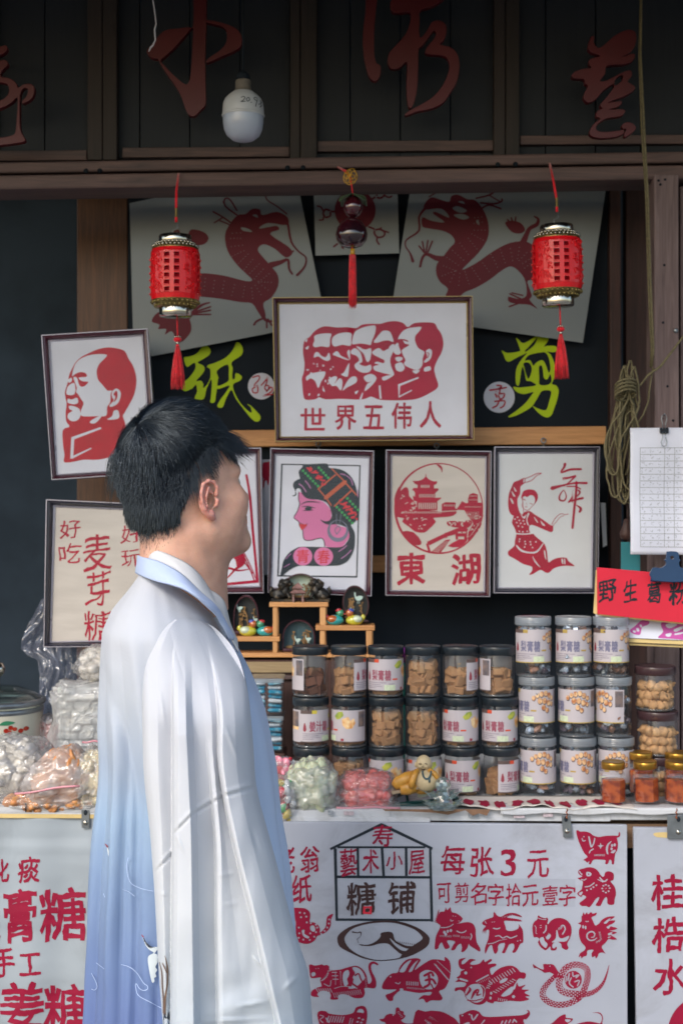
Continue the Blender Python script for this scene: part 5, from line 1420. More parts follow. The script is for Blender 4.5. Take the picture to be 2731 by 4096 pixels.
CLR = [(0, 0, 2130, 2705, 30, 216, 'text label'), (1, 0, 2291, 2705, 26, 216, 'text label'), (2, 0, 2441, 2705, 26, 216, 'text label, red card behind its lid'),
       (0, 1, 2144, 2943, -16, 216, 'label with nuts'), (1, 1, 2303, 2943, -36, 216, 'label with nuts and a red mark'), (2, 1, 2452, 2943, -84, 216, 'half-turned label and wrapped sweets'),
       (0, 2, 2150, 3184, -26, 216, 'nut label turned left'), (1, 2, 2310, 3184, -24, 216, 'nut label, half beside honey jar'), (2, 2, 2462, 3184, -40, 216, 'mostly hidden by a honey jar')]
for i, (c_, r_, x, y, rot, span, look) in enumerate(CLR):
    jar(x, y, 3.12, '%s clear-lidded jar, %s row, %s' % (ord_c[c_], rows[r_], look), 'clear-lidded jars of wrapped sweets stacked three high', 'clear', 'herb', rot, span, seed=50 + i, hgt=240, contents='wrapped')
for i, (x, y, h, lab) in enumerate(((2618, 2839, 178, 'upper brown-lidded jar of dried figs at the right end'), (2628, 3018, 178, 'middle brown-lidded jar of dried figs, second in its stack'), (2632, 3196, 178, 'lowest brown-lidded jar, almost hidden by honey jars'))):
    jar(x, y, 3.14, lab, 'brown-lidded jars of dried figs', 'brown', None, seed=80 + i, diam=165, hgt=h, contents='nuts')

M['honey'] = mat('dark_honey', '#7a2e12', .2, spec=.6, var=.4, vscale=50, col2='#a8501c', contrast=(.4, .6), sss=.4, sssr=(.02, .006, .002)); M['honeyglass'] = film('honey_glass', milk=.02, gloss=.03, rough=.04, ior=1.5)
M['goldlid'] = mat('gold_lid', '#b58a3c', .3, metal=.85, var=.1)
def honey(px, py, Y, label, w=104, h=180, tilt=0.0):
    b = P(px, py, Y); S = Y / FPX; R_ = w * S / 2; H_ = h * S
    t = thing('honey_jar', label, 'jar', b, 'small gold-lidded honey jars')
    q = MB(); q.lathe([(R_ * .88, 0), (R_, .004), (R_, H_ * .66), (R_ * .93, H_ * .74), (R_ * .78, H_ * .79), (R_ * .78, H_ * .84)], 8, b, cap=False, sm=False, a0=R(22.5), a1=R(382.5)); mesh_obj('glass', q, M['honeyglass'], t)
    q = MB(); q.lathe([(R_ * .8, .010), (R_ * .92, .012), (R_ * .92, H_ * .60), (0, H_ * .61)], 8, b, a0=R(22.5), a1=R(382.5), sm=False); mesh_obj('honey', q, M['honey'], t)
    q = MB(); q.lathe([(R_ * .86, H_ * .83), (R_ * .9, H_ * .84), (R_ * .9, H_ * .96), (R_ * .86, H_), (R_ * .78, H_ * .99), (0, H_ * .985)], 36, b, cap=False); mesh_obj('lid', q, M['goldlid'], t)
    t.rotation_euler = (0, R(tilt), 0)
    return t
honey(2450, 3224, 3.0, 'front-left honey jar with gold lid, standing on red paper cuts'); honey(2585, 3222, 3.0, 'middle honey jar with gold lid, leaning slightly left', tilt=-2.5)
honey(2560, 3186, 3.09, 'honey jar half hidden behind the two front ones'); honey(2712, 3222, 3.0, 'right honey jar cut by the picture edge', w=120); honey(2706, 3186, 3.10, 'gold-lidded honey jar behind the one at the right edge', w=110)

# ================================================================ what-not shelf and its ornaments
sh = thing('display_stand', 'small stepped pine stand holding ornaments above the jars', 'stand', P(1200, 2628, 3.40))
def board(x0, x1, y0, y1, Y=3.36, d=.075, m='pine', nm='shelf'):
    q = MB(); slab(q, [(x0, y0), (x1, y0), (x1, y1), (x0, y1)], Plane(Y), d); bevel(mesh_obj(nm, q, M[m], sh), .0015)
board(1077, 1313, 2409, 2428); board(880, 1119, 2546, 2566); board(1262, 1499, 2502, 2522); board(880, 1500, 2612, 2630)
for x0, x1, y0, y1 in ((1091, 1110, 2428, 2546), (1091, 1110, 2566, 2612), (1279, 1303, 2428, 2502), (1279, 1300, 2522, 2612), (1464, 1487, 2522, 2612), (890, 908, 2566, 2612)):
    board(x0, x1, y0, y1, 3.363, .008, 'pinez', 'upright'); board(x0 + 3, x1 + 5, y0, y1, 3.418, .008, 'pinez', 'upright')
bx = thing('wooden_box', 'plain tan box under the ornament stand beside the jars', 'box', onc(1030, 3000))
q = MB(); zt = P(0, 2632, 3.40).z; q.box((P(1060, 0, 3.42).x, 3.42, (zt + CT) / 2), (.40, .12, zt - CT - .002), b=.002); mesh_obj('carcass', q, M['darkred'], bx)
q = MB(); slab(q, [(860, 2648), (1185, 2648), (1185, 2690), (860, 2690)], Plane(3.352), .006); mesh_obj('front_rail', q, wood('tan_wood', '#8a7658', '#a8936e', 'x', .6), bx)
q = MB(); slab(q, [(900, 2702), (1180, 2702), (1180, 2716), (900, 2716)], Plane(3.350), .006); mesh_obj('front_rail', q, M['beam'], bx)

M['bronze'] = mat('dark_bronze', '#2b2a28', .4, metal=.4, var=.5, vscale=60, bump=.6, bscale=200, col2='#6a5a44', contrast=(.5, .75)); M['pinkstone'] = mat('pink_resin', '#8a6a66', .5, var=.3, vscale=90)
def lion(px, flip, lab):
    t = thing('lion_figurine', lab, 'figurine', P(px, 2408, 3.39), 'pair of bronze guardian lions'); b = P(px, 2408, 3.39); f = flip
    q = MB(); q.box(b + Vector((0, 0, .004)), (.058, .034, .008), b=.002)
    q.blob(b + Vector((-.010 * f, 0, .019)), (.019, .014, .014), 14, 10, nz=.3, seed=1)
    q.blob(b + Vector((.004 * f, 0, .027)), (.012, .012, .017), 12, 8, nz=.3, seed=2)
    q.blob(b + Vector((.008 * f, -.002, .046)), (.0105, .011, .0105), 14, 9, nz=.5, seed=3)
    q.blob(b + Vector((.017 * f, -.003, .043)), (.006, .006, .005), 8, 6)
    q.blob(b + Vector((-.002 * f, 0, .040)), (.010, .012, .012), 12, 8, nz=.8, seed=5)
    for s in (-1, 1):
        q.tube([b + Vector((.010 * f, s * .008, .024)), b + Vector((.015 * f, s * .008, .012)), b + Vector((.016 * f, s * .008, .009))], [.005, .004, .005], 7)
        q.blob(b + Vector((-.014 * f, s * .010, .013)), (.010, .006, .008), 8, 6)
    q.tube([b + Vector((-.026 * f, 0, .014)), b + Vector((-.031 * f, 0, .024)), b + Vector((-.026 * f, 0, .034)), b + Vector((-.022 * f, 0, .030))], [.003, .004, .006, .002], 7)
    mesh_obj('cast_body', q, M['bronze'], t); return t
lion(1133, 1, 'left bronze guardian lion on the top shelf'); lion(1270, -1, 'right bronze guardian lion on the top shelf')
t = thing('pagoda_ornament', 'tiny pinkish two-tier pavilion between the bronze lions', 'ornament', P(1192, 2408, 3.37)); b = P(1192, 2408, 3.37)
q = MB()
for x in (-.011, .011):
    for y in (-.008, .008): q.box(b + Vector((x, y, .010)), (.004, .004, .020))
q.box(b + Vector((0, 0, .021)), (.034, .026, .003), b=.001); q.lathe([(.026, 0), (.016, .006), (.012, .008)], 4, b + Vector((0, 0, .0225)), a0=R(45), a1=R(405), sm=False); q.box(b + Vector((0, 0, .032)), (.016, .014, .005)); q.lathe([(.020, 0), (.010, .006), (.001, .013)], 4, b + Vector((0, 0, .033)), a0=R(45), a1=R(405), sm=False)
mesh_obj('cast_body', q, M['pinkstone'], t)

M['plum'] = mat('plum_lacquer', '#3d1a26', .25, spec=.6); M['cork'] = mat('carved_cork', '#8a6a42', .8, var=.3, vscale=80); M['jade'] = mat('pale_jade_backing', '#8db0a4', .5, col2='#d0dcc8', vscale=20); M['darkteal'] = mat('dark_teal_backing', '#35535c', .5, var=.2); M['nearblack'] = mat('near_black_backing', '#1c2226', .5, var=.2); M['whitebird'] = mat('white_carving', '#b9d2cc', .6)
def dome(px, py, rx, ry, Y, lab, back, arch=True, tilt=0, foot=True, seed=0, birds=()):
    """glass-fronted cork picture: oval or arched rim, backing, carved trees, pane, foot"""
    t = thing('cork_picture', lab, 'ornament', P(px, py + ry, Y), 'glass-fronted cork pictures on the stand')
    pl = Plane(Y); pb = Plane(Y + .022)
    def ov(k):
        if arch: return [(px - rx * k, py + ry * k * .9)] + [(px + rx * k * math.cos(R(a)), py + ry * .1 + ry * k * 1.1 * -math.sin(R(a))) for a in range(180, -1, -12)] + [(px + rx * k, py + ry * k * .9)]
        return ellipse(px, py, rx * k, ry * k, 32, tilt)
    q = MB(); flat(q, pb, [ov(1)], thick=.002); mesh_obj('backing', q, M[back], t)
    q = MB(); flat(q, pb, [ov(1.0)], [ov(.92)], thick=.024); mesh_obj('rim', q, M['plum'], t)
    q = MB(); rd = random.Random(seed); pm = Plane(Y + .014)
    for k in range(5):
        x = px + rx * rd.uniform(-.6, .6); y = py + ry * .7; pts = [(x, y)]
        for j in range(5): x += rd.uniform(-.12, .12) * rx; y -= ry * rd.uniform(.12, .24); pts.append((x, y))
        flat(q, pm, [stroke(pts, [6, 5, 4, 3, 2], 2)], thick=.0015)
        for j in (2, 3, 4, 5): flat(q, pm, [ellipse(pts[j][0] + rd.uniform(-5, 5), pts[j][1], rd.uniform(4, 8), rd.uniform(2, 4), 8, rd.uniform(-30, 30))], off=.001 + rd.random() * .001, thick=.001)
    flat(q, pm, [ellipse(px - rx * .1, py + ry * .78, rx * .75, ry * .10, 16)], thick=.003)
    mesh_obj('carving', q, M['cork'], t)['kind'] = 'stuff'
    if birds:
        for bx_, by_, br in birds:
            q = MB(); flat(q, Plane(Y + .008), [smooth_loop([(bx_ - br * .9, by_ - br * 1.1), (bx_ - br * .6, by_ - br * 1.25), (bx_ - br * .45, by_ - br * .3), (bx_ + br * .2, by_ - br * .5), (bx_ + br * 1.1, by_ - br * .3), (bx_ + br * .5, by_ + br * .5), (bx_ - br * .4, by_ + br * .45), (bx_ - br * .75, by_ - br * .2)], 2), stroke([(bx_ - br * .1, by_ + br * .3), (bx_ - br * .15, by_ + br * 1.2)], 2, 1), stroke([(bx_ + br * .2, by_ + br * .3), (bx_ + br * .25, by_ + br * 1.2)], 2, 1)], thick=.002); mesh_obj('bird', q, M['whitebird'], t)
    q = MB(); V_, T_ = fill([ov(.95)]); q.add([pl(v[0], v[1]) for v in V_], [tuple(f[::-1]) for f in T_]); mesh_obj('glass_pane', q, M['glass'], t)
    if foot:
        q = MB(); yb = py + ry * .93; slab(q, [(px - rx * .95, yb), (px + rx * .95, yb), (px + rx * 1.05, yb + 12), (px - rx * 1.05, yb + 12)], Plane(Y - .005), .034); bevel(mesh_obj('foot', q, M['plum'], t), .002)
    return t
dome(1203, 2345, 70, 52, 3.405, 'arched pale green cork picture behind the bronze lions', 'jade', seed=1)
dome(987, 2455, 50, 76, 3.385, 'tall arched black cork picture at the left of the stand', 'nearblack', seed=2, birds=((958, 2432, 13), (1022, 2478, 10)))
dome(1196, 2538, 65, 62, 3.385, 'round teal cork picture with two white birds in the central bay', 'darkteal', seed=3, birds=((1190, 2560, 13), (1232, 2556, 12)))
dome(1422, 2412, 52, 72, 3.40, 'oval dark cork picture with pale birds on the right shelf', 'nearblack', arch=False, tilt=-8, seed=4, birds=((1432, 2392, 18), (1408, 2440, 9)))
for s_ in ((1422, 2488),):
    pass

enam = [mat('duck_enamel_%s' % n, c, .15, spec=.8, var=.05, coat=.5) for n, c in (('yellow', '#c4bd3c'), ('teal', '#2f9a9c'), ('orange', '#b5602c'), ('red', '#b32a34'), ('blue', '#3a4fa8'), ('white', '#c4d0b8'), ('green', '#3f8f6a'))]
def duck(px, py, f, cols, lab):
    b = P(px, py, 3.375); t = thing('duck_figurine', lab, 'figurine', b, 'painted mandarin ducks')
    q = MB(); q.blob(b + Vector((0, 0, .012)), (.021, .013, .0125), 16, 10); mesh_obj('body', q, enam[cols[0]], t)
    q = MB(); q.blob(b + Vector((-.006 * f, -.006, .015)), (.013, .009, .009), 12, 8); mesh_obj('wing', q, enam[cols[1]], t)
    q = MB(); q.blob(b + Vector((.012 * f, 0, .029)), (.0095, .009, .0095), 14, 9); mesh_obj('head', q, enam[cols[2]], t)
    q = MB(); q.blob(b + Vector((.009 * f, 0, .035)), (.008, .007, .005), 12, 7); mesh_obj('crest', q, enam[cols[3]], t)
    q = MB(); q.blob(b + Vector((.021 * f, 0, .027)), (.005, .003, .002), 8, 5); mesh_obj('beak', q, enam[3], t)
    q = MB(); q.blob(b + Vector((-.020 * f, 0, .019)), (.006, .004, .007), 8, 6); mesh_obj('tail', q, enam[cols[4]], t)
duck(1340, 2501, 1, (1, 2, 6, 3, 3), 'green-headed mandarin duck with red crest on the right shelf'); duck(1418, 2501, -1, (0, 5, 2, 4, 0), 'yellow mandarin duck with blue crest on the right shelf')
duck(992, 2545, 1, (0, 5, 2, 4, 0), 'yellow mandarin duck with blue crest on the left shelf'); duck(1062, 2545, -1, (1, 2, 6, 3, 3), 'teal mandarin duck with red crest on the left shelf')

# ================================================================ clear boxes with blue wrappers
M['bluewrap'] = mat('blue_wrapper', '#2c7fa0', .2, spec=.7, var=.3, vscale=30, col2='#9fc4d2', contrast=(.45, .6)); M['whitewrap'] = mat('white_wrapper', '#b8c2cc', .3, var=.15, vscale=60)
for k, (y0, y1, lab) in enumerate(((2712, 2860, 'upper clear box of blue-wrapped sweets beside the jars'), (2862, 3012, 'lower clear box of blue-wrapped sweets beside the jars'))):
    t = thing('sweets_box', lab, 'box', P(1070, y1, 3.2), 'clear boxes of blue-wrapped sweets')
    a, b = P(1000, y0, 3.2), P(1132, y1, 3.2); c = (a + b) / 2 + Vector((0, .05, 0)); d = (b.x - a.x, .10, a.z - b.z - .002)
    q = MB(); q.box(c, d, b=.003); mesh_obj('plastic_shell', q, M['jarclear'], t)
    q = MB(); q.box(c + Vector((0, 0, d[2] / 2 - .006)), (d[0] + .003, .103, .010), b=.002); mesh_obj('lid', q, M['lidclear'], t)
    rd = random.Random(k)
    for j in range(7):
        for i in range(2):
            q = MB(); q.box(c + Vector((-d[0] / 4 + i * d[0] / 2, -.035 + .01 * (j % 2), -d[2] / 2 + .008 + j * .0105)), (d[0] / 2 - .006, .03, .0085), rot=Euler((rd.uniform(-.2, .2), rd.uniform(-.12, .12), rd.uniform(-.1, .1))), b=.003); mesh_obj('wrapped_sweet', q, M['bluewrap'] if (i + j) % 3 else M['whitewrap'], t)
q = MB()
bx2 = thing('carton', 'dark carton under the clear boxes of blue-wrapped sweets', 'box', onc(1060, 3170)); a, b = P(990, 3014, 3.2), P(1140, 3180, 3.2)
q.box(((a.x + b.x) / 2, 3.25, (a.z + CT) / 2), (b.x - a.x, .1, a.z - CT - .001), b=.002); mesh_obj('carcass', q, M['darkred'], bx2)

# ================================================================ bags
M['bagfilm'] = film('clear_bag_film', milk=.20, gloss=.05, rough=.10, bump=.8, bscale=42, milkcol=(.85, .87, .92)); M['bagmilky'] = film('milky_bag_film', milk=.30, gloss=.05, rough=.12, bump=.8, bscale=38, milkcol=(.86, .86, .88))
def bag(name, label, px, py, Y, w, h, d, film_m, inner, seed=0, top=None, lean=0, cat='bag', group='plastic bags of sweets on the counter', zip_=None, sup=2.6):
    """a filled bag: wrinkled film round pieces; px,py = bottom centre; w,h picture px; d metres deep"""
    b = P(px, py, Y); S = Y / FPX; W_, H_ = w * S / 2, h * S
    t = thing(name, label, cat, b, group)
    rd = random.Random(seed)
    def srf(u, v, k=1.0):
        a = 2 * math.pi * u; e = (v - .5) * math.pi
        ce, se = math.cos(e), math.sin(e)
        pw = 2 / sup
        x = math.copysign(abs(math.cos(a)) ** pw, math.cos(a)) * ce ** (pw * .8); y = math.copysign(abs(math.sin(a)) ** pw, math.sin(a)) * ce ** (pw * .8); z = math.copysign(abs(se) ** pw, se)
        if top is not None and z > 0: x *= 1 - top * z; y *= 1 - top * z
        n_ = noise.noise(Vector((x * 2.2 + seed, y * 2.2, z * 2.2))) * .16 + noise.noise(Vector((x * 6 + seed, y * 6, z * 6))) * .07 + abs(noise.noise(Vector((x * 3.3, y * 3 + seed, z * 4.4)))) * -.10
        n_ += .06 * abs(noise.noise(Vector((x * 9, y * 9 + seed, z * 9)))) + .035 * abs(noise.noise(Vector((x * 21, y * 21 + seed, z * 21))))
        if z < -.7: n_ *= .3
        r = k * (1 + n_)
        return b + Vector((x * W_ * r + lean * (z + 1) * H_ / 2, y * d / 2 * r, (z * (r if z > -.6 else 1) + 1) * H_ / 2))
    q = MB(); q.grid(lambda u, v: srf(u, v), 110, 60, True); mesh_obj('film', q, film_m, t)
    inner(t, srf, b, W_, H_, d, rd)
    if zip_:
        q = MB(); (x0, y0, x1, y1) = zip_; yy = Y - d / 2 - .004
        q.tube([P(x0 + (x1 - x0) * f, y0 + (y1 - y0) * f + 3 * math.sin(f * 7), yy) for f in np.linspace(0, 1, 9)], .0022, 6, flat=.4); mesh_obj('zip_strip', q, M['zip'], t)
    return t
M['baghaze'] = film('hazy_bag_film', milk=.52, gloss=.05, rough=.14, bump=.8, bscale=34, milkcol=(.80, .80, .82))
M['zip'] = mat('pink_zip_strip', '#cf8f9c', .3, spec=.6)
def pieces(m, shape, n, kk=.8, box=False, nm='sweets', as_parts=True, mats=None):
    def f(t, srf, b, W_, H_, d, rd):
        q = MB(); first = None
        for i in range(n):
            u, v = rd.random(), rd.uniform(.08, .93); k = kk * (1 - .45 * (rd.random() ** 2))
            c = srf(u, v, k)
            if c.y > b.y + d * .25 : continue
            E = Euler((rd.uniform(-.6, .6), rd.uniform(-.6, .6), rd.uniform(0, 3)))
            if box: q.box(c, shape, rot=E, b=min(shape) * .2, mi=rd.randrange(len(mats)) if mats else 0)
            else: q.blob(c, shape, 10, 7, M=E.to_matrix(), nz=.15, seed=i, mi=rd.randrange(len(mats)) if mats else 0)
        # a filled core so nothing behind shows through
        q.grid(lambda u, v: srf(u, v, kk * .72), 20, 12, True)
        mesh_obj(nm, q, mats if mats else m, t)['kind'] = 'stuff'
    return f
M['palecandy'] = mat('pale_celadon_sweet', '#b4bb9f', .35, spec=.5, var=.12, vscale=30, sss=.3); M['pinkcandy'] = mat('coral_sugar', '#e0605a', .4, spec=.5, var=.15, vscale=50, sss=.3, sssr=(.01, .003, .003)); M['whitecandy'] = mat('white_nougat', '#c9c4ba', .6, var=.12, vscale=30); M['greycandy'] = mat('grey_nougat', '#8f9298', .6, var=.2, vscale=30); M['orangecandy'] = mat('amber_jelly', '#c48a58', .35, spec=.5, var=.2, vscale=30, sss=.4, sssr=(.01, .005, .002)); M['cream2'] = mat('cream_jelly', '#d3c6a4', .35, spec=.5, var=.12, vscale=30, sss=.3)
bag('sweets_bag', 'rounded clear bag of pale green-white sweets in front of the jars', 1250, 3252, 2.99 + .03, 240, 214, .13, M['bagmilky'], pieces(M['palecandy'], (.015, .012, .028), 110, .70), seed=1, top=.25)
bag('sweets_bag', 'flat clear bag of coral pink sugar in front of the jars', 1465, 3226, 3.03, 232, 142, .10, M['bagfilm'], pieces(M['pinkcandy'], (.012, .010, .010), 240, .76), seed=2, top=.12, sup=4.5)
t = thing('bag_flap', 'flattened pink zip edge of the coral bag lying on the counter rim', 'bag flap', onc(1470, 3238)); q = MB()
q.grid(lambda u, v: P(1340 + 260 * u, 3205 + 32 * v + 3 * math.sin(u * 9), 3.0 - .03 * v) + Vector((0, 0, .002 * math.sin(u * 23))), 26, 4); mesh_obj('film', q, M['bagmilky'], t)
q = MB(); q.tube([P(1345 + 255 * f, 3231 + 2 * math.sin(f * 8), 2.972) for f in np.linspace(0, 1, 12)], .0022, 6, flat=.5); mesh_obj('zip_strip', q, M['zip'], t)
cc = [mat('foil_sweet_%s' % n, c, .2, spec=.8, var=.3, vscale=60) for n, c in (('red', '#b8323c'), ('pink', '#cf7f94'), ('green', '#3f9a5c'), ('yellow', '#c8b03c'), ('white', '#c8ccd0'), ('orange', '#c8643c'))]
bag('sweets_bag', 'bag of brightly coloured foil sweets touching the robe', 1132, 3278, 2.985, 112, 170, .09, M['bagfilm'], pieces(None, (.008, .008, .012), 90, .76, mats=cc), seed=3)
bag('sweets_packet', 'small pink patterned packet standing behind the coloured foil sweets', 1125, 3130, 3.1, 105, 100, .05, M['bagfilm'], pieces(None, (.012, .006, .012), 40, .8, mats=cc[:2] + cc[4:5]), seed=4, sup=4)
# left side
def blocks(t, srf, b, W_, H_, d, rd):
    rows_ = 9; hh = H_ * .93 / rows_
    for r in range(rows_):
        k = 3 if r % 2 else 2; n_ = k + (r == 2)
        x = -W_ * .84
        while x < W_ * .8:
            w_ = rd.uniform(.028, .05); w_ = min(w_, W_ * .86 - x)
            if w_ < .012: break
            q = MB(); q.box(b + Vector((x + w_ / 2, -d * .26 + rd.uniform(-.004, .004), H_ * .03 + hh * (r + .5))), (w_ - .003, d * .3, hh - .003), rot=Euler((rd.uniform(-.05, .05), rd.uniform(-.04, .04), rd.uniform(-.05, .05))), b=.0022); mesh_obj('sweet_block', q, M['block'], t); x += w_
    q = MB(); q.box(b + Vector((0, d * .1, H_ / 2)), (W_ * 1.5, d * .45, H_ * .9)); mesh_obj('stacked_core', q, M['block'], t)
M['block'] = mat('grey_white_block', '#b3b8b6', .6, var=.08, vscale=20)
bag('sweets_bag', 'tall milky bag packed with rows of grey-white blocks', 372, 3010, 3.3, 290, 290, .16, M['baghaze'], blocks, seed=5, sup=6)
bag('sweets_bag', 'small bag of cream pieces on top of the tall block bag', 400, 2722, 3.28, 190, 140, .12, M['bagmilky'], pieces(M['whitecandy'], (.014, .012, .011), 70, .74), seed=6, top=.3)
bag('sweets_bag', 'bag of cream and grey nougat cubes at the left edge', 52, 3190, 3.06, 310, 250, .15, M['bagmilky'], pieces(None, (.022, .020, .016), 130, .74, box=True, mats=[M['whitecandy'], M['greycandy'], M['whitecandy']]), seed=7, top=.25, lean=.1)
bag('sweets_bag', 'clear zip bag of amber jelly discs at front left', 215, 3222, 3.0, 290, 240, .12, M['baghaze'], pieces(M['orangecandy'], (.020, .007, .020), 60, .74), seed=8, top=.55, lean=.25, zip_=(60, 3175, 320, 3142))
bag('sweets_bag', 'clear bag of cream jelly rings right against the robe on the left', 385, 3226, 3.0, 165, 235, .11, M['bagmilky'], pieces(M['cream2'], (.016, .007, .016), 50, .72), seed=9, top=.2, zip_=(330, 2968, 400, 2966))
bag('sweets_bag', 'thin bag of amber sweets lying along the left counter edge', 190, 3236, 2.985, 470, 60, .06, M['bagfilm'], pieces(M['orangecandy'], (.014, .010, .009), 90, .7), seed=10)
# plastic sheet hanging behind the notice
t = thing('plastic_sheet', 'crumpled clear plastic sheeting hanging behind the framed notice', 'plastic sheet', P(190, 2900, 3.52))
q = MB()
LF = [(2395, 168), (2450, 140), (2500, 112), (2560, 88), (2595, 84), (2620, 110), (2640, 150), (2700, 160), (2800, 156), (2900, 150), (2960, 150)]
def ps(u, v):
    y = 2395 + 565 * v; x0 = float(np.interp(y, [a for a, b in LF], [b for a, b in LF])); x = x0 + (330 - x0) * u
    k = 3.52 + .03 * noise.noise(Vector((u * 4, v * 5, 1))) + .02 * noise.noise(Vector((u * 9 + v * 6, v * 9, 4))) + .012 * abs(noise.noise(Vector((u * 14 - v * 9, v * 14, 8)))); return P(x, y, k)
q.grid(ps, 40, 70); mesh_obj('film', q, film('sheeting_film', tint=(.9, .92, 1), milk=.28, gloss=.10, rough=.14, bump=.5, bscale=14, milkcol=(.62, .66, .85)), t)
# red printed bag
bag('sweets_bag', 'small bag with red printed squares between pot and block bag', 212, 3010, 3.32, 110, 150, .08, M['bagmilky'], pieces(None, (.013, .008, .016), 24, .8, box=True, mats=[cc[0], M['whitewrap']]), seed=11, sup=4)

# enamel pot
M['enamel'] = mat('cream_enamel', '#c9c7b8', .2, spec=.6, var=.03); M['cherry'] = mat('cherry_print', '#8c1414', .25, spec=.5, col2='#b03a20', vscale=70); M['leafprint'] = mat('leaf_print', '#2f7a58', .3); M['lidglass'] = film('dark_lid_glass', tint=(.35, .42, .42), milk=.10, gloss=.05, rough=.06, milkcol=(.3, .36, .36))
b = P(-22, 3000, 3.30); S = 3.30 / FPX; Rp = 192 * S
t = thing('enamel_pot', 'cream enamel pot with printed cherries and a glass lid, cut by the left edge', 'pot', b)
zt = (3000 - 2838) * S
prof = [(Rp * .9, 0), (Rp * .97, .008), (Rp, .03), (Rp, zt - .004)]
q = MB(); q.lathe(prof + [(Rp * 1.01, zt)], 56, b, cap=False); mesh_obj('body', q, M['enamel'], t)
q = MB(); q.lathe([(Rp * .99, zt - .004), (Rp * 1.02, zt), (Rp * 1.02, zt + .008), (Rp * .99, zt + .010)], 56, b, cap=False); q.lathe([(Rp * 1.03, zt + .014), (Rp * 1.06, zt + .018), (Rp * 1.05, zt + .026), (Rp * .99, zt + .028)], 56, b, cap=False); mesh_obj('rim', q, M['steel'], t)
q = MB(); q.lathe([(Rp * 1.0, zt + .027), (Rp * .8, zt + .040), (Rp * .5, zt + .052), (0, zt + .058)], 56, b, cap=False); mesh_obj('lid', q, M['lidglass'], t)
q = MB(); q.lathe([(.006, zt + .058), (.006, zt + .075), (.016, zt + .085), (.018, zt + .095), (.012, zt + .108), (0, zt + .112)], 20, b + Vector((.008, 0, 0)), cap=False); mesh_obj('knob', q, M['chrome'], t)
cm = Cyl(b, [(Rp, 0), (Rp, .2)])
def onpot(px, py, off):
    X = (px + 22) * S; return b + Vector((X, -math.sqrt(max(1e-6, (Rp + off) ** 2 - X * X)), (3000 - py) * S))
q = MB()
for x, y, r in ((66, 2897, 9), (82, 2887, 9), (96, 2893, 8), (115, 2902, 9), (132, 2896, 9), (78, 2905, 9)):
    V_, T_ = fill([ellipse(x, y, r, n=12)]); q.add([onpot(v[0], v[1], .0008 + x * 1e-6) for v in V_], [tuple(f[::-1]) for f in T_])
mesh_obj('cherries_print', q, M['cherry'], t)
q = MB(); V_, T_ = fill([smooth_loop([(42, 2874), (55, 2862), (75, 2860), (98, 2868), (75, 2876), (55, 2876)], 2), stroke([(20, 2890), (36, 2878), (55, 2868)], 2, 2)]); q.add([onpot(v[0], v[1], .0009) for v in V_], [tuple(f[::-1]) for f in T_]); mesh_obj('leaf_print', q, M['leafprint'], t)

# ================================================================ figure, lotus, glass, paper cuts on the counter
M['ochre'] = mat('ochre_glaze', '#c48f3c', .35, spec=.5, var=.15, vscale=40); M['skinstone'] = mat('cream_resin', '#c2b08c', .45, spec=.4, var=.08, vscale=30)
b = P(1690, 3150, 2.995)
t = thing('laughing_monk_figurine', 'reclining bald laughing monk figurine in ochre robe with dark beads', 'figurine', b)
def fp(px, py, dy=0): return P(px, py + 14, 2.995 + dy)
q = MB(); q.blob(fp(1694, 3040), (.0165, .016, .018), 24, 16); q.blob(fp(1722, 3045, .002), (.004, .003, .006), 8, 6); q.blob(fp(1664, 3045, .002), (.004, .003, .006), 8, 6)
q.blob(fp(1688, 3048, -.015), (.003, .004, .003), 8, 6); q.blob(fp(1680, 3052, -.012), (.006, .005, .004), 8, 6); q.blob(fp(1702, 3052, -.012), (.006, .005, .004), 8, 6); mesh_obj('head', q, M['skinstone'], t)
q = MB(); q.blob(fp(1705, 3108, -.004), (.027, .022, .024), 24, 16); mesh_obj('belly', q, M['skinstone'], t)
q = MB()
q.blob(fp(1690, 3108, .008), (.034, .022, .028), 24, 16, nz=.1)
q.tube([fp(1668, 3066, -.012), fp(1656, 3090, -.018), fp(1646, 3118, -.02), fp(1644, 3138, -.018)], [.005, .0065, .007, .006], 10)
q.tube([fp(1715, 3066, -.012), fp(1738, 3082, -.018), fp(1750, 3100, -.018), fp(1758, 3120, -.01)], [.005, .006, .005, .004], 10)
q.tube([fp(1660, 3090, 0), fp(1625, 3100, -.004), fp(1592, 3118, -.006), fp(1578, 3130, -.004)], [.013, .014, .014, .010], 14)
q.tube([fp(1660, 3130, 0), fp(1630, 3138, -.008), fp(1600, 3142, -.008)], [.014, .015, .012], 14)
mesh_obj('robe', q, M['ochre'], t)
q = MB()
for k in np.linspace(0, math.pi, 15): q.blob(fp(1706 - 17 * math.cos(k), 3072 + 30 * math.sin(k), -.024 - .002 * math.sin(k)), .0022, 6, 4)
q.tube([fp(1716, 3100, -.027), fp(1717, 3116, -.026)], .002, 6); mesh_obj('beads', q, M['darkteal'], t)
q = MB()
for x in (1680, 1702): q.tube([fp(x - 5, 3042, -.0145), fp(x, 3040, -.0165), fp(x + 5, 3043, -.0145)], .0009, 5)
q.tube([fp(1684, 3062, -.0135), fp(1691, 3066, -.0155), fp(1700, 3062, -.0135)], .0012, 5); mesh_obj('face_lines', q, M['brownink'], t)
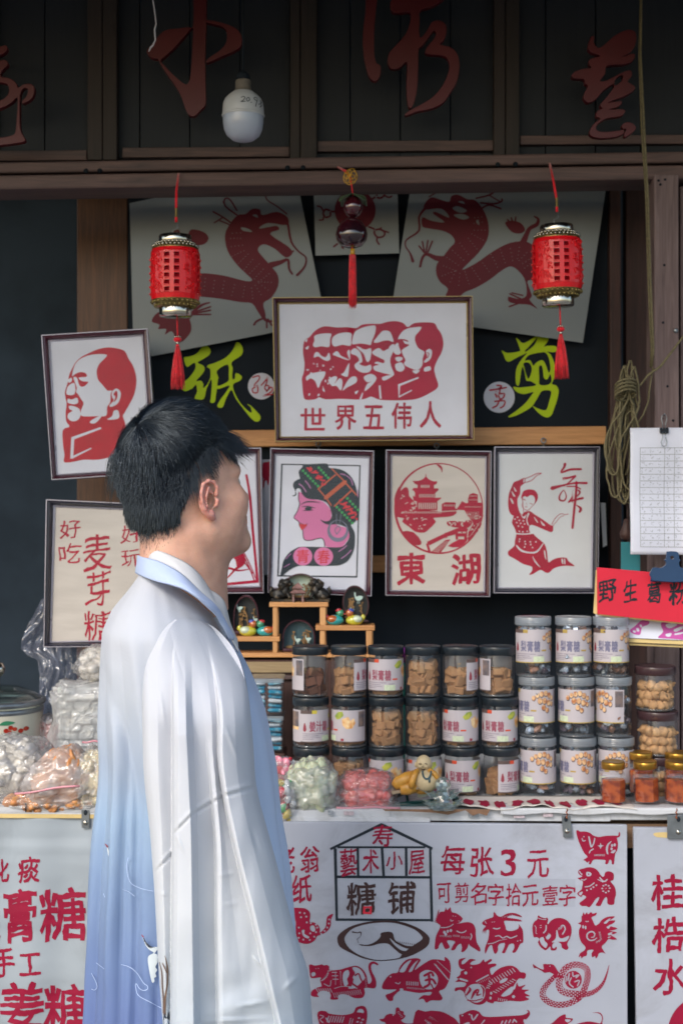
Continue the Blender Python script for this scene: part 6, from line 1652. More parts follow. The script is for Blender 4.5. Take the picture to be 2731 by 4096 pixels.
# glass panes stack with wooden strip, leaning
M['greenglass'] = mat('dark_green_glass', '#12393a', .08, spec=.8, var=.2, coat=.4)
t = thing('glass_block', 'stack of dark green glass sheets under the reclining figurine', 'glass', onc(1700, 3230))
for i in range(3):
    q = MB(); q.box(P(1690 + i * 8, 3222 - i * 14, 3.0) + Vector((0, .035, -.004)), (.16 - i * .01, .085, .006), rot=Euler((0, R(-1 - 3 * i), R(4 - i * 5))), b=.0008); mesh_obj('glass_sheet', q, M['greenglass'], t)
t = thing('wooden_lath', 'sloping weathered lath between figurine and green glass', 'wood strip', P(1660, 3155, 2.985))
a, e = P(1566, 3172, 2.985), P(1764, 3130, 2.985); q = MB(); q.box((a + e) / 2 + Vector((0, .02, 0)), ((e - a).length, .05, .007), rot=Euler((0, math.atan2(a.z - e.z, e.x - a.x), 0)), b=.0015); mesh_obj('timber', q, wood('grey_lath', '#8a7a66', '#a8957c', 'x', .7), t)
q = MB(); q.box(P(1560, 3150, 3.0), (.03, .03, .012), b=.002)
M['crystal'] = film('crystal_glass', tint=(.78, .9, .9), milk=.30, gloss=.22, rough=.04, milkcol=(.6, .72, .72))
b = onc(1770, 3238); Yl = b.y
t = thing('crystal_lotus', 'clear crystal lotus with a faceted ball on the counter edge', 'ornament', b); S = Yl / FPX
q = MB(); q.blob(b + Vector((0, 0, .052)), .0165, 12, 8); 
for i in range(len(q.s)): q.s[i] = False
mesh_obj('ball', q, M['crystal'], t)
for ring, (n_, r0, zz, ln, wd, up_) in enumerate(((8, .012, .026, .028, .013, .45), (8, .016, .010, .032, .015, .25))):
    for k in range(n_):
        a = 2 * math.pi * (k + .5 * ring) / n_; q = MB(); ca, sa = math.cos(a), math.sin(a)
        pts = [(0, 0, 0), (ln * .5, wd / 2, up_ * ln * .35), (ln * .5, -wd / 2, up_ * ln * .35), (ln, 0, up_ * ln), (ln * .45, 0, up_ * ln * .2 + .006), (ln * .45, 0, up_ * ln * .1 - .004)]
        vs = [b + Vector(((r0 + x) * ca - y * sa, (r0 + x) * sa + y * ca, zz + z)) for x, y, z in pts]
        q.add(vs, [(0, 1, 4), (0, 4, 2), (1, 3, 4), (4, 3, 2), (0, 5, 1), (0, 2, 5), (1, 5, 3), (5, 2, 3)]); mesh_obj('petal', q, M['crystal'], t)
q = MB(); q.lathe([(.028, .002), (.032, .004), (.032, .012), (.02, .018), (.014, .03), (.012, .038)], 8, b, sm=False); mesh_obj('base', q, M['crystal'], t)
# cut paper sheets under jars
t = thing('cut_paper_sheets', 'rumpled white sheets with red paper cuts lying under the jars', 'papers', onc(2150, 3225), 'loose paper on the counter')
def cp(u, v, off=0): 
    x = 1790 + 740 * u; Y = 2.955 + .13 * v
    z = CT + .002 + (.010 * abs(noise.noise(Vector((u * 9, v * 2, 3)))) + .004 * math.sin(u * 17)) * (1 - v) ** 1 + .003
    return Vector(((x - CXP) * 3.0 / FPX, Y, z + off))
q = MB(); q.grid(lambda u, v: cp(u, v), 80, 8); o = mesh_obj('sheet', q, M['ricepaper'], t); so = o.modifiers.new('s', 'SOLIDIFY'); so.thickness = .0012
q = MB(); rd = random.Random(21)
for k in range(11):
    u0 = .02 + k * .088; n = 12; L = [(u0 + .032 * math.cos(a) * rd.uniform(.6, 1.3), .32 + .26 * math.sin(a) * rd.uniform(.5, 1.2)) for a in np.linspace(0, 6.28, n, endpoint=False)]
    V_, T_ = fill([smooth_loop(L, 2)]); q.add([cp(max(0, v[0]), v[1], .0016) for v in V_], [tuple(f) for f in T_])
mesh_obj('paper_cut', q, M['crimson'], t)
t = thing('plastic_cloth', 'white plastic cloth edge over the counter rim below the honey jars', 'cloth', onc(2500, 3240))
q = MB(); q.grid(lambda u, v: Vector((P(2000 + 900 * u, 0, 2.96).x, 2.962 - .004 * min(1, v * 4) + .10 * max(0, .5 - v), CT + .0028 - .022 * max(0, v - .5) * (1 + .2 * math.sin(u * 21)))), 60, 10); o = mesh_obj('sheet', q, M['white'], t); so = o.modifiers.new('s', 'SOLIDIFY'); so.thickness = .001
# candle-like purple-turquoise stick seen between jars
t = thing('glitter_rod', 'thin purple and turquoise glitter rod between two jar columns', 'rod', P(1615, 2800, 3.2))
q = MB(); q.tube([P(1615, 2590, 3.17), P(1615, 2650, 3.17)], .0035, 8, 0); q.tube([P(1615, 2650, 3.17), P(1615, 2810, 3.17)], .0035, 8, 1); q.tube([P(1615, 2810, 3.17), P(1616, 3170, 3.17)], .0025, 8, 1); mesh_obj('tube', q, [mat('purple_glitter', '#8a1f9a', .3), mat('turquoise_glitter', '#3fb0a8', .3)], t)
# ================================================================ painted boards on the counter front
def bracket(x, y0, y1, w, Y, label, lean=0):
    t = thing('bracket', label, 'bracket', P(x, y1, Y), 'steel brackets hooking the boards to the counter')
    q = MB(); slab(q, [(x - w / 2, y0), (x + w / 2, y0), (x + w / 2 + lean, y1), (x - w / 2 + lean, y1)], Plane(Y), .002); bevel(mesh_obj('strap', q, M['steel'], t), .0006)
    q = MB(); q.blob(P(x + lean * .6, y1 - (y1 - y0) * .28, Y - .001), (.0055, .003, .0055), 12, 6); q.blob(P(x + lean * .6, y1 - (y1 - y0) * .28, Y - .004), (.003, .002, .003), 10, 5); mesh_obj('screw', q, M['chrome'], t)
    q = MB(); q.blob(P(x, y0 + (y1 - y0) * .16, Y - .0008), (.004, .001, .006), 10, 6); mesh_obj('hole', q, M['ink'], t)
# left banner
pl = Plane(2.945)
t = thing('banner', 'left vinyl banner with large crimson characters beside the robe', 'banner', P(300, 4200, 2.94))
q = MB()
def bn(u, v):
    p = pl(-250 + 1150 * u, 3262 + 1500 * v)
    d = .004 * math.sin(u * 30 + v * 3) * (.4 + v) + .0035 * noise.noise(Vector((u * 7, v * 11, 2))) + .002 * noise.noise(Vector((u * 3, v * 40, 7)))
    return p + Vector((0, d, 0))
q.grid(bn, 80, 90); o = mesh_obj('sheet', q, M['banner'], t); so = o.modifiers.new('s', 'SOLIDIFY'); so.thickness = .0008
def bn2(x, y, off=0): return bn((x + 250) / 1150, (y - 3262) / 1500) + Vector((0, -.0016 - off, 0))
for i, (ch, a, b_, c, d) in enumerate((('化', -50, 530, 80, 738), ('痰', 168, 512, 358, 738), ('膏', 35, 798, 328, 1268), ('糖', 362, 798, 772, 1260), ('手', -62, 1328, 132, 1580), ('工', 180, 1372, 370, 1560), ('姜', 8, 1632, 400, 2060), ('糖', 402, 1650, 782, 2110), ('梨', -330, 820, 5, 1265))):
    V_, T_ = fill([], [], brushed(ch, (a / 2.24, 3200 + b_ / 2.24, c / 2.24, 3200 + d / 2.24), bold=.022, tilt=.05, wave=.05, rough=.03, seed=i * 3.7))
    if len(T_):
        q = MB(); q.add([bn2(v[0], v[1]) for v in V_], [tuple(f[::-1]) for f in T_]); mesh_obj('character', q, M['crimson'], t)
q = MB(); slab(q, [(-250, 3252), (900, 3262), (900, 3276), (-250, 3272)], Plane(2.9405), .003); bevel(mesh_obj('top_batten', q, M['kraft'], t), .001)
q = MB(); slab(q, [(-250, 3248), (900, 3256), (900, 3261), (-250, 3253)], Plane(2.9402), .003); mesh_obj('top_edge', q, M['white'], t)
q = MB(); slab(q, [(100, 3212), (107, 3212), (106, 3250), (102, 3250)], Plane(2.9585), .001); mesh_obj('stain_strip', q, M['brownink'], ct)
bracket(343, 3238, 3312, 32, 2.938, 'small steel bracket above the left banner near the robe')

# middle board
pl = Plane(2.95)
def bd(name, label, quad):
    t = thing(name, label, 'board', pl((quad[2][0] + quad[3][0]) / 2, quad[2][1]))
    q = MB(); slab(q, quad, pl, .012); bevel(mesh_obj('panel', q, M['board'], t), .002); return t
t = bd('price_board', 'white painted board with a house emblem, prices and red animal paper-cut silhouettes', [(960, 3286), (2507, 3300), (2510, 4700), (960, 4700)])
bm_ = t
C_ = (1080, 3200, 2.1778); A, S = aff(*C_), sk(*C_)
# house emblem
def L(s, w): return S(s, w, 1)
cut_obj(pl, M['ink'], t, [A('520,418 965,200 985,205 1415,412 1410,436 968,228 528,438', 1), A('590,402 1350,402 1350,420 585,420', 1), A('553,420 580,420 592,1050 570,1052', 1), A('1382,425 1403,425 1420,1060 1395,1058', 1),
     A('752,420 774,420 778,660 756,660', 1), A('962,420 986,420 1000,660 976,660', 1), A('1172,420 1195,420 1198,660 1174,660', 1), A('575,656 1395,662 1395,684 575,680', 1), A('575,1030 1415,1036 1415,1056 575,1052', 1)], name='house_outline')
def chs(items, base, m, **kw):
    x0, y0, k = base
    letter_objs(pl, [(c, x0 + a / k, y0 + b_ / k, x0 + c_ / k, y0 + d / k) for c, a, b_, c_, d in items], M[m], t, off=.0008, **kw)
kw = dict(bold=.012, tilt=.08, wave=.06, rough=.025)
chs([('寿', 890, 215, 1070, 405), ('藝', 608, 422, 752, 660), ('术', 808, 435, 945, 640), ('小', 1010, 450, 1152, 600), ('屋', 1208, 440, 1345, 642), ('老', 70, 405, 215, 640), ('翁', 265, 402, 432, 632), ('剪', -30, 650, 150, 890), ('纸', 185, 652, 360, 892)], C_, 'crimson', **kw)
chs([('糖', 668, 715, 915, 990), ('铺', 1028, 715, 1262, 988)], C_, 'brownink', bold=.02, tilt=.08, wave=.05, rough=.03)
cut_obj(pl, M['brightred'], t, [A('812,925 885,925 885,995 808,990', 1)], [A('830,942 868,940 865,975 828,972', 1)], off=.0012, name='character')
cut_obj(pl, M['brownink'], t, [A('585,1220 600,1170 680,1110 800,1070 940,1050 1060,1050 1180,1070 1300,1120 1375,1180 1388,1220 1370,1270 1300,1320 1200,1365 1060,1395 920,1400 800,1375 700,1330 610,1280')],
     [A('648,1220 665,1170 720,1120 820,1085 940,1068 1060,1068 1160,1090 1260,1130 1315,1180 1320,1215 1240,1270 1150,1340 1120,1375 1000,1392 900,1388 780,1350 690,1290')], name='oval_emblem')
cut_obj(pl, M['brownink'], t, [A('775,1255 850,1260 920,1230 960,1190 968,1155 1060,1150 1085,1215 1130,1245 1200,1270 1310,1275 1240,1320 1150,1345 1075,1290 1025,1250 950,1250 880,1270 800,1268'), S('715,1148 760,1155 790,1150 785,1190 760,1210 770,1245', (12, 8, 10, 4, 5, 3))], [A('1040,1200 1080,1260 1150,1310 1230,1310 1250,1295 1180,1290 1100,1250')], off=.0009, name='oval_emblem')
q = MB()
for i in range(13): flat(q, pl, [S('%f,%f %f,%f' % (1090 + 18 * i, 1245 + i * 2, 1094 + 18 * i, 1225 + i * 3), 5, 1)], off=.0009)
mesh_obj('fringe_marks', q, M['brownink'], t)['kind'] = 'stuff'

def animal(base, outer, cuts, nm='animal_cut'):
    A, S = aff(*base), sk(*base)
    ad = [A(o) if not isinstance(o, tuple) else S(*o) for o in outer]
    cu = []
    for c in cuts:
        if isinstance(c, tuple) and c[0] == 'o': cu += [ellipse(*tr(p, *base)[0], c[1] / base[2], (c[3] if len(c) > 3 else c[1]) / base[2], 8) for p in c[2].split()]
        elif isinstance(c, tuple) and c[0] == 'comb':    # row of slits from p to q, slit vector, count
            (x0, y0), (x1, y1) = tr(c[1]); dx, dy = c[2]
            for i in range(c[3]):
                f = i / max(1, c[3] - 1); cu.append(S('%f,%f %f,%f' % (x0 + (x1 - x0) * f, y0 + (y1 - y0) * f, x0 + (x1 - x0) * f + dx, y0 + (y1 - y0) * f + dy), c[4], 1))
        elif isinstance(c, tuple): cu.append(S(*c))
        else: cu.append(A(c))
    o = cut_obj(pl, M['crimson'], t, ad, cu, name=nm); return o
D_ = (1700, 3200, 1.8447)
# pig
animal(D_, ['1112,232 1125,222 1140,232 1175,232 1210,240 1240,262 1280,272 1320,265 1360,262 1400,262 1420,262 1425,240 1432,236 1436,255 1430,272 1412,280 1420,320 1415,365 1398,400 1390,468 1375,472 1372,450 1358,440 1345,470 1325,470 1328,445 1300,440 1240,440 1220,470 1205,472 1208,450 1192,462 1182,450 1165,440 1195,420 1170,390 1145,340 1125,290'],
   [('o', 5, '1168,270'), ('1155,282 1162,302 1180,298', 7), ('1205,270 1215,320 1222,345', 12), ('1248,282 1240,320 1225,345', 10), ('1238,360 1215,375 1208,390', 9), '1270,335 1285,332 1290,315 1298,332 1315,335 1298,345 1292,362 1284,346', '1370,302 1345,320 1330,350 1335,390 1348,400 1345,365 1352,330 1368,312', ('o', 9, '1375,335 1395,330 1372,360', 12), '1365,385 1395,365 1402,375 1385,392', ('comb', '1248,412 1320,412', (0, -12), 11, 4)])
# dog
animal(D_, ['1125,530 1140,510 1165,505 1200,495 1240,500 1270,520 1290,550 1305,565 1318,560 1325,535 1350,525 1380,535 1390,560 1385,590 1365,600 1395,640 1405,690 1395,730 1388,770 1345,768 1340,730 1330,715 1310,740 1290,780 1255,775 1275,740 1280,715 1255,730 1235,760 1210,790 1185,782 1150,780 1135,760 1160,740 1185,715 1160,700 1148,715 1118,690 1150,660 1155,640 1160,600 1140,590 1122,575 1145,570 1155,560 1135,550'],
   ['1188,530 1212,532 1225,545 1215,560 1195,562 1185,548', ('1135,525 1145,540 1155,550', 8), ('1148,585 1170,590 1185,580', 7), ('1175,640 1210,635 1245,610', 8), ('o', 7, '1190,665 1220,655 1238,642 1260,628'), ('1285,570 1300,590 1320,600 1340,585', 10), ('o', 8, '1330,625 1350,632 1358,650 1350,672 1330,682 1310,672 1303,652 1312,632', 6), ('o', 4, '1330,652'), '1130,690 1150,675 1160,680 1145,705', ('1270,585 1310,605', 6)])
cut_obj(pl, M['crimson'], t, [ellipse(*tr('1203,546', *D_)[0], 3)], off=.0009, name='animal_cut')
# horse
animal(D_, ['80,880 95,850 110,825 140,820 150,792 162,812 185,790 195,825 230,835 265,860 275,880 250,905 230,912 260,908 310,900 350,912 370,950 372,1000 380,1050 405,1095 400,1118 370,1100 330,1075 320,1060 310,1090 285,1118 265,1120 270,1090 262,1060 240,1070 215,1105 190,1105 205,1070 220,1045 190,1035 160,1040 180,1085 150,1100 135,1080 120,1050 100,1075 95,1095 70,1100 72,1050 80,1000 105,950 110,925 85,905'],
   [('115,940 150,940 185,930 205,915', 7), ('o', 10, '140,975 165,968 188,962 150,990', 12), ('o', 5, '205,855 222,857', 3), ('185,880 190,892 205,888', 6), ('232,965 260,978 290,972 300,962', 8), ('comb', '108,1010 190,1012', (0, -14), 12, 3), ('comb', '205,1008 250,1010', (0, -14), 7, 3), ('comb', '265,1020 325,1022', (0, -16), 8, 3), ('335,985 342,1005 332,1030', 8), ('o', 4, '248,892')])
q = MB()
for i in range(9): flat(q, pl, [sk(*D_)('%f,%f %f,%f' % (82 + i * 2, 905 - i * 9, 68 + i * 4, 895 - i * 11), 4, 1)], off=.0009)
mesh_obj('mane_bristles', q, M['crimson'], t)['kind'] = 'stuff'
# goat
animal(D_, ['418,905 440,885 480,870 500,860 505,825 520,840 535,855 560,860 600,838 650,832 700,850 712,865 680,858 640,850 600,865 640,872 690,880 712,895 650,892 600,890 580,895 590,930 600,960 640,965 680,950 690,930 685,915 700,930 718,960 722,1010 720,1050 700,1060 680,1100 660,1125 640,1122 655,1090 650,1060 620,1065 600,1100 585,1128 565,1125 580,1090 585,1055 550,1060 535,1080 535,1110 515,1135 500,1110 490,1070 470,1080 455,1110 440,1135 440,1090 455,1050 465,1020 470,960 450,960 445,990 440,960 432,985 430,960 420,985 425,955 445,930 425,920'],
   [('o', 6, '492,900 508,898', 3), ('500,945 530,950 550,942', 8), ('515,1005 545,1000 570,1018 600,1005 630,1018 675,1000', 8), ('460,1060 500,1055 545,1035', 6), ('545,1035 600,1025', 4), ('440,895 450,910', 6), ('comb', '565,870 640,850', (4, -8), 7, 3), ('o', 5, '680,1040 700,1035')])
# monkey
animal(D_, ['790,925 805,895 825,880 830,850 850,862 885,872 895,865 905,880 900,905 905,915 925,890 960,872 1000,870 1040,885 1070,920 1078,970 1065,1020 1045,1060 1055,1090 1040,1105 1022,1100 1005,1085 1000,1060 970,1045 940,1060 935,1085 950,1095 965,1080 968,1098 950,1110 925,1105 920,1080 905,1095 885,1108 870,1100 850,1085 830,1050 840,1025 820,1010 800,1012 790,970'],
   [('805,925 815,940 815,980 822,985', 5), ('o', 8, '850,925 850,940', 3), ('890,925 888,960 870,980', 10), ('905,980 925,1000 900,1030 885,1005', 3), '842,1022 868,1010 880,1040 900,1060 890,1090 870,1080 850,1055', '965,960 975,970 985,1010 1010,1020 1060,1000 1040,1040 985,1045 930,1050 960,1020', ('1000,930 1020,925 1030,955 1010,990', 10), ('comb', '985,940 1010,930', (-8, 20), 4, 4), ('830,870 860,880 890,880', 5), '905,990 925,1000 910,1025 888,1018'])
# rooster
animal(D_, ['1125,910 1150,895 1150,860 1158,850 1165,826 1175,845 1190,828 1200,842 1220,826 1235,838 1262,830 1255,850 1225,865 1235,890 1252,925 1280,910 1300,885 1340,862 1395,858 1370,880 1340,890 1400,888 1375,915 1350,925 1415,945 1385,960 1360,965 1412,975 1385,990 1360,990 1412,1025 1380,1030 1350,1025 1330,1050 1300,1080 1310,1105 1328,1135 1310,1125 1280,1130 1270,1155 1255,1168 1250,1150 1230,1160 1225,1130 1240,1105 1195,1110 1190,1145 1165,1155 1150,1168 1145,1150 1130,1160 1140,1130 1170,1110 1180,1085 1150,1050 1135,1010 1132,960 1148,925'],
   [('o', 7, '1185,895 1198,895', 4), ('o', 7, '1162,935 1180,940', 14), ('1265,1015 1245,1030 1215,1035 1192,1015 1195,985 1225,970 1248,985 1240,1010 1220,1012', (5, 9, 10, 11, 11, 11, 10, 8, 5), 4), ('comb', '1290,975 1300,1030', (-12, -2), 8, 4), ('comb', '1290,1040 1262,1055', (-4, -12), 5, 4), '1315,905 1345,880 1365,872 1340,905 1325,912', '1335,935 1365,925 1350,950', '1345,985 1380,975 1355,1000', '1345,1010 1370,1005 1350,1020'])
# dragon
animal(D_, ['250,1175 300,1165 272,1185 268,1210 290,1205 330,1172 372,1180 345,1190 330,1210 360,1215 400,1205 430,1175 440,1195 480,1172 490,1185 460,1210 515,1205 520,1222 480,1240 478,1262 490,1290 520,1260 560,1235 610,1222 650,1225 680,1245 700,1268 730,1272 742,1290 730,1318 700,1315 680,1325 655,1365 640,1390 660,1395 675,1345 690,1375 740,1362 710,1395 765,1400 730,1420 772,1445 735,1450 765,1470 700,1485 620,1480 560,1490 510,1485 500,1500 460,1490 450,1480 440,1495 400,1510 350,1500 300,1460 285,1420 255,1400 220,1410 222,1385 260,1380 290,1375 300,1350 260,1340 220,1342 245,1320 230,1310 255,1290 262,1262 290,1250 262,1245 245,1215'],
   [('o', 6, '338,1235'), ('255,1318 310,1335', 14), ('o', 12, '298,1275', 12), ('375,1338 465,1290', 10), ('comb', '385,1345 470,1305', (6, 12), 8, 3),
    '300,1400 330,1365 380,1355 425,1370 442,1410 430,1465 380,1495 320,1475 295,1440', '545,1340 570,1320 600,1312 605,1325 580,1345 555,1352', '560,1440 600,1400 640,1375 650,1395 630,1430 580,1450',
    ('comb', '455,1385 520,1440', (-14, 8), 1, 3), ('comb', '470,1330 640,1240', (22, 28), 10, 6), ('comb', '450,1380 470,1340', (22, 8), 4, 6), ('comb', '500,1410 640,1320', (26, 12), 9, 6), ('comb', '540,1460 600,1470', (-4, 18), 5, 6), ('o', 12, '650,1450', 12), ('o', 9, '485,1425 480,1460', 12)])
cut_obj(pl, M['crimson'], t, [sk(*D_)('300,1440 330,1400 320,1380', (10, 20, 6)), sk(*D_)('340,1465 360,1420 390,1400 380,1440 410,1430', (8, 22, 18, 14, 6)), sk(*D_)('410,1370 430,1400 425,1450', (6, 14, 6)), sk(*D_)('310,1475 360,1480 420,1465', 8)], off=.0009, name='animal_cut')
# snake of scales
sn = smooth_loop(tr('965,1290 905,1350 870,1400 868,1450 910,1490 970,1510 1040,1505 1100,1480 1150,1440 1180,1370 1195,1310 1190,1250 1150,1220 1090,1215 1030,1245 1000,1300 985,1350 1000,1400 1050,1425 1120,1430 1200,1430 1270,1395 1320,1330 1355,1215', *D_), 5, False)
wd = [(0, 30), (.1, 44), (.55, 44), (.8, 50), (.93, 26), (1, 2)]
ws = [float(np.interp(i / (len(sn) - 1), [a for a, b in wd], [b for a, b in wd])) / D_[2] for i in range(len(sn))]
body = stroke(sn, ws, 1)
cu = []; rd = random.Random(9)
for i in range(2, len(sn) - 5):
    for s_ in (-1, 1):
        x, y = sn[i]; dx, dy = sn[i + 1][0] - x, sn[i + 1][1] - y; l = math.hypot(dx, dy); o_ = s_ * ws[i] * .24 + (ws[i] * .1 if i % 2 else -ws[i] * .1)
        cu.append(ellipse(x - dy / l * o_, y + dx / l * o_, ws[i] * .14, ws[i] * .12, 6, rd.uniform(0, 90)))
mids = stroke(sn[:72], [w for w in ws[:72]], 1)
q = MB()
for seg in ((0, 38), (34, 76), (70, len(sn))):
    flat(q, pl, [stroke(sn[seg[0]:seg[1]], ws[seg[0]:seg[1]], 1)], cu[max(0, (seg[0] - 2) * 2):(seg[1] - 3) * 2], off=.0006 + seg[0] * 3e-6)
mesh_obj('animal_cut', q, M['crimson'], t)
animal(D_, ['793,1210 830,1235 872,1250 868,1212 900,1210 945,1215 975,1260 985,1275 960,1290 915,1270 880,1275 860,1262 820,1240 800,1238'], [('o', 5, '918,1225')])
cut_obj(pl, M['crimson'], t, [ellipse(*tr('1090,1325', *D_)[0], 34, 36, 24)], [sk(*D_)(s, w) for s, w in (('1060,1280 1050,1330', 12), ('1085,1270 1090,1300 1120,1290', 10), ('1075,1310 1060,1350 1090,1380', 10), ('1110,1310 1130,1290', 12), ('1100,1340 1135,1330 1120,1370', 10), ('1040,1300 1035,1340', 8))], off=.0009, name='animal_cut')
# left snake, tiger, rabbit and the row cut by the frame
animal(C_, ['200,945 250,938 310,945 345,975 350,1010 345,1060 380,1065 420,1090 435,1130 430,1155 460,1135 485,1100 490,1060 500,1015 550,990 530,1040 528,1090 500,1140 450,1170 410,1185 390,1220 340,1250 290,1250 250,1240 255,1280 248,1285 235,1240 220,1150 225,1060 200,1020'],
   ['350,1100 375,1090 390,1110 392,1140 370,1145 350,1125', '275,1135 300,1130 300,1165 340,1190 330,1205 290,1185', ('o', 9, '260,980 300,985 315,1015 270,1020 320,1065 355,1072 400,1085 410,1110 400,1150 350,1160 385,1190 345,1218 290,1215 255,1160 250,1110 515,1040 512,1075 498,1110 475,1140 445,1165 250,1200')])
animal(C_, ['340,1440 360,1432 385,1440 420,1438 450,1430 470,1440 495,1435 515,1450 520,1480 600,1478 700,1450 760,1445 810,1480 840,1530 850,1590 865,1600 885,1570 870,1520 855,1460 865,1420 900,1405 940,1425 935,1440 905,1425 880,1440 885,1490 915,1550 925,1610 905,1640 850,1635 820,1640 825,1680 805,1720 740,1725 680,1700 620,1690 590,1710 590,1735 525,1735 530,1700 510,1670 450,1660 410,1690 425,1715 360,1705 365,1660 420,1630 450,1620 435,1570 440,1545 360,1550 345,1500'],
   [('o', 7, '400,1468 420,1466', 3), '360,1505 390,1500 395,1525 365,1535', ('445,1575 490,1540 505,1500', 8), ('comb', '455,1560 500,1500', (12, 14), 7, 3), ('500,1490 530,1485', 6), ('540,1500 580,1500', 8), ('540,1530 590,1530', 8), ('545,1560 595,1560', 8), ('570,1495 570,1610', 5), ('comb', '605,1490 612,1610', (14, 2), 12, 4), '640,1500 680,1480 690,1520 670,1560 680,1600 650,1620 632,1560', '715,1460 760,1458 800,1490 825,1550 790,1590 770,1610 730,1640 680,1640 705,1600 720,1540 740,1510', ('comb', '820,1540 830,1620', (14, 6), 7, 4), ('comb', '400,1640 520,1640', (20, 34), 7, 7), ('comb', '550,1680 780,1650', (14, 40), 14, 6), ('470,1600 520,1620 530,1570', 8), ('560,1640 650,1620 760,1640', 6)])
cut_obj(pl, M['crimson'], t, [sk(*C_)(s, w) for s, w in (('700,1505 695,1540 720,1560 700,1620', 14), ('690,1560 720,1600 765,1630', 14), ('740,1530 770,1510 790,1560 810,1590', 12))], off=.0009, name='animal_cut')
animal(C_, ['975,1640 985,1590 1020,1540 1060,1510 1110,1500 1130,1450 1180,1395 1230,1380 1285,1378 1310,1395 1280,1440 1260,1480 1330,1430 1400,1390 1460,1388 1500,1395 1520,1400 1520,1365 1560,1400 1572,1470 1560,1560 1520,1640 1470,1665 1500,1720 1480,1745 1400,1745 1360,1765 1330,1730 1290,1740 1330,1700 1390,1700 1400,1670 1300,1680 1200,1665 1130,1660 1075,1710 1070,1745 1030,1745 1005,1700 1050,1680 1100,1650 1030,1650'],
   [('o', 7, '1048,1538', 8), '1125,1495 1150,1450 1190,1410 1230,1392 1200,1440 1170,1495', '1205,1495 1230,1450 1265,1410 1290,1395 1260,1440 1235,1490', ('1090,1590 1120,1600 1130,1585', 8), '1300,1520 1340,1485 1380,1480 1430,1500 1460,1550 1450,1610 1410,1645 1350,1645 1310,1600', ('comb', '1190,1580 1285,1585', (0, 30), 6, 9), ('comb', '1190,1640 1340,1655', (2, -14), 16, 4), ('comb', '1425,1425 1540,1560', (18, 8), 18, 5), ('comb', '1450,1400 1560,1500', (12, 4), 14, 4), '1130,1640 1160,1645 1150,1665 1135,1670'])
cut_obj(pl, M['crimson'], t, [sk(*C_)(s, w) for s, w in (('1340,1530 1400,1500 1420,1530', 20), ('1380,1520 1385,1600 1340,1630', 22), ('1350,1570 1410,1560 1440,1600', 20), ('1400,1600 1420,1640', 12))], off=.0009, name='animal_cut')
G1 = (860, 3850, 1.668); G2 = (1700, 3850, 1.5209)
animal(G1, ['682,350 700,322 740,325 760,340 850,350 920,335 940,300 985,288 1010,310 1015,360 1005,420 1000,520 680,520 700,440'], ['945,330 960,310 985,312 992,335 965,332', ('700,350 725,360 700,380 720,400', 6), ('o', 9, '960,370 985,380 975,400 950,395', 6), ('comb', '760,355 860,360', (-14, 40), 7, 7), ('905,370 895,410', 6), ('920,375 910,410', 5), ('740,370 760,400', 10)])
animal(G1, ['1095,378 1125,372 1140,350 1170,340 1200,345 1205,305 1225,300 1235,320 1255,325 1258,345 1270,355 1255,375 1240,385 1270,405 1330,400 1380,350 1440,325 1500,325 1560,350 1620,400 1640,520 1150,520 1140,410 1110,392'], [('o', 5, '1187,350'), ('comb', '1215,330 1240,365', (12, -4), 5, 4), ('comb', '1425,355 1520,390', (-6, 16), 12, 5), ('comb', '1405,385 1440,400', (-6, 16), 5, 5), ('1350,400 1390,380 1420,400', 10)])
animal(G2, ['205,320 225,312 260,295 290,288 325,298 350,325 400,330 500,325 580,320 610,312 625,300 615,290 630,292 636,315 615,345 595,355 600,480 200,480 210,370'], [('o', 6, '268,315 225,322', 5), ('280,318 290,350 318,315', 9), ('comb', '470,355 540,345', (-10, 20), 4, 8), '225,380 260,362 270,372 240,400', ('360,350 340,375', 7), ('540,345 555,362', 7)])
animal(G2, ['740,400 780,360 820,325 852,315 855,335 895,340 890,355 865,375 900,385 930,370 990,358 1040,365 1060,370 1072,350 1070,325 1050,308 1015,305 1050,302 1070,312 1080,340 1075,370 1090,480 740,480'], ['850,345 885,348 870,362 855,360', ('o', 9, '1050,332', 8)])
animal(G2, ['-60,300 0,298 40,292 80,300 120,325 165,360 150,365 170,380 180,480 -60,480'], [('comb', '30,325 90,370', (-10, 12), 10, 5), ('comb', '5,345 50,370', (-10, 12), 6, 5), '0,380 20,360 45,380'])
chs([('每', 118, 335, 292, 552), ('张', 335, 348, 500, 562), ('3', 558, 362, 665, 560), ('元', 752, 370, 908, 566)], D_, 'crimson', bold=.014, tilt=.05, wave=.06, rough=.025)
chs([('可', 85, 612, 190, 757), ('剪', 218, 612, 320, 757), ('名', 335, 612, 450, 767), ('字', 462, 618, 577, 777), ('拾', 593, 618, 707, 780), ('元', 713, 628, 832, 782), ('壹', 863, 633, 977, 777), ('字', 985, 626, 1107, 782)], D_, 'crimson', bold=.008, tilt=.05, wave=.06, rough=.02)
# grime spots, tape
M['tapefilm'] = mat('clear_tape', '#a1a6b3', .35, spec=.4, var=.05, dirt=.2)
q = MB(); slab(q, [(1735, 3508), (2300, 3516), (2298, 3628), (1735, 3620)], Plane(2.9498), .0002); mesh_obj('pasted_strip', q, M['tapefilm'], t)
bracket(2262, 3262, 3350, 36, 2.942, 'steel bracket holding the middle board beside the pig silhouette', 8)

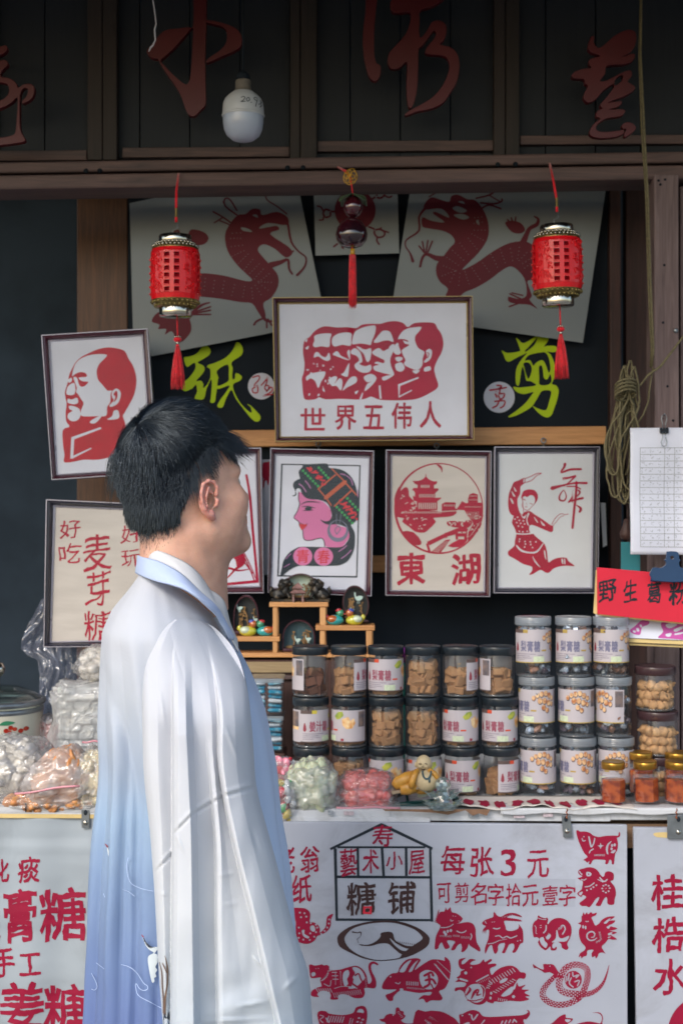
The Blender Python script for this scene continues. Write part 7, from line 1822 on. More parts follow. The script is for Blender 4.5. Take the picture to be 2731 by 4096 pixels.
t = bd('right_board', 'right-hand painted board with three crimson characters and a big red arc', [(2532, 3310), (3300, 3316), (3300, 4700), (2552, 4700)])
F_ = (2331, 3100, 2.3625)
letter_objs(pl, [(c, 2331 + a / 2.3625, 3100 + b_ / 2.3625, 2331 + c_ / 2.3625, 3100 + d / 2.3625) for c, a, b_, c_, d in (('桂', 640, 945, 945, 1262), ('梏', 655, 1352, 950, 1668), ('水', 665, 1738, 980, 2066))], M['crimson'], t, off=.0008, bold=.022, tilt=.05, wave=.05, rough=.03)
c = tr('1150,2440', *F_)[0]
cut_obj(pl, M['crimson'], t, [ellipse(c[0], c[1], 150, 152, 60)], name='painted_disc')
cut_obj(pl, M['kraft'], t, [aff(*F_)('660,560 680,545 740,540 800,545 800,590 740,590 690,585')], name='glue_stain')
bracket(2712, 3262, 3355, 90, 2.942, 'wide steel bracket holding the right-hand board')
M['copper'] = mat('copper_wire', '#a8603c', .35, metal=.8)
for x, lab in ((2266, 'twist of copper wire above the middle bracket'), (2704, 'twist of copper wire above the right bracket')):
    w = thing('copper_wire', lab, 'wire', P(x, 3270, 2.94), 'copper wire ties'); q = MB(); q.tube([P(x + 3 * math.sin(k * 1.7), 3235 + k * 5, 2.94 - .003 * math.cos(k * 1.7)) for k in range(9)], .0013, 6); mesh_obj('twist', q, M['copper'], w)
# ================================================================ the man in the pale robe
HY = 2.36
PHI, PIT = R(38), R(13)
HC = Vector((-0.256, HY, 1.5386))
AF = Vector((math.cos(PHI) * math.cos(PIT), math.sin(PHI) * math.cos(PIT), math.sin(PIT)))
AR = Vector((math.sin(PHI), -math.cos(PHI), 0))
AU = Vector((-math.cos(PHI) * math.sin(PIT), -math.sin(PHI) * math.sin(PIT), math.cos(PIT)))
def hl(f, r, z): return HC + AF * f + AR * r + AU * z
person = thing('person', 'man seen from behind in a pale blue and white robe, looking at the stall', 'person', (-0.27, HY, 0))

def surface_nets(S, o, h):
    nx, ny, nz = S.shape
    ins = S < 0
    acc = np.zeros((nx - 1, ny - 1, nz - 1, 3)); cnt = np.zeros((nx - 1, ny - 1, nz - 1))
    def corner(a, d): return a[d[0]:nx - 1 + d[0], d[1]:ny - 1 + d[1], d[2]:nz - 1 + d[2]]
    for ax in range(3):
        for p in (0, 1):
            for q in (0, 1):
                d0 = [p, q]; d0.insert(ax, 0); d1 = [p, q]; d1.insert(ax, 1)
                a, b = corner(S, d0), corner(S, d1)
                m = (a < 0) != (b < 0)
                t = np.where(m, a / np.where(m, a - b, 1), 0)
                for k in range(3):
                    acc[..., k] += np.where(m, d0[k] + (t if k == ax else 0), 0)
                cnt += m
    act = cnt > 0
    idx = -np.ones(act.shape, int); n = act.sum(); idx[act] = np.arange(n)
    ijk = np.argwhere(act)
    V = (ijk + acc[act] / cnt[act][:, None]) * h + np.array(o)
    F_ = []
    for ax in range(3):
        sl0 = [slice(1, -1)] * 3; sl0[ax] = slice(0, -1); sl1 = [slice(1, -1)] * 3; sl1[ax] = slice(1, None)
        a, b = ins[tuple(sl0)], ins[tuple(sl1)]
        e = np.argwhere(a != b); 
        if len(e) == 0: continue
        flip = a[tuple(e.T)]
        base = e.copy()
        o1, o2 = [k for k in range(3) if k != ax]
        e2 = e.copy()
        for k in (o1, o2): e2[:, k] += 1
        def c(d1_, d2_):
            z = e2.copy(); z[:, o1] -= d1_; z[:, o2] -= d2_; return idx[tuple(z.T)]
        q = np.stack([c(1, 1), c(0, 1), c(0, 0), c(1, 0)], 1)
        fl = flip if ax != 1 else ~flip
        q[~fl] = q[~fl][:, ::-1]
        F_.append(q)
    return V, np.concatenate(F_)

def smin(a, b, k):
    h = np.clip(.5 + .5 * (b - a) / k, 0, 1); return b * (1 - h) + a * h - k * h * (1 - h)
def smax(a, b, k): return -smin(-a, -b, k)
H_ = 0.0022
g0 = (-0.13, -0.11, -0.19); g1 = (0.135, 0.11, 0.165)
ax_ = [np.arange(g0[k], g1[k], H_, dtype=np.float32) for k in range(3)]
FX, RX, ZX = np.meshgrid(*ax_, indexing='ij')
def ell(c, r):
    q = np.sqrt(((FX - c[0]) / r[0]) ** 2 + ((RX - c[1]) / r[1]) ** 2 + ((ZX - c[2]) / r[2]) ** 2)
    return (q - 1) * min(r)
def cap(a, b, ra, rb=None, X=None):
    rb = ra if rb is None else rb
    x, y, z = X if X is not None else (FX, RX, ZX)
    d = [b[k] - a[k] for k in range(3)]; L2 = sum(v * v for v in d) + 1e-12
    t = np.clip(((x - a[0]) * d[0] + (y - a[1]) * d[1] + (z - a[2]) * d[2]) / L2, 0, 1)
    return np.sqrt((x - a[0] - t * d[0]) ** 2 + (y - a[1] - t * d[1]) ** 2 + (z - a[2] - t * d[2]) ** 2) - (ra + (rb - ra) * t)
S = ell((-.012, 0, .056), (.100, .077, .090))
S = smin(S, ell((.030, 0, -.012), (.067, .060, .086)), .03)
for s in (1, -1):
    S = smin(S, cap((-.002, s * .050, -.050), (.072, s * .020, -.088), .017, .016), .028)
    S = smin(S, ell((.058, s * .040, -.016), (.028, .024, .026)), .02)
    S = smin(S, ell((.030, s * .050, -.035), (.034, .018, .034)), .02)
S = smin(S, ell((.078, 0, -.088), (.018, .022, .016)), .024)
S = smin(S, ell((.070, 0, -.050), (.024, .030, .030)), .02)
S = smin(S, ell((.076, 0, .034), (.017, .048, .013)), .015)
for s in (1, -1): S = smax(S, -ell((.100, s * .031, .014), (.016, .018, .011)), .012)
S = smin(S, cap((.090, 0, .020), (.111, 0, -.020), .006, .010), .012)
for s in (1, -1): S = smin(S, ell((.101, s * .012, -.024), (.009, .007, .007)), .006)
S = smin(S, ell((.094, 0, -.050), (.009, .023, .005)), .005); S = smin(S, ell((.093, 0, -.059), (.009, .020, .006)), .005)
# neck: goes straight down in the world while the head is pitched
nd = (math.sin(-PIT) * -1, 0, -math.cos(PIT)); nb = (-.020, 0, -.01)
def nk(f, z): return (nb[0] - math.sin(PIT) * 0 + f, 0, nb[2] + z)
S = smin(S, cap((-.032, 0, -.01), (-.064, 0, -.19), .052, .062), .035)
S = smin(S, cap((.006, 0, -.075), (-.024, 0, -.19), .042, .052), .040)
S = smin(S, ell((.012, 0, -.112), (.014, .012, .013)), .012)      # larynx
for s in (1, -1): S = smin(S, cap((-.034, s * .048, -.050), (-.020, s * .030, -.18), .012, .012), .016)  # neck muscle
# ears
ea = R(3)
for s in (1, -1):
    # ear coordinates: ef forward in the ear plane, eo outwards
    x0, y0, z0 = FX + .004, s * RX - .0735, ZX - .001
    ef = x0 * math.cos(ea) - y0 * math.sin(ea); eo = x0 * math.sin(ea) + y0 * math.cos(ea)
    ez = z0 * math.cos(R(8)) + ef * math.sin(R(8)); ef = ef * math.cos(R(8)) - z0 * math.sin(R(8))
    X = (ef, eo, ez)
    plate = (np.sqrt(((ef + .008) / .016) ** 2 + ((eo - .004) / .0042) ** 2 + ((ez - .002) / .028) ** 2) - 1) * .0042
    E_ = plate
    pts = [(.010, .008, .008), (.011, .010, .020), (.005, .010, .029), (-.006, .011, .032), (-.017, .011, .027), (-.022, .011, .014), (-.021, .010, .000), (-.016, .009, -.012), (-.009, .007, -.022), (-.001, .005, -.029)]
    for a, b in zip(pts[:-1], pts[1:]): E_ = smin(E_, cap(a, b, .0032, .0032, X), .002)
    for a, b in (((-.006, .010, .022), (-.012, .011, .008)), ((-.012, .011, .008), (-.010, .010, -.008)), ((-.010, .010, -.008), (-.003, .009, -.015))): E_ = smin(E_, cap(a, b, .0024, .0024, X), .002)
    E_ = smin(E_, cap((-.002, .005, -.023), (.003, .003, -.029), .0065, .005, X), .004)
    E_ = smin(E_, cap((.011, .006, -.002), (.010, .005, -.007), .0048, .0048, X), .004)
    hole = (np.sqrt(((ef + .002) / .0095) ** 2 + ((eo - .009) / .013) ** 2 + ((ez + .001) / .0135) ** 2) - 1) * .0095
    E_ = smax(E_, -hole, .0015)
    S = smin(S, E_, .005)
    hole2 = (np.sqrt(((ef - .001) / .007) ** 2 + ((eo - .000) / .013) ** 2 + ((ez + .002) / .008) ** 2) - 1) * .006
    S = smax(S, -hole2, .002)
V, Fq = surface_nets(S, g0, H_)
wv = np.array(HC) + V[:, :1] * np.array(AF) + V[:, 1:2] * np.array(AR) + V[:, 2:3] * np.array(AU)
q = MB(); q.v = [tuple(v) for v in wv]; q.f = [tuple(int(i) for i in f) for f in Fq]; q.m = [0] * len(q.f); q.s = [True] * len(q.f)
skin, nt, b_ = new_mat('skin')
tc = nt.nodes.new('ShaderNodeTexCoord'); nz = nt.nodes.new('ShaderNodeTexNoise'); nz.inputs['Scale'].default_value = 38; nz.inputs['Detail'].default_value = 5
nt.links.new(tc.outputs['Object'], nz.inputs[0]); rp = nt.nodes.new('ShaderNodeValToRGB')
rp.color_ramp.elements[0].position = .3; rp.color_ramp.elements[1].position = .75; rp.color_ramp.elements[0].color = (.84, .80, .80, 1); rp.color_ramp.elements[1].color = (1.06, 1.06, 1.06, 1)
nt.links.new(nz.outputs[0], rp.inputs[0]); va = nt.nodes.new('ShaderNodeAttribute'); va.attribute_name = 'tone'
mx = nt.nodes.new('ShaderNodeMix'); mx.data_type = 'RGBA'; mx.blend_type = 'MULTIPLY'; mx.inputs[0].default_value = 1
nt.links.new(va.outputs['Color'], mx.inputs[6]); nt.links.new(rp.outputs[0], mx.inputs[7]); nt.links.new(mx.outputs[2], b_.inputs['Base Color'])
b_.inputs['Roughness'].default_value = .48; b_.inputs['Subsurface Weight'].default_value = .35; b_.inputs['Subsurface Radius'].default_value = (.012, .004, .002); b_.inputs['Subsurface Scale'].default_value = 1
n2 = nt.nodes.new('ShaderNodeTexNoise'); n2.inputs['Scale'].default_value = 420; nt.links.new(tc.outputs['Object'], n2.inputs[0])
bp = nt.nodes.new('ShaderNodeBump'); bp.inputs['Strength'].default_value = .5; bp.inputs['Distance'].default_value = .0008; nt.links.new(n2.outputs[0], bp.inputs['Height']); nt.links.new(bp.outputs[0], b_.inputs['Normal'])
body = mesh_obj('body', q, skin, person)
# pigment: plain skin, redder ears, follicle-darkened scalp where the hair is clipped
def scalp_lo(aa): return np.interp(aa, [.95, 1.15, 1.30, 1.45, 1.80, 2.05, 2.35, math.pi], [.42, -.02, -.06, .16, .02, -.42, -.70, -.76])
dv = V - np.array([-.012, 0, .030]); dn = dv / np.linalg.norm(dv, axis=1)[:, None]
aa_ = np.abs(np.arctan2(dn[:, 1], dn[:, 0])); fd = np.clip((dn[:, 2] - scalp_lo(aa_)) / np.where(aa_ < 1.9, .38, .16), 0, 1) * np.clip((aa_ - .88 + .10 * np.sin(V[:, 2] * 900) * np.sin(V[:, 2] * 310)) / .34, 0, 1); fd = np.maximum(fd, np.clip((dn[:, 2] - .60) / .1, 0, 1))
isear = np.clip((np.abs(V[:, 1]) - .0765) / .004, 0, 1) * (np.abs(V[:, 2]) < .045)
fd = fd * (1 - isear)
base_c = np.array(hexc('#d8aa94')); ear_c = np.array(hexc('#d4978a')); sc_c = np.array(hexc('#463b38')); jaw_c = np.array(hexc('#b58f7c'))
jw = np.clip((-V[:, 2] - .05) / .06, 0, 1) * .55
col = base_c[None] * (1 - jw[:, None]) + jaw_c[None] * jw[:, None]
col = col * (1 - isear[:, None]) + ear_c[None] * isear[:, None]
side_ = np.clip((2.0 - aa_) / .4, 0, 1)[:, None] * np.clip((.55 - dn[:, 2]) / .2, 0, 1)[:, None]
scc = sc_c[None] * (1 - side_) + np.array(hexc('#6e5a4c'))[None] * side_
col = col * (1 - .92 * fd[:, None]) + scc * .92 * fd[:, None]
ca_ = body.data.color_attributes.new('tone', 'FLOAT_COLOR', 'POINT'); ca_.data.foreach_set('color', np.concatenate([col, np.ones((len(col), 1))], 1).astype(np.float32).flatten())
sm_ = body.modifiers.new('smooth', 'SMOOTH'); sm_.factor = .5; sm_.iterations = 1
# eyes
M['eye'] = mat('eye_white', '#d8d4d0', .15, spec=.6, var=.03); M['iris'] = mat('iris', '#1a1210', .15, spec=.7)
for s in (1, -1):
    q = MB(); q.blob(hl(.0755, s * .031, .013), .0125, 16, 10, mi=0); q.blob(hl(.0835, s * .031, .013), .0058, 12, 8, mi=1); mesh_obj('eye', q, [M['eye'], M['iris']], person)

# ---------------------------------------------------------------- hair
hairm, nt, b_ = new_mat('black_hair'); b_.inputs['Base Color'].default_value = (.004, .007, .012, 1); b_.inputs['Roughness'].default_value = .27; b_.inputs['Specular IOR Level'].default_value = .85; b_.inputs['Specular Tint'].default_value = (.75, .88, 1, 1)
HM_C = Vector((-.008, 0, .062)); HM_R = Vector((.096, .084, .105))
HB_C = Vector((-.046, 0, .008)); HB_R = Vector((.058, .066, .056))
base_h = mat('hair_base', (.010, .012, .016), .95, spec=0.0, var=.2)  # near-black matte cap under the strands, keeps the hair opaque
def on_mass(d, off=0.0):
    d = d.normalized(); k = 1 / math.sqrt((d.x / HM_R.x) ** 2 + (d.y / HM_R.y) ** 2 + (d.z / HM_R.z) ** 2)
    t = max(0, min(1, (d.z - edge_low(d)) / .45)); k -= .011 * (1 - t) ** 1.5 * (1 if d.x < .55 else .3)   # lies closer towards the clipped sides
    return HM_C + d * (k + off)
def on_back(d, off=0.0):
    d = d.normalized(); k = 1 / math.sqrt((d.x / HB_R.x) ** 2 + (d.y / HB_R.y) ** 2 + (d.z / HB_R.z) ** 2); return HB_C + d * (k + off)
def edge_low(d):
    """lowest elevation (z of direction) the long hair reaches, by azimuth"""
    a = math.atan2(abs(d.y), d.x)          # 0 = front, pi = back
    return float(np.interp(a, [0, .5, .9, 1.3, 1.6, 1.9, 2.5, math.pi], [-.02, .0, .28, .30, .15, -.12, -.36, -.42]))
q = MB()
def capf(u, v):
    a = 2 * math.pi * u; t = v * 2.35
    d = Vector((math.sin(t) * math.cos(a), math.sin(t) * math.sin(a), math.cos(t)))
    lo = edge_low(d) + (.13 if d.x < .6 else 0)
    if d.z < lo:
        hxy = math.hypot(d.x, d.y) or 1; c_ = math.sqrt(max(0, 1 - lo * lo)); d = Vector((d.x / hxy * c_, d.y / hxy * c_, lo)); inn = -.022 * min(1, (t - math.acos(max(-1, lo))) * 4)
    else: inn = 0
    p = on_mass(d, -.006 + inn + .003 * noise.noise(Vector((a * 5, t * 2, 0))))
    return hl(*p)
q.grid(capf, 90, 60, True); 
q.grid(lambda u, v: hl(*on_back(Vector((math.sin(v * math.pi) * math.cos(u * 6.2832), math.sin(v * math.pi) * math.sin(u * 6.2832), math.cos(v * math.pi))), -.004)), 50, 30, True)
mesh_obj('hair', q, base_h, person)
rd = random.Random(77)
strands = []
WH = Vector((-.62, .12, .78)).normalized()
def flow(d, w):
    f = d - WH * d.dot(WH) * 1.0
    f = (d * d.dot(WH) - WH)                       # away from the whorl along the sphere
    f -= d * f.dot(d)
    if f.length < 1e-4: f = Vector((rd.uniform(-1, 1), rd.uniform(-1, 1), 0))
    f.normalize()
    g = Vector((.25 if d.x > 0 else -.05, 0, -.55)); g -= d * g.dot(d)
    f = f + g * .8
    return f.normalized()
NL = 20000
for i in range(NL):
    z = rd.uniform(-.15, 1); a = rd.uniform(0, 6.2832)
    c_ = math.sqrt(1 - z * z); d = Vector((c_ * math.cos(a), c_ * math.sin(a), z))
    if z < edge_low(d) + .12 and d.x > -.2: continue
    L_ = rd.uniform(.045, .08) * (1.0 if d.x < .5 else .85)
    off = rd.uniform(-.004, .005); clump = noise.noise(d * 9)
    off += .006 * clump + .006 * noise.noise(d * 21)
    pts = []; dd = d.copy(); n = 8
    tw = clump * .8 + .5 * noise.noise(d * 17) + rd.uniform(-.2, .2)
    for k in range(n):
        t = k / (n - 1)
        p = on_mass(dd, off * min(1, t * 2) + .004 * t * t * (1 if rd.random() < .95 else 3))
        pts.append(p)
        f = flow(dd, t); sd = dd.cross(f); f = (f + sd * tw * .5).normalized()
        dd = (dd + f * (L_ / (n - 1)) / .098).normalized()
        if dd.z < edge_low(dd) - .06:
            # the tip leaves the head and hangs
            pp = p
            for kk in range(k + 1, n):
                g = Vector((dd.x * .35, dd.y * .25, -.8)); pp = pp + g.normalized() * (L_ / (n - 1)) * .7; pts.append(pp)
            break
    strands.append((pts, .00027))
# fringe: stiff tufts out over the brow
for i in range(900):
    a = rd.uniform(-1.0, 1.0); d = Vector((math.cos(a) * .92, math.sin(a) * .92, rd.uniform(.18, .5))).normalized()
    p = on_mass(d); g = Vector((.8, math.sin(a) * .5 + rd.uniform(-.2, .2), -.35 + rd.uniform(-.35, .15))).normalized(); L_ = rd.uniform(.022, .052)
    cl = noise.noise(Vector((a * 6, d.z * 4, 2))); g.z += cl * .4; g.normalize()
    strands.append(([p + g * L_ * t + Vector((0, 0, -.012 * t * t)) for t in np.linspace(0, 1, 6)], .00036))
# tuft flipping out at the back of the head
for i in range(420):
    a = math.pi + rd.uniform(-.75, .55); d = Vector((math.cos(a), math.sin(a), rd.uniform(-.15, .55))).normalized(); p = on_mass(d)
    g = Vector((math.cos(a) * .55, math.sin(a) * .55, .10)).normalized(); L_ = rd.uniform(.02, .05)
    strands.append(([p + g * L_ * t * (1 - .35 * t) + Vector((0, 0, -.035 * t * t * L_ / .035)) for t in np.linspace(0, 1, 7)], .00026))
for i in range(90):      # long wisps that flick out behind
    a = math.pi + rd.uniform(-.9, .2); d = Vector((math.cos(a), math.sin(a), rd.uniform(.1, .6))).normalized(); p = on_mass(d)
    g = Vector((math.cos(a) * .8, math.sin(a) * .8, .35)).normalized(); L_ = rd.uniform(.035, .062)
    strands.append(([p + g * L_ * t * (1 - .45 * t) + Vector((0, 0, -.045 * t * t)) for t in np.linspace(0, 1, 8)], .00022))
for i in range(160):     # stray tips along the crown
    d = Vector((rd.uniform(-1, .9), rd.uniform(-.8, .8), rd.uniform(.35, 1))).normalized(); p = on_mass(d); f = flow(d, 0)
    strands.append(([p + (f * .9 + d * .35) * t * .022 - d * .006 * t * t for t in np.linspace(0, 1, 5)], .00022))
for i in range(9500):   # the layered back, below the long hair
    a = rd.uniform(1.7, math.pi) * rd.choice((1, -1)); z = rd.uniform(-.97, .55); c_ = math.sqrt(1 - z * z)
    d = Vector((c_ * math.cos(a), c_ * math.sin(a), z)); p = on_back(d, rd.uniform(-.004, .001)); L_ = rd.uniform(.010, .022) * (1 if z > -.4 else .5)
    g = (Vector((-.25, rd.uniform(-.2, .2), -1)) + d * .28).normalized(); strands.append(([p + g * L_ * t + Vector((0, 0, 0)) - d * .002 * t * t for t in np.linspace(0, 1, 5)], .00024))
# clipped sides and nape: short hair on the scalp
def on_skull(d):
    # march to the head surface using the sampled field
    p = Vector((-.012, 0, .030)); lo_, hi_ = .03, .15
    for _ in range(12):
        m = (lo_ + hi_) / 2; x = p + d * m
        i, j, k = int((x.x - g0[0]) / H_), int((x.y - g0[1]) / H_), int((x.z - g0[2]) / H_)
        if i < 0 or j < 0 or k < 0 or i >= S.shape[0] or j >= S.shape[1] or k >= S.shape[2] or S[i, j, k] > 0: hi_ = m
        else: lo_ = m
    return p + d * lo_
ns = 0
while ns < 13000:
    a = (rd.uniform(1.0, 2.0) if ns % 8 == 0 else rd.uniform(1.1, math.pi)) * rd.choice((1, 1, -1)) * -1; a = -a; z = rd.uniform(-.80, .62); c_ = math.sqrt(1 - z * z)
    d = Vector((c_ * math.cos(a), c_ * math.sin(a), z)); aa = abs(a)
    lo = float(scalp_lo(aa)) - .02
    if z < lo: continue
    fade = min(1, (z - lo) / .24)
    if rd.random() > (.12 + .88 * fade ** .7) * (1 if aa > 1.9 else .12 + .5 * max(0, z) ** 1.5): continue
    ns += 1
    p = on_skull(d)
    if abs(p.y) > .079: continue
    L_ = .0035 + (.009 if aa > 1.9 else .006) * fade
    g = (Vector((-.25 if aa > 1.6 else -.05, 0, -1)) + d * (.5) + Vector((rd.uniform(-.2, .2), rd.uniform(-.2, .2), rd.uniform(-.2, .2)))).normalized()
    strands.append(([p - d * .001, p + g * L_ * .5 + d * .0005, p + g * L_], (.00020 + .00012 * fade) * (1 if aa > 1.9 else .55)))
hc = bpy.data.hair_curves.new('hair_strands'); hc.add_curves([len(s_[0]) for s_ in strands])
off_ = parent_world(person); co, ra = [], []
for pts, r_ in strands:
    n = len(pts)
    for k, p in enumerate(pts):
        w = hl(p[0], p[1], p[2]) - off_; co += [w.x, w.y, w.z]; ra.append(r_ * (1 - .75 * (k / (n - 1)) ** 2))
hc.attributes['position'].data.foreach_set('vector', co)
at = hc.attributes.new('radius', 'FLOAT', 'POINT'); at.data.foreach_set('value', ra)
hc.materials.append(hairm)
ho = link(bpy.data.objects.new('hair_strands', hc)); ho.parent = person; ho['kind'] = 'stuff'
# eyebrow (right side seen)
q = MB()
for s in (1, -1):
    for i in range(120):
        t = rd.random(); c = Vector((.092 - .020 * t * t - .004 * t, s * (.016 + .036 * t), .034 + .006 * math.sin(t * 2.6) + rd.uniform(-.0028, .0028))); g = Vector((-.15 - t * .3, s * .8, .15 - .3 * t)).normalized()
        a, b = c + g * -.002, c + g * .006; q.tube([hl(*a), hl(*(a + (b - a) * .5 + Vector((.001, 0, 0)))), hl(*b)], [.0005, .0005, .0002], 4)
mesh_obj('eyebrows', q, hairm, person)['kind'] = 'stuff'

# ---------------------------------------------------------------- robe
BY = 2.36
Lk = [(2230, 562), (2298, 553), (2355, 512), (2432, 448), (2508, 415), (2674, 405), (2833, 394), (2993, 403), (3100, 401), (3210, 391), (3446, 370), (3638, 362), (3829, 358), (4096, 341), (4700, 315), (5600, 300)]
Rk = [(2230, 640), (2298, 700), (2350, 765), (2400, 826), (2450, 876), (2500, 908), (2559, 940), (2725, 1030), (2865, 1074), (3057, 1106), (3096, 1111), (3287, 1127), (3478, 1158), (3753, 1184), (4096, 1205), (4700, 1230), (5600, 1250)]
Bk = [(2230, .060), (2298, .085), (2340, .115), (2390, .150), (2450, .180), (2520, .200), (2700, .205), (3100, .19), (3600, .20), (4096, .22), (5600, .27)]
_tab = {}
def itp(k, y):
    t = _tab.get(id(k))
    if t is None: t = _tab[id(k)] = [itp0(k, 2200 + 5 * i) for i in range(700)]
    f = (y - 2200) / 5; i = int(f)
    if i < 0 or i > 698: return itp0(k, y)
    f -= i; return t[i] * (1 - f) + t[i + 1] * f
def itp0(k, y):
    s_ = 0.0
    for o in (-70, -35, 0, 35, 70): s_ += float(np.interp(y + o * min(1, max(0, (y - 2450) / 300)), [a for a, b in k], [b for a, b in k]))
    return s_ / 5
def fold_body(a, y):
    """outward shift of the cloth: hanging pleats that deepen towards the hem"""
    g = min(1, max(0, (y - 2450) / 900)) 
    s_ = a * 7.5 + .5 * math.sin(y * .0012) + .35 * noise.noise(Vector((a * 1.5, y * .0015, 3)))
    w = abs(math.sin(s_)) ** .7 - .5
    w2 = math.sin(a * 13 + y * .0011 + 1.5 * noise.noise(Vector((a * 2, y * .002, 8))))
    return g * (.021 * w + .006 * w2 + .0022 * math.sin(a * 31 + 2 * noise.noise(Vector((a * 3, y * .003, 1))))) + .0035 * noise.noise(Vector((a * 4, y * .006, 5))) * (1 if y > 2350 else 0)
CR = [([(2700, 480), (2751, 497), (2944, 568), (3100, 592)], -.016, 70, 9), ([(2480, 478), (3000, 449), (3600, 441), (4096, 428)], -.004, 7, 4), ([(2850, 522), (3300, 512), (4096, 480)], .011, 55, 8), ([(3050, 548), (3600, 566), (4096, 548)], -.012, 50, 8), ([(3250, 410), (3700, 402), (4096, 385)], .009, 40, 8)]
def crease(px, y):
    v = 0
    for ln, amp, dec, wd in CR:
        if y < ln[0][0] - 60: continue
        d = px - itp(ln, y); f = min(1, (y - ln[0][0] + 60) / 260)
        v += amp * f * (.5 + .5 * math.tanh(d / wd)) * math.exp(-max(0, d) / dec)
    return v
def body_pt(a, y, off=0.0):
    """a: 0 = right edge as seen, 90 deg = towards the camera, 180 = left edge"""
    S_ = BY / FPX; L_, R_ = (itp(Lk, y) + 10 - CXP) * S_, (itp(Rk, y) - 24 * min(1, max(0, (y - 2350) / 200)) - CXP) * S_
    xc, w, b = (L_ + R_) / 2, (R_ - L_) / 2, itp(Bk, y)
    if math.sin(a) < 0: b *= .8
    z = CAM_Z - (y - CYP) * S_
    e = fold_body(a, y) + off
    ca, sa = math.cos(a), math.sin(a)
    if sa > 0 and ca < .2: e += crease(CXP + (xc + ca * w) / S_ * 1.0, y) * min(1, sa * 3)
    # shoulder: lift where it faces the camera
    sh = .0
    return Vector((xc + ca * (w + e * .4), BY - sa * (b + e), z + sh))
q = MB(); rows_ = [2232 + (2700 - 2232) * (i / 30) for i in range(30)] + [2700 + (5560 - 2700) * (i / 90) for i in range(91)]
q.grid(lambda u, v: body_pt(2 * math.pi * u, rows_[int(round(v * (len(rows_) - 1)))]), 260, len(rows_) - 1, True)
def cloth_mat(name, stops, rough=.8, weave=.25, yoff=0.0):
    m, nt, b = new_mat(name)
    tc = nt.nodes.new('ShaderNodeTexCoord'); sp = nt.nodes.new('ShaderNodeSeparateXYZ'); nt.links.new(tc.outputs['Object'], sp.inputs[0])
    nz = nt.nodes.new('ShaderNodeTexNoise'); nz.inputs['Scale'].default_value = 4; nz.inputs['Detail'].default_value = 4; nt.links.new(tc.outputs['Object'], nz.inputs[0])
    ad = nt.nodes.new('ShaderNodeMath'); ad.operation = 'MULTIPLY_ADD'; ad.inputs[1].default_value = .10; nt.links.new(nz.outputs[0], ad.inputs[0]); nt.links.new(sp.outputs['Z'], ad.inputs[2])
    mr = nt.nodes.new('ShaderNodeMapRange'); mr.inputs['From Min'].default_value = stops[0][0]; mr.inputs['From Max'].default_value = stops[-1][0]; nt.links.new(ad.outputs[0], mr.inputs[0])
    rp = nt.nodes.new('ShaderNodeValToRGB'); rng = stops[-1][0] - stops[0][0]
    while len(rp.color_ramp.elements) < len(stops): rp.color_ramp.elements.new(.5)
    for e, (z, c) in zip(rp.color_ramp.elements, stops): e.position = (z - stops[0][0]) / rng; e.color = (*hexc(c), 1)
    nt.links.new(mr.outputs[0], rp.inputs[0]); nt.links.new(rp.outputs[0], b.inputs['Base Color'])
    b.inputs['Roughness'].default_value = rough; b.inputs['Sheen Weight'].default_value = .05; b.inputs['Specular IOR Level'].default_value = .15
    b.inputs['Subsurface Weight'].default_value = .15; b.inputs['Subsurface Radius'].default_value = (.008, .008, .01); b.inputs['Subsurface Scale'].default_value = 1
    wv_ = nt.nodes.new('ShaderNodeTexWave'); wv_.inputs['Scale'].default_value = 340; wv_.bands_direction = 'DIAGONAL'; wv_.inputs['Distortion'].default_value = .5; nt.links.new(tc.outputs['Object'], wv_.inputs[0])
    n3 = nt.nodes.new('ShaderNodeTexNoise'); n3.inputs['Scale'].default_value = 16; n3.inputs['Detail'].default_value = 3; nt.links.new(tc.outputs['Object'], n3.inputs[0])
    b1 = nt.nodes.new('ShaderNodeBump'); b1.inputs['Strength'].default_value = .10; b1.inputs['Distance'].default_value = .006; nt.links.new(n3.outputs[0], b1.inputs['Height'])
    b2 = nt.nodes.new('ShaderNodeBump'); b2.inputs['Strength'].default_value = weave; b2.inputs['Distance'].default_value = .0004; nt.links.new(wv_.outputs[0], b2.inputs['Height']); nt.links.new(b1.outputs[0], b2.inputs['Normal'])
    nt.links.new(b2.outputs[0], b.inputs['Normal'])
    return m
robe_m = cloth_mat('dip_dyed_robe', [(.10, '#3f5490'), (.72, '#5b6b9c'), (.85, '#667aa4'), (.99, '#7a90b2'), (1.09, '#8da4c0'), (1.18, '#9ba9be'), (1.29, '#b1b9c6'), (1.38, '#b6bbc6'), (1.5, '#babdc5')])
sleeve_m = cloth_mat('sleeve_cloth', [(.3, '#a6b4c4'), (.75, '#aebac6'), (1.0, '#c0c5cc'), (1.2, '#bdc1c9'), (1.4, '#b8bcc6')])
blue_m = cloth_mat('pale_blue_band', [(.05, '#b4c9e6'), (.9, '#bccde8'), (1.25, '#bccdea'), (1.32, '#a5b8d6'), (1.5, '#a0b4d6')])
white_m = cloth_mat('white_collar_cloth', [(.05, '#c6c6c8'), (1.5, '#c6c7ca')])
robe = mesh_obj('robe', q, robe_m, person)
so = robe.modifiers.new('s', 'SOLIDIFY'); so.thickness = .0015; so.offset = -1

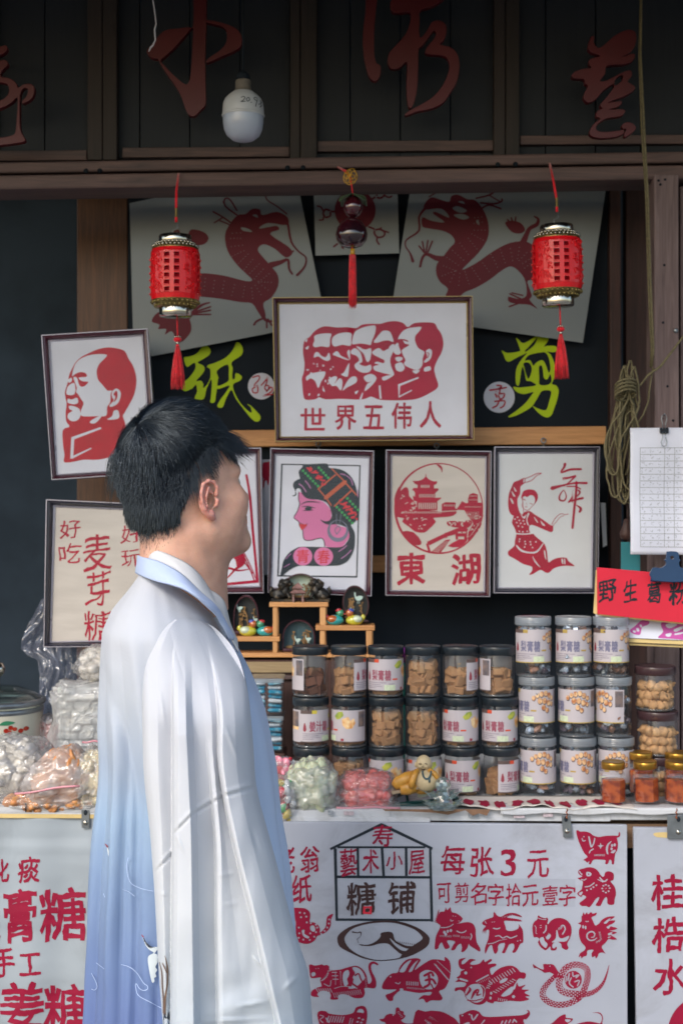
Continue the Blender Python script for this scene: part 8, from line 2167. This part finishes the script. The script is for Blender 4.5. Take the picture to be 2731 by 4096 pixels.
def bmap(px, py, off=0.0):
    """point on the robe body seen at (px, py)"""
    Y = BY - .15
    for _ in range(6):
        X = (px - CXP) * Y / FPX; z = CAM_Z - (py - CYP) * Y / FPX; y = CYP + (CAM_Z - z) * FPX / BY
        S_ = BY / FPX; L_, R_ = (itp(Lk, y) - CXP) * S_, (itp(Rk, y) - CXP) * S_
        u = max(-.999, min(.999, (X - (L_ + R_) / 2) / ((R_ - L_) / 2))); a = math.acos(u)
        Y = .5 * Y + .5 * (BY - math.sin(a) * (itp(Bk, y) + fold_body(a, y) + off))
    return Vector(((px - CXP) * Y / FPX, Y, CAM_Z - (py - CYP) * Y / FPX))

# front band of the robe, down the far right edge
q = MB()
def fb(u, v):
    y = 2545 + (5560 - 2545) * v; w = float(np.interp(y, [2545, 2700, 2865, 3057, 3300, 5600], [6, 34, 68, 95, 112, 130])); hw = (itp(Rk, y) - itp(Lk, y)) / 2
    a1 = math.acos(max(-1, 1 - (w + 40) / hw)) if y > 2700 else math.acos(1 - w / hw)
    return body_pt(a1 + (R(-22) - a1) * u, y, .0045)
q.grid(fb, 26, 120)
o = mesh_obj('front_band', q, blue_m, person); so = o.modifiers.new('s', 'SOLIDIFY'); so.thickness = .003

# sleeve on the near side
SY = 2.135
SL = [(2478, 700), (2500, 665), (2534, 640), (2600, 606), (2674, 576), (2800, 568), (3100, 574), (3319, 600), (3574, 619), (3829, 632), (4096, 650), (4400, 670), (4560, 700)]
SR = [(2478, 800), (2489, 820), (2508, 861), (2559, 912), (2610, 950), (2674, 974), (2738, 989), (2833, 1001), (2993, 1015), (3150, 1022), (3255, 1052), (3415, 1097), (3638, 1155), (3765, 1190), (3842, 1225), (3937, 1243), (4046, 1244), (4200, 1262), (4400, 1290), (4560, 1300)]
F1 = [(2478, 720), (2600, 695), (2674, 692), (3000, 692), (3319, 692), (3829, 688), (4560, 680)]
F2 = [(2478, 750), (2600, 740), (2900, 745), (3319, 765), (4096, 775), (4560, 780)]
F3 = [(2478, 760), (2560, 780), (2700, 800), (2900, 822), (3200, 850), (3400, 866), (3700, 866), (4096, 872), (4560, 880)]
F4 = [(2478, 785), (2559, 830), (2700, 860), (2900, 880), (3000, 868), (3185, 893), (3446, 950), (3700, 1015), (3900, 1060), (4096, 1108), (4560, 1200)]
def sleeve_off(px, y):
    g = min(1, max(0, (y - 2520) / 420)) ** 1.1
    l, r, a, b, c, d = (itp(k, y) for k in (SL, SR, F1, F2, F3, F4))
    c = min(c, d - 14)
    gc = max(0, min(1, (y - 2950) / 400))
    keys = [(l, -.004), (l + 10, .006), ((l + a) / 2, .004), (a - 5, -.010), (a + 4, .024), (a + 22, .030), (b, .028), (b + 26, .006), (c - 6, .004 - .016 * gc), (c + 4, .004 + .006 * gc), (c + 20, .004 + .009 * gc), ((c + d) / 2, .004), (d - 5, -.004), (d + 5, .026), (d + 16, .030), ((d + r) / 2, .022), (r - 14, .006), (r, -.010)]
    xs = [k[0] for k in keys]; 
    for i in range(1, len(xs)): xs[i] = max(xs[i], xs[i - 1] + 1)
    v = float(np.interp(px, xs, [k[1] for k in keys])) * g * 1.3
    # seam across the sleeve
    ys = float(np.interp(px, [600, 612, 689, 692, 772, 893, 1017, 1060], [3520, 3497, 3414, 3338, 3255, 3185, 3150, 3142]))
    v -= .0035 * math.exp(-((y - ys) / 6.0) ** 2) - .0022 * math.exp(-((y - ys + 14) / 9.0) ** 2)
    for x0, y0, x1, y1, am, wd in ((1011, 3823, 1053, 3871, .004, 6), (940, 4027, 1091, 4001, .004, 7), (800, 4088, 1110, 4071, .004, 7), (848, 3504, 950, 3491, .002, 6), (890, 3620, 960, 3612, .0015, 6), (619, 3577, 683, 3572, .002, 5), (700, 3330, 742, 3420, .002, 7), (1130, 3960, 1200, 3900, .003, 9), (1000, 3300, 1040, 3420, -.002, 10), (900, 2900, 960, 3060, .002, 9), (640, 2760, 660, 2900, .0022, 9)):
        if y0 - 40 < y < y1 + 40 or y1 - 40 < y < y0 + 40:
            dx, dy = x1 - x0, y1 - y0; t_ = max(0, min(1, ((px - x0) * dx + (y - y0) * dy) / (dx * dx + dy * dy))); dd = math.hypot(px - x0 - t_ * dx, y - y0 - t_ * dy); v += am * math.exp(-(dd / wd) ** 2) * math.sin(math.pi * min(.97, t_ + .03))
    # soft wrinkles
    v += .0032 * noise.noise(Vector((px * .012, y * .0045, 2))) + .0006 * noise.noise(Vector((px * .03, y * .006, 4)))
    k = max(0, min(1, (y - 3850) / 200)); v += k * .004 * math.sin((y + px * .35) * .035) * math.exp(-((px - 950) / 160) ** 2)
    return v
def sleeve_pt(u, v):
    # u 0..0.62 front face left to right, the rest is the back face
    y = 2478 + (4560 - 2478) * v ** 1.15
    l, r = itp(SL, y), itp(SR, y)
    th = .035 + .035 * min(1, (y - 2478) / 1200)
    if u <= .62:
        t = u / .62; px = l + (r - l) * t; e = math.sqrt(max(0, 1 - (2 * t - 1) ** 2)) 
        Y = SY + .02 - th * e ** .8 - sleeve_off(px, y) * min(1, e * 2.2)
    else:
        t = 1 - (u - .62) / .38; px = l + (r - l) * t; e = math.sqrt(max(0, 1 - (2 * t - 1) ** 2)); Y = SY + .02 + .05 * e
    # the cloth leaves the shoulder gradually
    k = min(1, max(0, (y - 2478) / 430)); k = k * k * (3 - 2 * k)
    if k < 1 and u <= .62:
        yb = bmap(px, y).y; Y = (yb + .006 - .010 * min(1, e * 1.6)) * (1 - k) + Y * k
    elif k < 1: Y = BY - .10 * (1 - k) - .0 + (Y - BY) * k
    return P(px, y, Y)
q = MB(); q.grid(sleeve_pt, 300, 260, True)
o = mesh_obj('sleeve', q, sleeve_m, person)
# far sleeve, mostly hidden
q = MB(); q.grid(lambda u, v: Vector((-.275 + .075 * math.cos(6.2832 * u) * (.6 + v * .5) - .01 * v, BY + .16 + .04 * math.sin(6.2832 * u), 1.30 - .74 * v)), 40, 30, True); mesh_obj('sleeve', q, sleeve_m, person)
# collars: rings round the neck that run down the front
def band(name, top, bot, m, th=.003, sub=6):
    T_ = smooth_loop(top, sub, False); B_ = smooth_loop(bot, sub, False)
    q = MB()
    def g(u, v):
        i = u * (len(T_) - 1); k = min(int(i), len(T_) - 2); f = i - k
        a = [T_[k][d] + (T_[k + 1][d] - T_[k][d]) * f for d in range(3)]; i = u * (len(B_) - 1); k = min(int(i), len(B_) - 2); f = i - k
        b = [B_[k][d] + (B_[k + 1][d] - B_[k][d]) * f for d in range(3)]
        x, y, Y = (a[d] + (b[d] - a[d]) * v for d in range(3)); Y -= .006 * math.sin(math.pi * v) + .0015 * noise.noise(Vector((u * 12, v * 3, 1)))
        return P(x, y, Y)
    q.grid(g, 90, 10); o = mesh_obj(name, q, m, person); so = o.modifiers.new('s', 'SOLIDIFY'); so.thickness = th; return o
band('inner_collar', [(760, 2262, 2.47), (680, 2215, 2.46), (610, 2192, 2.43), (592, 2194, 2.38), (612, 2202, 2.315), (650, 2212, 2.285), (700, 2234, 2.27), (746, 2258, 2.265), (784, 2290, 2.268), (812, 2325, 2.28), (836, 2362, 2.29), (862, 2378, 2.30), (888, 2402, 2.305), (902, 2440, 2.31), (916, 2495, 2.315), (944, 2560, 2.32)],
     [(770, 2330, 2.50), (670, 2280, 2.49), (600, 2248, 2.45), (580, 2240, 2.38), (600, 2245, 2.30), (655, 2268, 2.265), (715, 2304, 2.245), (760, 2345, 2.235), (805, 2385, 2.235), (850, 2422, 2.245), (870, 2440, 2.25), (884, 2455, 2.26), (900, 2480, 2.27), (912, 2520, 2.28), (925, 2560, 2.285), (950, 2610, 2.29)], white_m)
collar_m = cloth_mat('outer_collar_cloth', [(.05, '#b4c4e0'), (1.3, '#b6c5e0'), (1.5, '#adbdde')])
band('outer_collar', [(780, 2320, 2.52), (670, 2262, 2.51), (590, 2232, 2.46), (560, 2222, 2.38), (585, 2234, 2.29), (648, 2256, 2.25), (708, 2291, 2.225), (746, 2323, 2.215), (797, 2374, 2.215), (845, 2414, 2.225), (868, 2440, 2.24), (888, 2472, 2.255), (908, 2510, 2.27), (928, 2548, 2.285)],
     [(790, 2390, 2.54), (670, 2340, 2.53), (580, 2312, 2.47), (550, 2292, 2.38), (572, 2304, 2.275), (632, 2328, 2.225), (683, 2342, 2.195), (734, 2360, 2.185), (785, 2392, 2.185), (828, 2430, 2.20), (858, 2458, 2.22), (882, 2488, 2.24), (905, 2522, 2.255), (930, 2556, 2.28)], collar_m, .004)

# printed cranes, waves and reeds on the robe
def robe_print(name, m, loops, cuts=(), off=.0030):
    lp = [p for l in loops for p in l]; gx = [(x_, y_) for x_ in np.arange(min(p[0] for p in lp), max(p[0] for p in lp), 5) for y_ in np.arange(min(p[1] for p in lp), max(p[1] for p in lp), 8)]
    V_, T_ = fill(loops, cuts, grid=gx); q = MB()
    q.add([bmap(v[0], v[1], off) for v in V_], [tuple(f[::-1]) for f in T_]); return mesh_obj(name, q, m, person)
M['wave'] = mat('pale_print_line', '#a9bce0', .6); M['craneW'] = mat('crane_white_print', '#cfd8dc', .6); M['craneB'] = mat('crane_black_print', '#2c3442', .6); M['craneR'] = mat('crane_red_print', '#8a2c38', .6); M['reed'] = mat('reed_brown_print', '#6a5446', .6)
K3 = (300, 3000, 1.568); A3 = aff(*K3)
def S3(s, w): return sk(*K3)(s, w, 9)
for s, w in (('335,675 325,730 335,800 360,842 420,870 490,885', 3), ('220,850 260,868 330,885 375,918', 3), ('180,900 200,950 230,980 245,965 235,930 260,950 275,975 262,995 235,998', 3), ('215,1295 260,1335 340,1360 390,1400 430,1460 455,1480 455,1500 430,1508 405,1495 385,1465 382,1490 400,1540 470,1580 545,1620', 3.5), ('135,1335 180,1370 210,1400 215,1360 240,1420 238,1465 218,1475', 3), ('105,1400 130,1450 140,1485 125,1505 105,1500', 3)):
    robe_print('wave_line', M['wave'], [S3(s, w)])
robe_print('crane', M['craneW'], [A3('203,605 215,640 222,670 238,685 228,712 218,690 208,650')]); robe_print('crane_head', M['craneR'], [S3('190,588 200,600 206,612', (2, 8, 4))], off=.003); robe_print('crane_leg', M['craneB'], [S3('218,712 219,760 220,840', 2.5)])
robe_print('crane', M['craneW'], [A3('425,1175 440,1205 465,1235 515,1235 520,1250 500,1275 518,1285 520,1330 505,1360 518,1380 505,1400 512,1420 498,1430 500,1450 485,1458 470,1400 458,1320 465,1290 495,1272 470,1255 445,1225')]); robe_print('crane_neck', M['craneB'], [S3('432,1180 445,1210 470,1235 500,1240', (6, 12, 14, 6))], off=.003); robe_print('crane_head', M['craneR'], [S3('418,1158 426,1168 432,1175', (2, 7, 5))], off=.0032)
def sprint(name, m, loops, off=.002):
    V_, T_ = fill(loops); q = MB(); vs = []
    for v in V_:
        y = v[1]; l, r = itp(SL, y), itp(SR, y); t = (v[0] - l) / (r - l); e = math.sqrt(max(0, 1 - (2 * t - 1) ** 2)); th = .035 + .035 * min(1, (y - 2478) / 1200)
        vs.append(P(v[0], v[1], SY + .02 - th * e ** .8 - sleeve_off(v[0], y) * min(1, e * 2.2) - off))
    q.add(vs, [tuple(f[::-1]) for f in T_]); return mesh_obj(name, q, m, person)
sprint('reed', M['reed'], [S3(s, w) for s, w in (('562,1660 566,1560 580,1470 582,1380 575,1330 565,1290', (14, 12, 12, 12, 8, 3)), ('556,1650 555,1560 548,1480 545,1400 530,1330', (10, 8, 8, 7, 3)), ('578,1400 560,1360 548,1335', (6, 7, 3)))])
sprint('reed_leaf', M['craneB'], [A3('555,1719 560,1650 575,1680 595,1640 590,1719')], off=.0025)
# shoes
for s in (1, -1):
    q = MB(); c = Vector((-.25 + .03 * s, BY - .09 * s, 0)); q.lathe([(.035, 0), (.046, .012), (.045, .035), (.036, .06), (.03, .09)], 20, c, sx=1.4, sy=.9); q.blob(c + Vector((.085, .012, .03)), (.075, .042, .03), 16, 10); mesh_obj('shoe', q, M['ink'], person)
# ================================================================ sub-parts hang under the part they sit on
SUB = {'relief_scrolls': 'drum', 'sill_strips': 'drum', 'beads': 'shoulder', 'bead_cap': 'tassel', 'beak': 'head', 'crest': 'head', 'face_lines': 'head', 'hair_strands': 'hair',
       'screw': 'strap', 'hole': 'strap', 'wave_line': 'robe', 'crane': 'robe', 'crane_head': 'robe', 'crane_leg': 'robe', 'crane_neck': 'robe', 'reed': 'sleeve', 'reed_leaf': 'sleeve',
       'cherries_print': 'body', 'leaf_print': 'body', 'knob': 'lid', 'wire_handle': 'clip_body', 'table_lines': 'sheet', 'pencil_entries': 'sheet', 'gold_wrap': 'cord', 'bird': 'carving',
       'eyebrows': 'body', 'eye': 'body', 'lips': 'face', 'bead_dots': 'hair', 'petal_marks': 'hair', 'scarf_straps': 'hair', 'badge_character': 'badge', 'whiskers_and_claws': 'paper_cut', 'flame_marks': 'paper_cut',
       'mane_bristles': 'panel', 'fringe_marks': 'oval_emblem', 'stain_strip': 'top'}
def base_name(o): return o.name.split('.')[0]
for root in [o for o in list(bpy.data.objects) if o.parent is None and o.children]:
    kids = list(root.children)
    for i, k in enumerate(kids):
        want = SUB.get(base_name(k))
        if not want: continue
        c = [p for p in kids if base_name(p) == want and p is not k]
        if c:
            # the nearest one of that name
            kc = sum((Vector(b) for b in k.bound_box), Vector()) / 8
            p = min(c, key=lambda p: (sum((Vector(b) for b in p.bound_box), Vector()) / 8 - kc).length)
            k.parent = p
